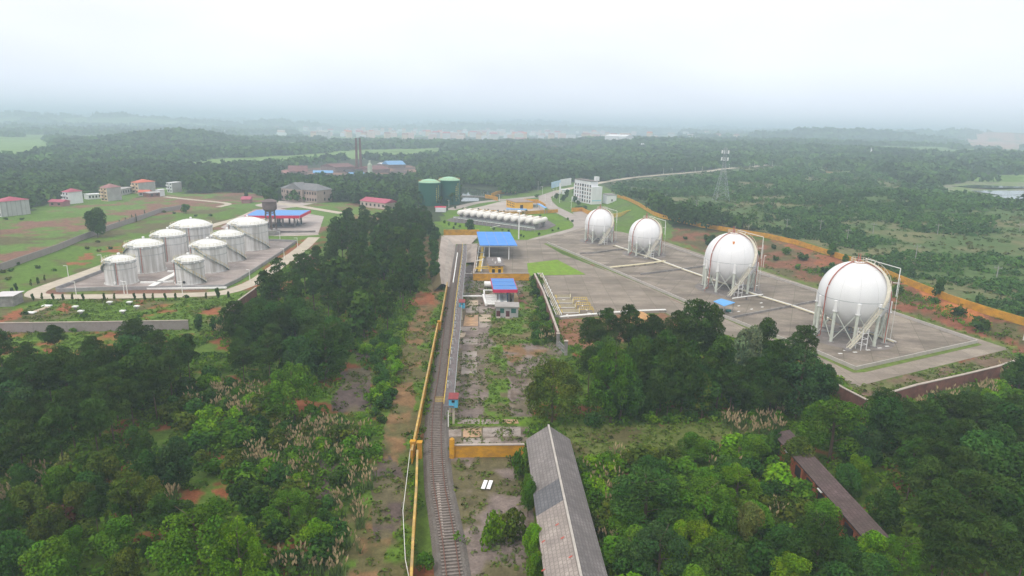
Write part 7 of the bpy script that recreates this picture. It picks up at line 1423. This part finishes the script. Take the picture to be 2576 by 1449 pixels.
ZONES = [ # outline, kinds/colours, spacing, heights, width factor, max, phrase, landmark point px, landmark words, group
 ([(650, 785), (700, 750), (800, 700), (845, 650), (838, 612), (860, 592), (905, 578), (990, 576), (1012, 572), (1095, 578), (1070, 598), (1060, 640), (1064, 690), (1045, 745), (1020, 790), (985, 830), (900, 862), (760, 858), (680, 830)], [('midpine', 'pine')]*7+[('midpine', 'dark'), ('midbroad', 'dark')], 6.2, (9, 12.5), .9, 250, 'in the belt west of the dirt track', (640, 745), 'the brick wall', 'pine belt west of the dirt track'),
 ([(1077, 592), (1112, 590), (1106, 640), (1110, 700), (1092, 705), (1086, 640)], [('midbroad', 'teal'), ('midbroad', 'dark')], 4.2, (3.5, 6), .9, 40, 'between the dirt track and the cutting', (1095, 700), 'the track bend', 'trees beside the cutting slope'),
 ([(-60, 985), (90, 975), (200, 965), (300, 985), (400, 950), (490, 985), (430, 1060), (330, 1100), (250, 1180), (100, 1210), (-60, 1235)], [('pine', 'pine')]*4+[('pine', 'dark'), ('broad', 'dark'), ('broad', 'blue')], 4.6, (8.5, 11.5), .9, 130, 'in the wood under the panel wall', (345, 905), 'the wall pine', 'dense wood under the panel wall'),
 ([(-60, 1300), (90, 1230), (200, 1215), (420, 1240), (430, 1360), (360, 1500), (-60, 1500)], [('broad', 'dark'), ('broad', 'teal'), ('broad', 'olive'), ('shrub', 'mid'), ('broad', 'mid'), ('pine', 'dark')], 4.4, (3.5, 6.5), .85, 70, 'in the lower western thicket', (140, 1345), 'the dead brown bush', 'lower western thicket'),
 ([(570, 870), (640, 830), (720, 850), (850, 880), (860, 930), (700, 985), (620, 985)], [('pine', 'pine'), ('pine', 'dark'), ('broad', 'teal'), ('broad', 'dark')], 5.0, (7, 10.5), .9, 50, 'between the pine belt and the leafy tree', (742, 1056), 'the leafy tree', 'trees south of the pine belt'),
 ([(430, 1010), (520, 960), (640, 1000), (700, 1070), (880, 1060), (960, 1100), (960, 1170), (880, 1180), (870, 1290), (830, 1310), (860, 1400), (700, 1500), (640, 1500), (600, 1250), (430, 1100)], [('shrub', 'mid'), ('shrub', 'bright'), ('shrub', 'teal'), ('shrub', 'olive'), ('shrub', 'dark')], 3.3, (1.6, 3.6), 1.05, 150, 'among the pampas plumes west of the track', (742, 1056), 'the leafy tree', 'shrubs among the pampas plumes'),
 ([(1475, 1000), (1500, 950), (1570, 925), (1650, 915), (1780, 930), (1950, 960), (2060, 1000), (2080, 1050), (1950, 1060), (1750, 1050), (1500, 1058)], [('pine', 'dark'), ('broad', 'dark'), ('pine', 'pine'), ('broad', 'teal')], 5.6, (7, 10), .9, 50, 'inside the grove under the sphere yard', (1388, 1062), 'the olive tree', 'grove under the sphere yard'),
 ([(2185, 1135), (2300, 1120), (2640, 1115), (2640, 1520), (2360, 1520), (2310, 1340), (2230, 1200)], [('pine', 'pine')]*4+[('pine', 'dark'), ('broad', 'dark'), ('broad', 'teal')], 4.7, (8, 11.5), .95, 130, 'in the wood east of the brick shed', (2150, 1240), 'the young tree', 'dark wood east of the brick shed'),
 ([(1450, 1185), (1600, 1165), (1800, 1150), (1940, 1130), (1990, 1160), (2030, 1250), (2150, 1390), (2220, 1520), (1560, 1520), (1500, 1330)], [('shrub', 'mid'), ('shrub', 'mid'), ('shrub', 'bright'), ('broad', 'mid'), ('broad', 'teal'), ('shrub', 'teal'), ('shrub', 'olive'), ('shrub', 'dark')], 3.1, (1.8, 3.6), 1.15, 150, 'between the tiled and the brick shed', (1620, 1335), 'the huge mound', 'thicket between the two sheds'),
 ([(2240, 1060), (2420, 1010), (2560, 975), (2640, 960), (2640, 1040), (2300, 1060)], [('shrub', 'lime'), ('shrub', 'bright'), ('shrub', 'mid')], 3.2, (1.5, 2.8), 1.2, 60, 'below the eastern brick wall', (2225, 1023), 'the wall gap', 'bright shrubs below the eastern brick wall'),
 ([(2200, 1060), (2400, 1040), (2640, 1040), (2640, 1110), (2300, 1115), (2200, 1125)], [('shrub', 'mid'), ('shrub', 'teal'), ('broad', 'dark'), ('shrub', 'bright')], 3.6, (2, 3.5), 1.2, 60, 'between the brick wall and the dark wood', (2225, 1023), 'the wall gap', 'shrubs above the dark wood'),
 ([(1228, 880), (1262, 872), (1276, 960), (1284, 1062), (1235, 1062)], [('shrub', 'mid'), ('shrub', 'bright'), ('shrub', 'olive')], 3.1, (1.3, 2.6), 1.0, 30, 'in the green strip across the old slabs', (1245, 870), 'the brick hut', 'shrubs across the old slabs'),
 ([(1285, 700), (1345, 692), (1368, 760), (1392, 830), (1400, 862), (1330, 868), (1300, 860), (1335, 790), (1330, 740)], [('shrub', 'teal'), ('shrub', 'mid'), ('shrub', 'olive')], 3.2, (1.3, 2.7), 1.1, 40, 'along the foot of the long brick wall', (1300, 700), 'the ochre wall', 'shrubs along the long brick wall'),
 ([(1480, 1062), (1700, 1050), (1960, 1048), (1960, 1068), (1700, 1066), (1480, 1074)], [('shrub', 'teal'), ('shrub', 'mid'), ('shrub', 'bright')], 3.3, (1.4, 2.6), 1.1, 40, 'in front of the grove', (1440, 1080), 'the tiled shed', 'shrubs in front of the grove'),
 ([(870, 870), (1000, 850), (1010, 900), (1000, 960), (960, 1080), (930, 1060), (950, 940), (930, 900)], [('shrub', 'mid'), ('shrub', 'bright'), ('shrub', 'teal')], 3.0, (1.3, 2.6), 1.1, 50, 'beside the dirt track', (900, 860), 'the pine belt', 'shrubs beside the dirt track'),
 ([(1700, 596), (1900, 610), (2060, 650), (2240, 720), (2400, 780), (2560, 850), (2500, 850), (2300, 770), (2050, 690), (1800, 625)], [('midshrub', 'teal'), ('midshrub', 'dark'), ('midshrub', 'mid')], 8.5, (1.5, 3.2), 1.1, 60, 'on the bank above the sphere yard', (1700, 596), 'the first sphere', 'shrubs on the bank'),
]
zone_polys = []
for px, kinds, sp_, hr_, wf, cap_, phrase, lpx, lw, grp in ZONES:
    P = np.array([at(*p)[:2] for p in px]); zone_polys.append(P); lo_, hi_ = P.min(0), P.max(0); got = []; lm = at(*lpx)[:2]
    XX = np.array([rv.uniform(lo_[0], hi_[0]) for _ in range(7000)]); YY = np.array([rv.uniform(lo_[1], hi_[1]) for _ in range(7000)]); im = inside(P, XX, YY) & free(XX, YY)
    for x, y in zip(XX[im], YY[im]):
        if any((x-a)**2+(y-b)**2 < sp_**2 for a, b in got) or any((x-a)**2+(y-b)**2 < (r_*.8)**2 for a, b, r_ in taken): continue
        got.append((x, y))
        if len(got) >= cap_: break
    got.sort(key=lambda q: (q[0]-lm[0])**2+(q[1]-lm[1])**2)
    cnt = {}
    for x, y in got:
        kd, cl = rv.choice(kinds); H_ = rv.uniform(*hr_)
        if kd in ('shrub', 'midshrub'): H_ = min(H_, 3.6)
        elif H_ < 4 and kd == 'broad': H_ = 4+rv.random()
        kk = (kd.replace('mid', ''), cl); cnt[kk] = cnt.get(kk, 0)+1; word = {'pine': 'pine', 'broad': 'tree', 'shrub': 'shrub', 'conic': 'tree'}[kk[0]]
        plant(kd, rv.randrange(9), (x, y, T1(x, y)), H_, wf*rv.uniform(.85, 1.15), cl, '%s %s %s, %s from %s' % (CLW[cl], word, phrase, ordw(cnt[kk]-1), lw), grp, rv.uniform(0, 6.28))
for o_ in list(S.objects):
    if o_.get('label') and len(o_['label'].split()) > 16: print('LONG', o_['label'])
print('planted', tree_count)

# ---- merged growth that nobody could count
def small_cloud(kind, n, rs):
    """unit crown: height 1, radius 1"""
    v = rs.normal(size=(n, 3)); v[:, 2] = np.abs(v[:, 2]) if kind != 'pine' else v[:, 2]; v /= np.linalg.norm(v, axis=1)[:, None]
    rr = 1-.35*rs.rand(n); p = v*rr[:, None]
    if kind == 'tree': p[:, 2] = .25+p[:, 2]*.75; lump = 1+.25*np.sin(p[:, 0]*5+p[:, 2]*4)*np.cos(p[:, 1]*5); p[:, :2] *= lump[:, None]
    else: p[:, 2] = p[:, 2]*.95
    return p, v
def stuff(name, pts, rad, hgt, colr, nq, qs, seed, kind='tree', nvar=12, aspect=.8, amt=.2):
    if not len(pts): return
    rs = RS(seed); VV = []; CC = []; base = [small_cloud(kind, nq, RS(seed+i)) for i in range(nvar)]; var = rs.randint(0, nvar, len(pts))
    for i in range(nvar):
        m_ = np.where(var == i)[0]
        if not len(m_): continue
        c0_, n0 = base[i]; a = rs.uniform(0, 6.28, len(m_)); ca, sa = np.cos(a)[:, None], np.sin(a)[:, None]
        X = (c0_[:, 0]*ca-c0_[:, 1]*sa)*rad[m_][:, None]+pts[m_, 0][:, None]; Y = (c0_[:, 0]*sa+c0_[:, 1]*ca)*rad[m_][:, None]+pts[m_, 1][:, None]; Zz = c0_[:, 2]*hgt[m_][:, None]+pts[m_, 2][:, None]
        nn = np.stack([n0[:, 0]*ca-n0[:, 1]*sa, n0[:, 0]*sa+n0[:, 1]*ca, np.tile(n0[:, 2], (len(m_), 1))+.3], -1).reshape(-1, 3)
        ce = np.stack([X, Y, Zz], -1).reshape(-1, 3); sz = np.repeat(rad[m_]*qs, nq)*rs.uniform(.6, 1.4, len(ce))
        tn = tints(len(ce), rs, amt, .1)*np.repeat(colr[m_], nq, axis=0); v, f, cc = quads(ce, nn, sz, aspect, tn, rs, .7); VV.append(v); CC.append(cc)
    V = np.concatenate(VV); F = np.arange(len(V)).reshape(-1, 4); me = mesh_np(name, V, F, np.concatenate(CC), FOL); o = bpy.data.objects.new(name, me); COL.objects.link(o); tag(o, kind='stuff'); return o
def polar(r0, r1, k, smin, th0, th1, seed):
    rs = RS(seed); out_ = []; r = r0
    while r < r1:
        s = max(smin, r/k); n = int((th1-th0)*r/s); th = th0+(np.arange(n)+rs.rand(n))*(th1-th0)/n; rr = r+s*rs.uniform(-.5, .5, n); out_.append(np.stack([rr*np.sin(th), rr*np.cos(th), np.full(n, s)], 1)); r += s*.9
    return np.concatenate(out_)
TH = math.radians(50); TOWN = np.array([at(*p)[:2] for p in [(740, 322), (1250, 331), (1720, 338), (1720, 352), (1300, 356), (1000, 357), (740, 348)]])
ROADP = np.array(smooth_path([at(*p)[:2] for p in [(1545, 454), (1630, 444), (1770, 432), (1897, 420), (1973, 415)]], 15))
def free_s(x, y):
    ok = np.ones(np.shape(x), bool)
    for i_, P in enumerate(KO):
        if i_ != 8: ok &= ~inside(P, x, y)
    D_ = np.hypot(x[:, None]-ROADP[:, 0], y[:, None]-ROADP[:, 1]); j_ = np.argmin(D_, axis=1); dm = D_.min(axis=1); nearer = np.hypot(x, y) < np.hypot(ROADP[j_, 0], ROADP[j_, 1])
    return ok & (dm > np.where(nearer, 46, 9))
def in_zones(x, y):
    z = np.zeros(x.shape, bool)
    for P in zone_polys: z |= inside(P, x, y)
    return z
def species(n, x, y, rs, pal, sc=60):
    f = fbm(x/sc, y/sc, 44)+rs.uniform(-.25, .25, n); idx = np.clip(((f-.15)/.7*len(pal)).astype(int), 0, len(pal)-1); return np.array(pal)[idx]
FP = [(.032, .066, .018), (.040, .085, .020), (.052, .108, .024), (.072, .145, .030)]
for (ra, rb_, k_, sm, nq, qs, sd_) in ((330, 420, 62, 5.2, 110, .34, 1), (420, 800, 64, 6, 64, .42, 2), (800, 2200, 62, 10, 30, .58, 3), (2200, 7000, 58, 30, 12, .85, 4)):
    P = polar(ra, rb_, k_, sm, -TH, TH, sd_); x, y, s = P.T; _, g = cover(x, y); ok = (g == 1) & free(x, y) & ~in_zones(x, y)
    if ra > 700: ok &= ~inside(TOWN, x, y)
    if ra > 2000: ok &= fbm(x/300, y/300, 66) > .36
    x, y, s = x[ok], y[ok], s[ok]; rs = RS(sd_+50); n = len(x); z = terrain(x, y); H_ = np.clip(rs.uniform(6.5, 11, n), 0, 14)*(1+.25*(fbm(x/80, y/80, 9)-.5))
    stuff('far_forest', np.stack([x, y, z-.3], 1), s*rs.uniform(.5, .78, n), H_, species(n, x, y, rs, FP), nq, qs, sd_*100)
P = polar(150, 1000, 100, 2.6, math.radians(3), TH, 9); x, y, s = P.T; _, g = cover(x, y); f = fbm(x/22, y/22, 81)+.35*fbm(x/70, y/70, 82)-.05*sstep(260, 420, np.hypot(x, y))*(fbm(x/60, y/60, 83) > .5)
ok = (g == 2) & (f > .60) & free_s(x, y); x, y, s = x[ok], y[ok], s[ok]; rs = RS(5); n = len(x)
stuff('hillside_scrub', np.stack([x, y, terrain(x, y)-.2], 1), s*rs.uniform(.4, .7, n), np.clip(s*rs.uniform(.5, .95, n), 1.2, 5.5), species(n, x, y, rs, [(.038, .088, .024), (.052, .120, .028), (.075, .165, .034)], 40), 34, .50, 700, 'bush')
ok = None
P = polar(160, 900, 110, 2.2, math.radians(3), TH, 19); x, y, s = P.T; _, g = cover(x, y); rs = RS(6); ok = (g == 2) & (rs.rand(len(x)) < .30); x, y, s = x[ok], y[ok], s[ok]; n = len(x)
stuff('hillside_grass', np.stack([x, y, terrain(x, y)], 1), s*rs.uniform(.3, .5, n), s*.25, species(n, x, y, rs, [(.070, .125, .030), (.09, .145, .038), (.12, .14, .05)], 30), 10, .7, 800, 'bush')
# thicket floor close by
gx, gy = np.meshgrid(np.arange(-165, 190, 1.25), np.arange(50, 235, 1.25)); rs = RS(8); x = (gx+rs.uniform(-.6, .6, gx.shape)).ravel(); y = (gy+rs.uniform(-.6, .6, gy.shape)).ravel(); r = np.hypot(x, y)
ok = (np.abs(np.arctan2(x, y)) < math.radians(56)) & free(x, y); x, y = x[ok], y[ok]; _, g = cover(x, y); zn = in_zones(x, y); ok = ((g == 3) | zn); ok &= zn | (fbm(x/6, y/6, 123) > .40); ok &= rs.rand(len(x)) < .8; x, y = x[ok], y[ok]; n = len(x)
stuff('undergrowth', np.stack([x, y, terrain(x, y)-.1], 1), rs.uniform(.7, 1.35, n), rs.uniform(.5, 1.7, n), species(n, x, y, rs, [(.045, .100, .014), (.066, .145, .013), (.092, .190, .012), (.125, .215, .018), (.085, .130, .018)], 9), 30, .36, 900, 'bush')
# grass tufts on the open ground
gx, gy = np.meshgrid(np.arange(-130, 150, 1.1), np.arange(55, 260, 1.1)); x = (gx+rs.uniform(-.55, .55, gx.shape)).ravel(); y = (gy+rs.uniform(-.55, .55, gy.shape)).ravel()
KO2 = KO; ok = np.ones(x.shape, bool)
for k_i, Pk in enumerate(KO2):
    if k_i in (3, 6): continue
    ok &= ~inside(Pk, x, y)
rl = np.min(np.hypot(x[:, None]-RPa[::8, 0], y[:, None]-RPa[::8, 1]), axis=1); ok &= rl > 2.6; BANKP = np.array([at(*p)[:2] for p in [(1665, 575), (1913, 598), (2262, 708), (2640, 830), (2640, 925), (2545, 885), (2250, 783), (1910, 678), (1672, 606)]]); ok &= ~(inside(BANKP, x, y) & (rs.rand(len(x)) < .75))
C_, g = cover(x, y); grn = C_[:, 1]/(C_[:, 0]+1e-6); ok &= (g == 0) & (fbm(x/3.2, y/3.2, 17)+.35*np.clip(grn-.9, -.6, .6) > .45) & (rs.rand(len(x)) < .75) & (np.abs(np.arctan2(x, y)) < math.radians(46))
x, y, C_ = x[ok], y[ok], C_[ok]; n = len(x); cl = C_*.4+np.array([.12, .20, .022])*.6
stuff('grass_tufts', np.stack([x, y, terrain(x, y)-.03], 1), rs.uniform(.45, 1.0, n), rs.uniform(.12, .5, n), cl*rs.uniform(.7, 1.25, (n, 1)), 12, .5, 1000, 'bush')
# pampas plumes
REED = [([(680, 1085), (760, 1065), (935, 1090), (930, 1165), (800, 1165), (700, 1150)], .85), ([(725, 1170), (795, 1160), (800, 1180), (770, 1275), (735, 1275)], .7), ([(850, 1170), (960, 1180), (950, 1260), (880, 1270)], .6), ([(835, 1265), (915, 1270), (915, 1390), (850, 1400)], .9), ([(685, 1385), (870, 1395), (870, 1480), (680, 1480)], .8),
        ([(535, 985), (665, 985), (660, 1060), (540, 1060)], .7), ([(600, 1150), (700, 1120), (720, 1200), (640, 1230)], .7), ([(380, 1225), (450, 1220), (450, 1320), (380, 1320)], .7), ([(1470, 1150), (1580, 1150), (1600, 1260), (1560, 1400), (1500, 1380)], .55), ([(1760, 1125), (1880, 1130), (1870, 1190), (1770, 1185)], .6), ([(1810, 1055), (1965, 1050), (1960, 1112), (1830, 1112)], .9),
        ([(2290, 1035), (2350, 1005), (2500, 975), (2500, 1015), (2350, 1040)], .8), ([(2510, 930), (2576, 925), (2576, 965), (2520, 962)], .8), ([(-40, 1195), (135, 1195), (130, 1280), (-40, 1280)], .7), ([(222, 900), (315, 905), (300, 960), (225, 950)], .6), ([(540, 830), (605, 830), (600, 850), (545, 850)], .6), ([(1935, 1280), (1990, 1290), (1980, 1350), (1930, 1330)], .5), ([(1355, 850), (1395, 840), (1398, 870), (1360, 875)], .6), ([(660, 1230), (700, 1200), (720, 1260), (680, 1300)], .6), ([(470, 1000), (530, 1000), (530, 1040), (470, 1040)], .4)]
pc = []; rs = RS(31)
for q, dn_ in REED:
    P = np.array([at(*p)[:2] for p in q]); lo_, hi_ = P.min(0), P.max(0); m_ = int((hi_-lo_).prod()*dn_*.85); xx = rs.uniform(lo_[0], hi_[0], m_); yy = rs.uniform(lo_[1], hi_[1], m_); i_ = inside(P, xx, yy) & (fbm(xx/2.5, yy/2.5, 3) > .42); pc.append(np.stack([xx[i_], yy[i_]], 1))
pc = np.concatenate(pc); ok = free(pc[:, 0], pc[:, 1]); pc = pc[ok]
def blades(cx, cy, nb, h0, h1, w, spread, color, rs, plume=False):
    n = len(cx)*nb; bx = np.repeat(cx, nb)+rs.normal(0, .22, n); by = np.repeat(cy, nb)+rs.normal(0, .22, n); bz = terrain(bx, by); a = rs.uniform(0, 6.28, n); h = rs.uniform(h0, h1, n); le = rs.uniform(.15, spread, n)*h
    tip = np.stack([bx+le*np.cos(a), by+le*np.sin(a), bz+h], 1); base_ = np.stack([bx, by, bz], 1); sd_ = np.stack([-np.sin(a), np.cos(a), np.zeros(n)], 1)*w/2
    if plume:
        base_ = base_*.0+np.stack([bx+le*.62*np.cos(a), by+le*.62*np.sin(a), bz+h*.70], 1); dr = tip-base_; tip = base_+dr*1.05+[0, 0, -.06]; mid_ = base_+dr*.45
        V = np.stack([base_, mid_-sd_*1.2, tip, mid_+sd_*1.2], 1)
    else: V = np.stack([base_-sd_, base_+sd_, tip+sd_*.2, tip-sd_*.2], 1)
    C2 = np.array(color)*rs.uniform(.7, 1.3, (n, 1)); return V.reshape(-1, 3), np.repeat(C2, 4, axis=0)
v1, c1_ = blades(pc[:, 0], pc[:, 1], 16, 1.0, 2.0, .13, .55, (.11, .17, .055), rs); v2, c2_ = blades(pc[:, 0], pc[:, 1], 5, 1.8, 2.8, .22, .34, (.42, .33, .20), rs, True); v3 = v2.copy(); v3[:, 0] += .03
q_ = v2.reshape(-1, 4, 3); mid_ = (q_[:, 1]+q_[:, 3])/2; u_ = np.zeros_like(mid_); u_[:, 2] = .0; dirv = q_[:, 2]-q_[:, 0]; sdv = q_[:, 3]-q_[:, 1]; up_ = np.cross(dirv, sdv); up_ /= (np.linalg.norm(up_, axis=1)[:, None]+1e-9); up_ *= np.linalg.norm(sdv, axis=1)[:, None]/2
q2 = q_.copy(); q2[:, 1] = mid_-up_; q2[:, 3] = mid_+up_
V = np.concatenate([v1, v2, q2.reshape(-1, 3)]); Cc = np.concatenate([c1_, c2_, c2_]); me = mesh_np('pampas_grass', V, np.arange(len(V)).reshape(-1, 4), Cc, FOL); o = bpy.data.objects.new('pampas_grass', me); COL.objects.link(o); tag(o, kind='stuff')
print('plumes', len(pc))
# small heaps
tag(MB().lathe([(4.0, 0), (3.0, 1.2), (1.4, 2.3), (.2, 2.7)], 16, cap_hi=True).build('sand_heap', mat('ochre_sand', (.50, .29, .13), .95, .2, 1.2), loc=Gz(*yh(1165, 712)), smooth=True), 'ochre heap of sand behind the grove pines on the loading yard edge', 'sand heap')

# ------------------------------------------------------------------ haze
hm_ = bpy.data.materials.new('haze_air'); hm_.use_nodes = True; t = hm_.node_tree; t.nodes.clear(); mo = t.nodes.new('ShaderNodeOutputMaterial'); pv = t.nodes.new('ShaderNodeVolumePrincipled')
pv.inputs['Color'].default_value = (.70, .85, 1.0, 1); pv.inputs['Density'].default_value = .00049; pv.inputs['Anisotropy'].default_value = .1; t.links.new(pv.outputs[0], mo.inputs['Volume'])
hb_ = MB().box(0, 0, -1.5, 54000, 54000, 118).build('haze', hm_); tag(hb_, kind='stuff')
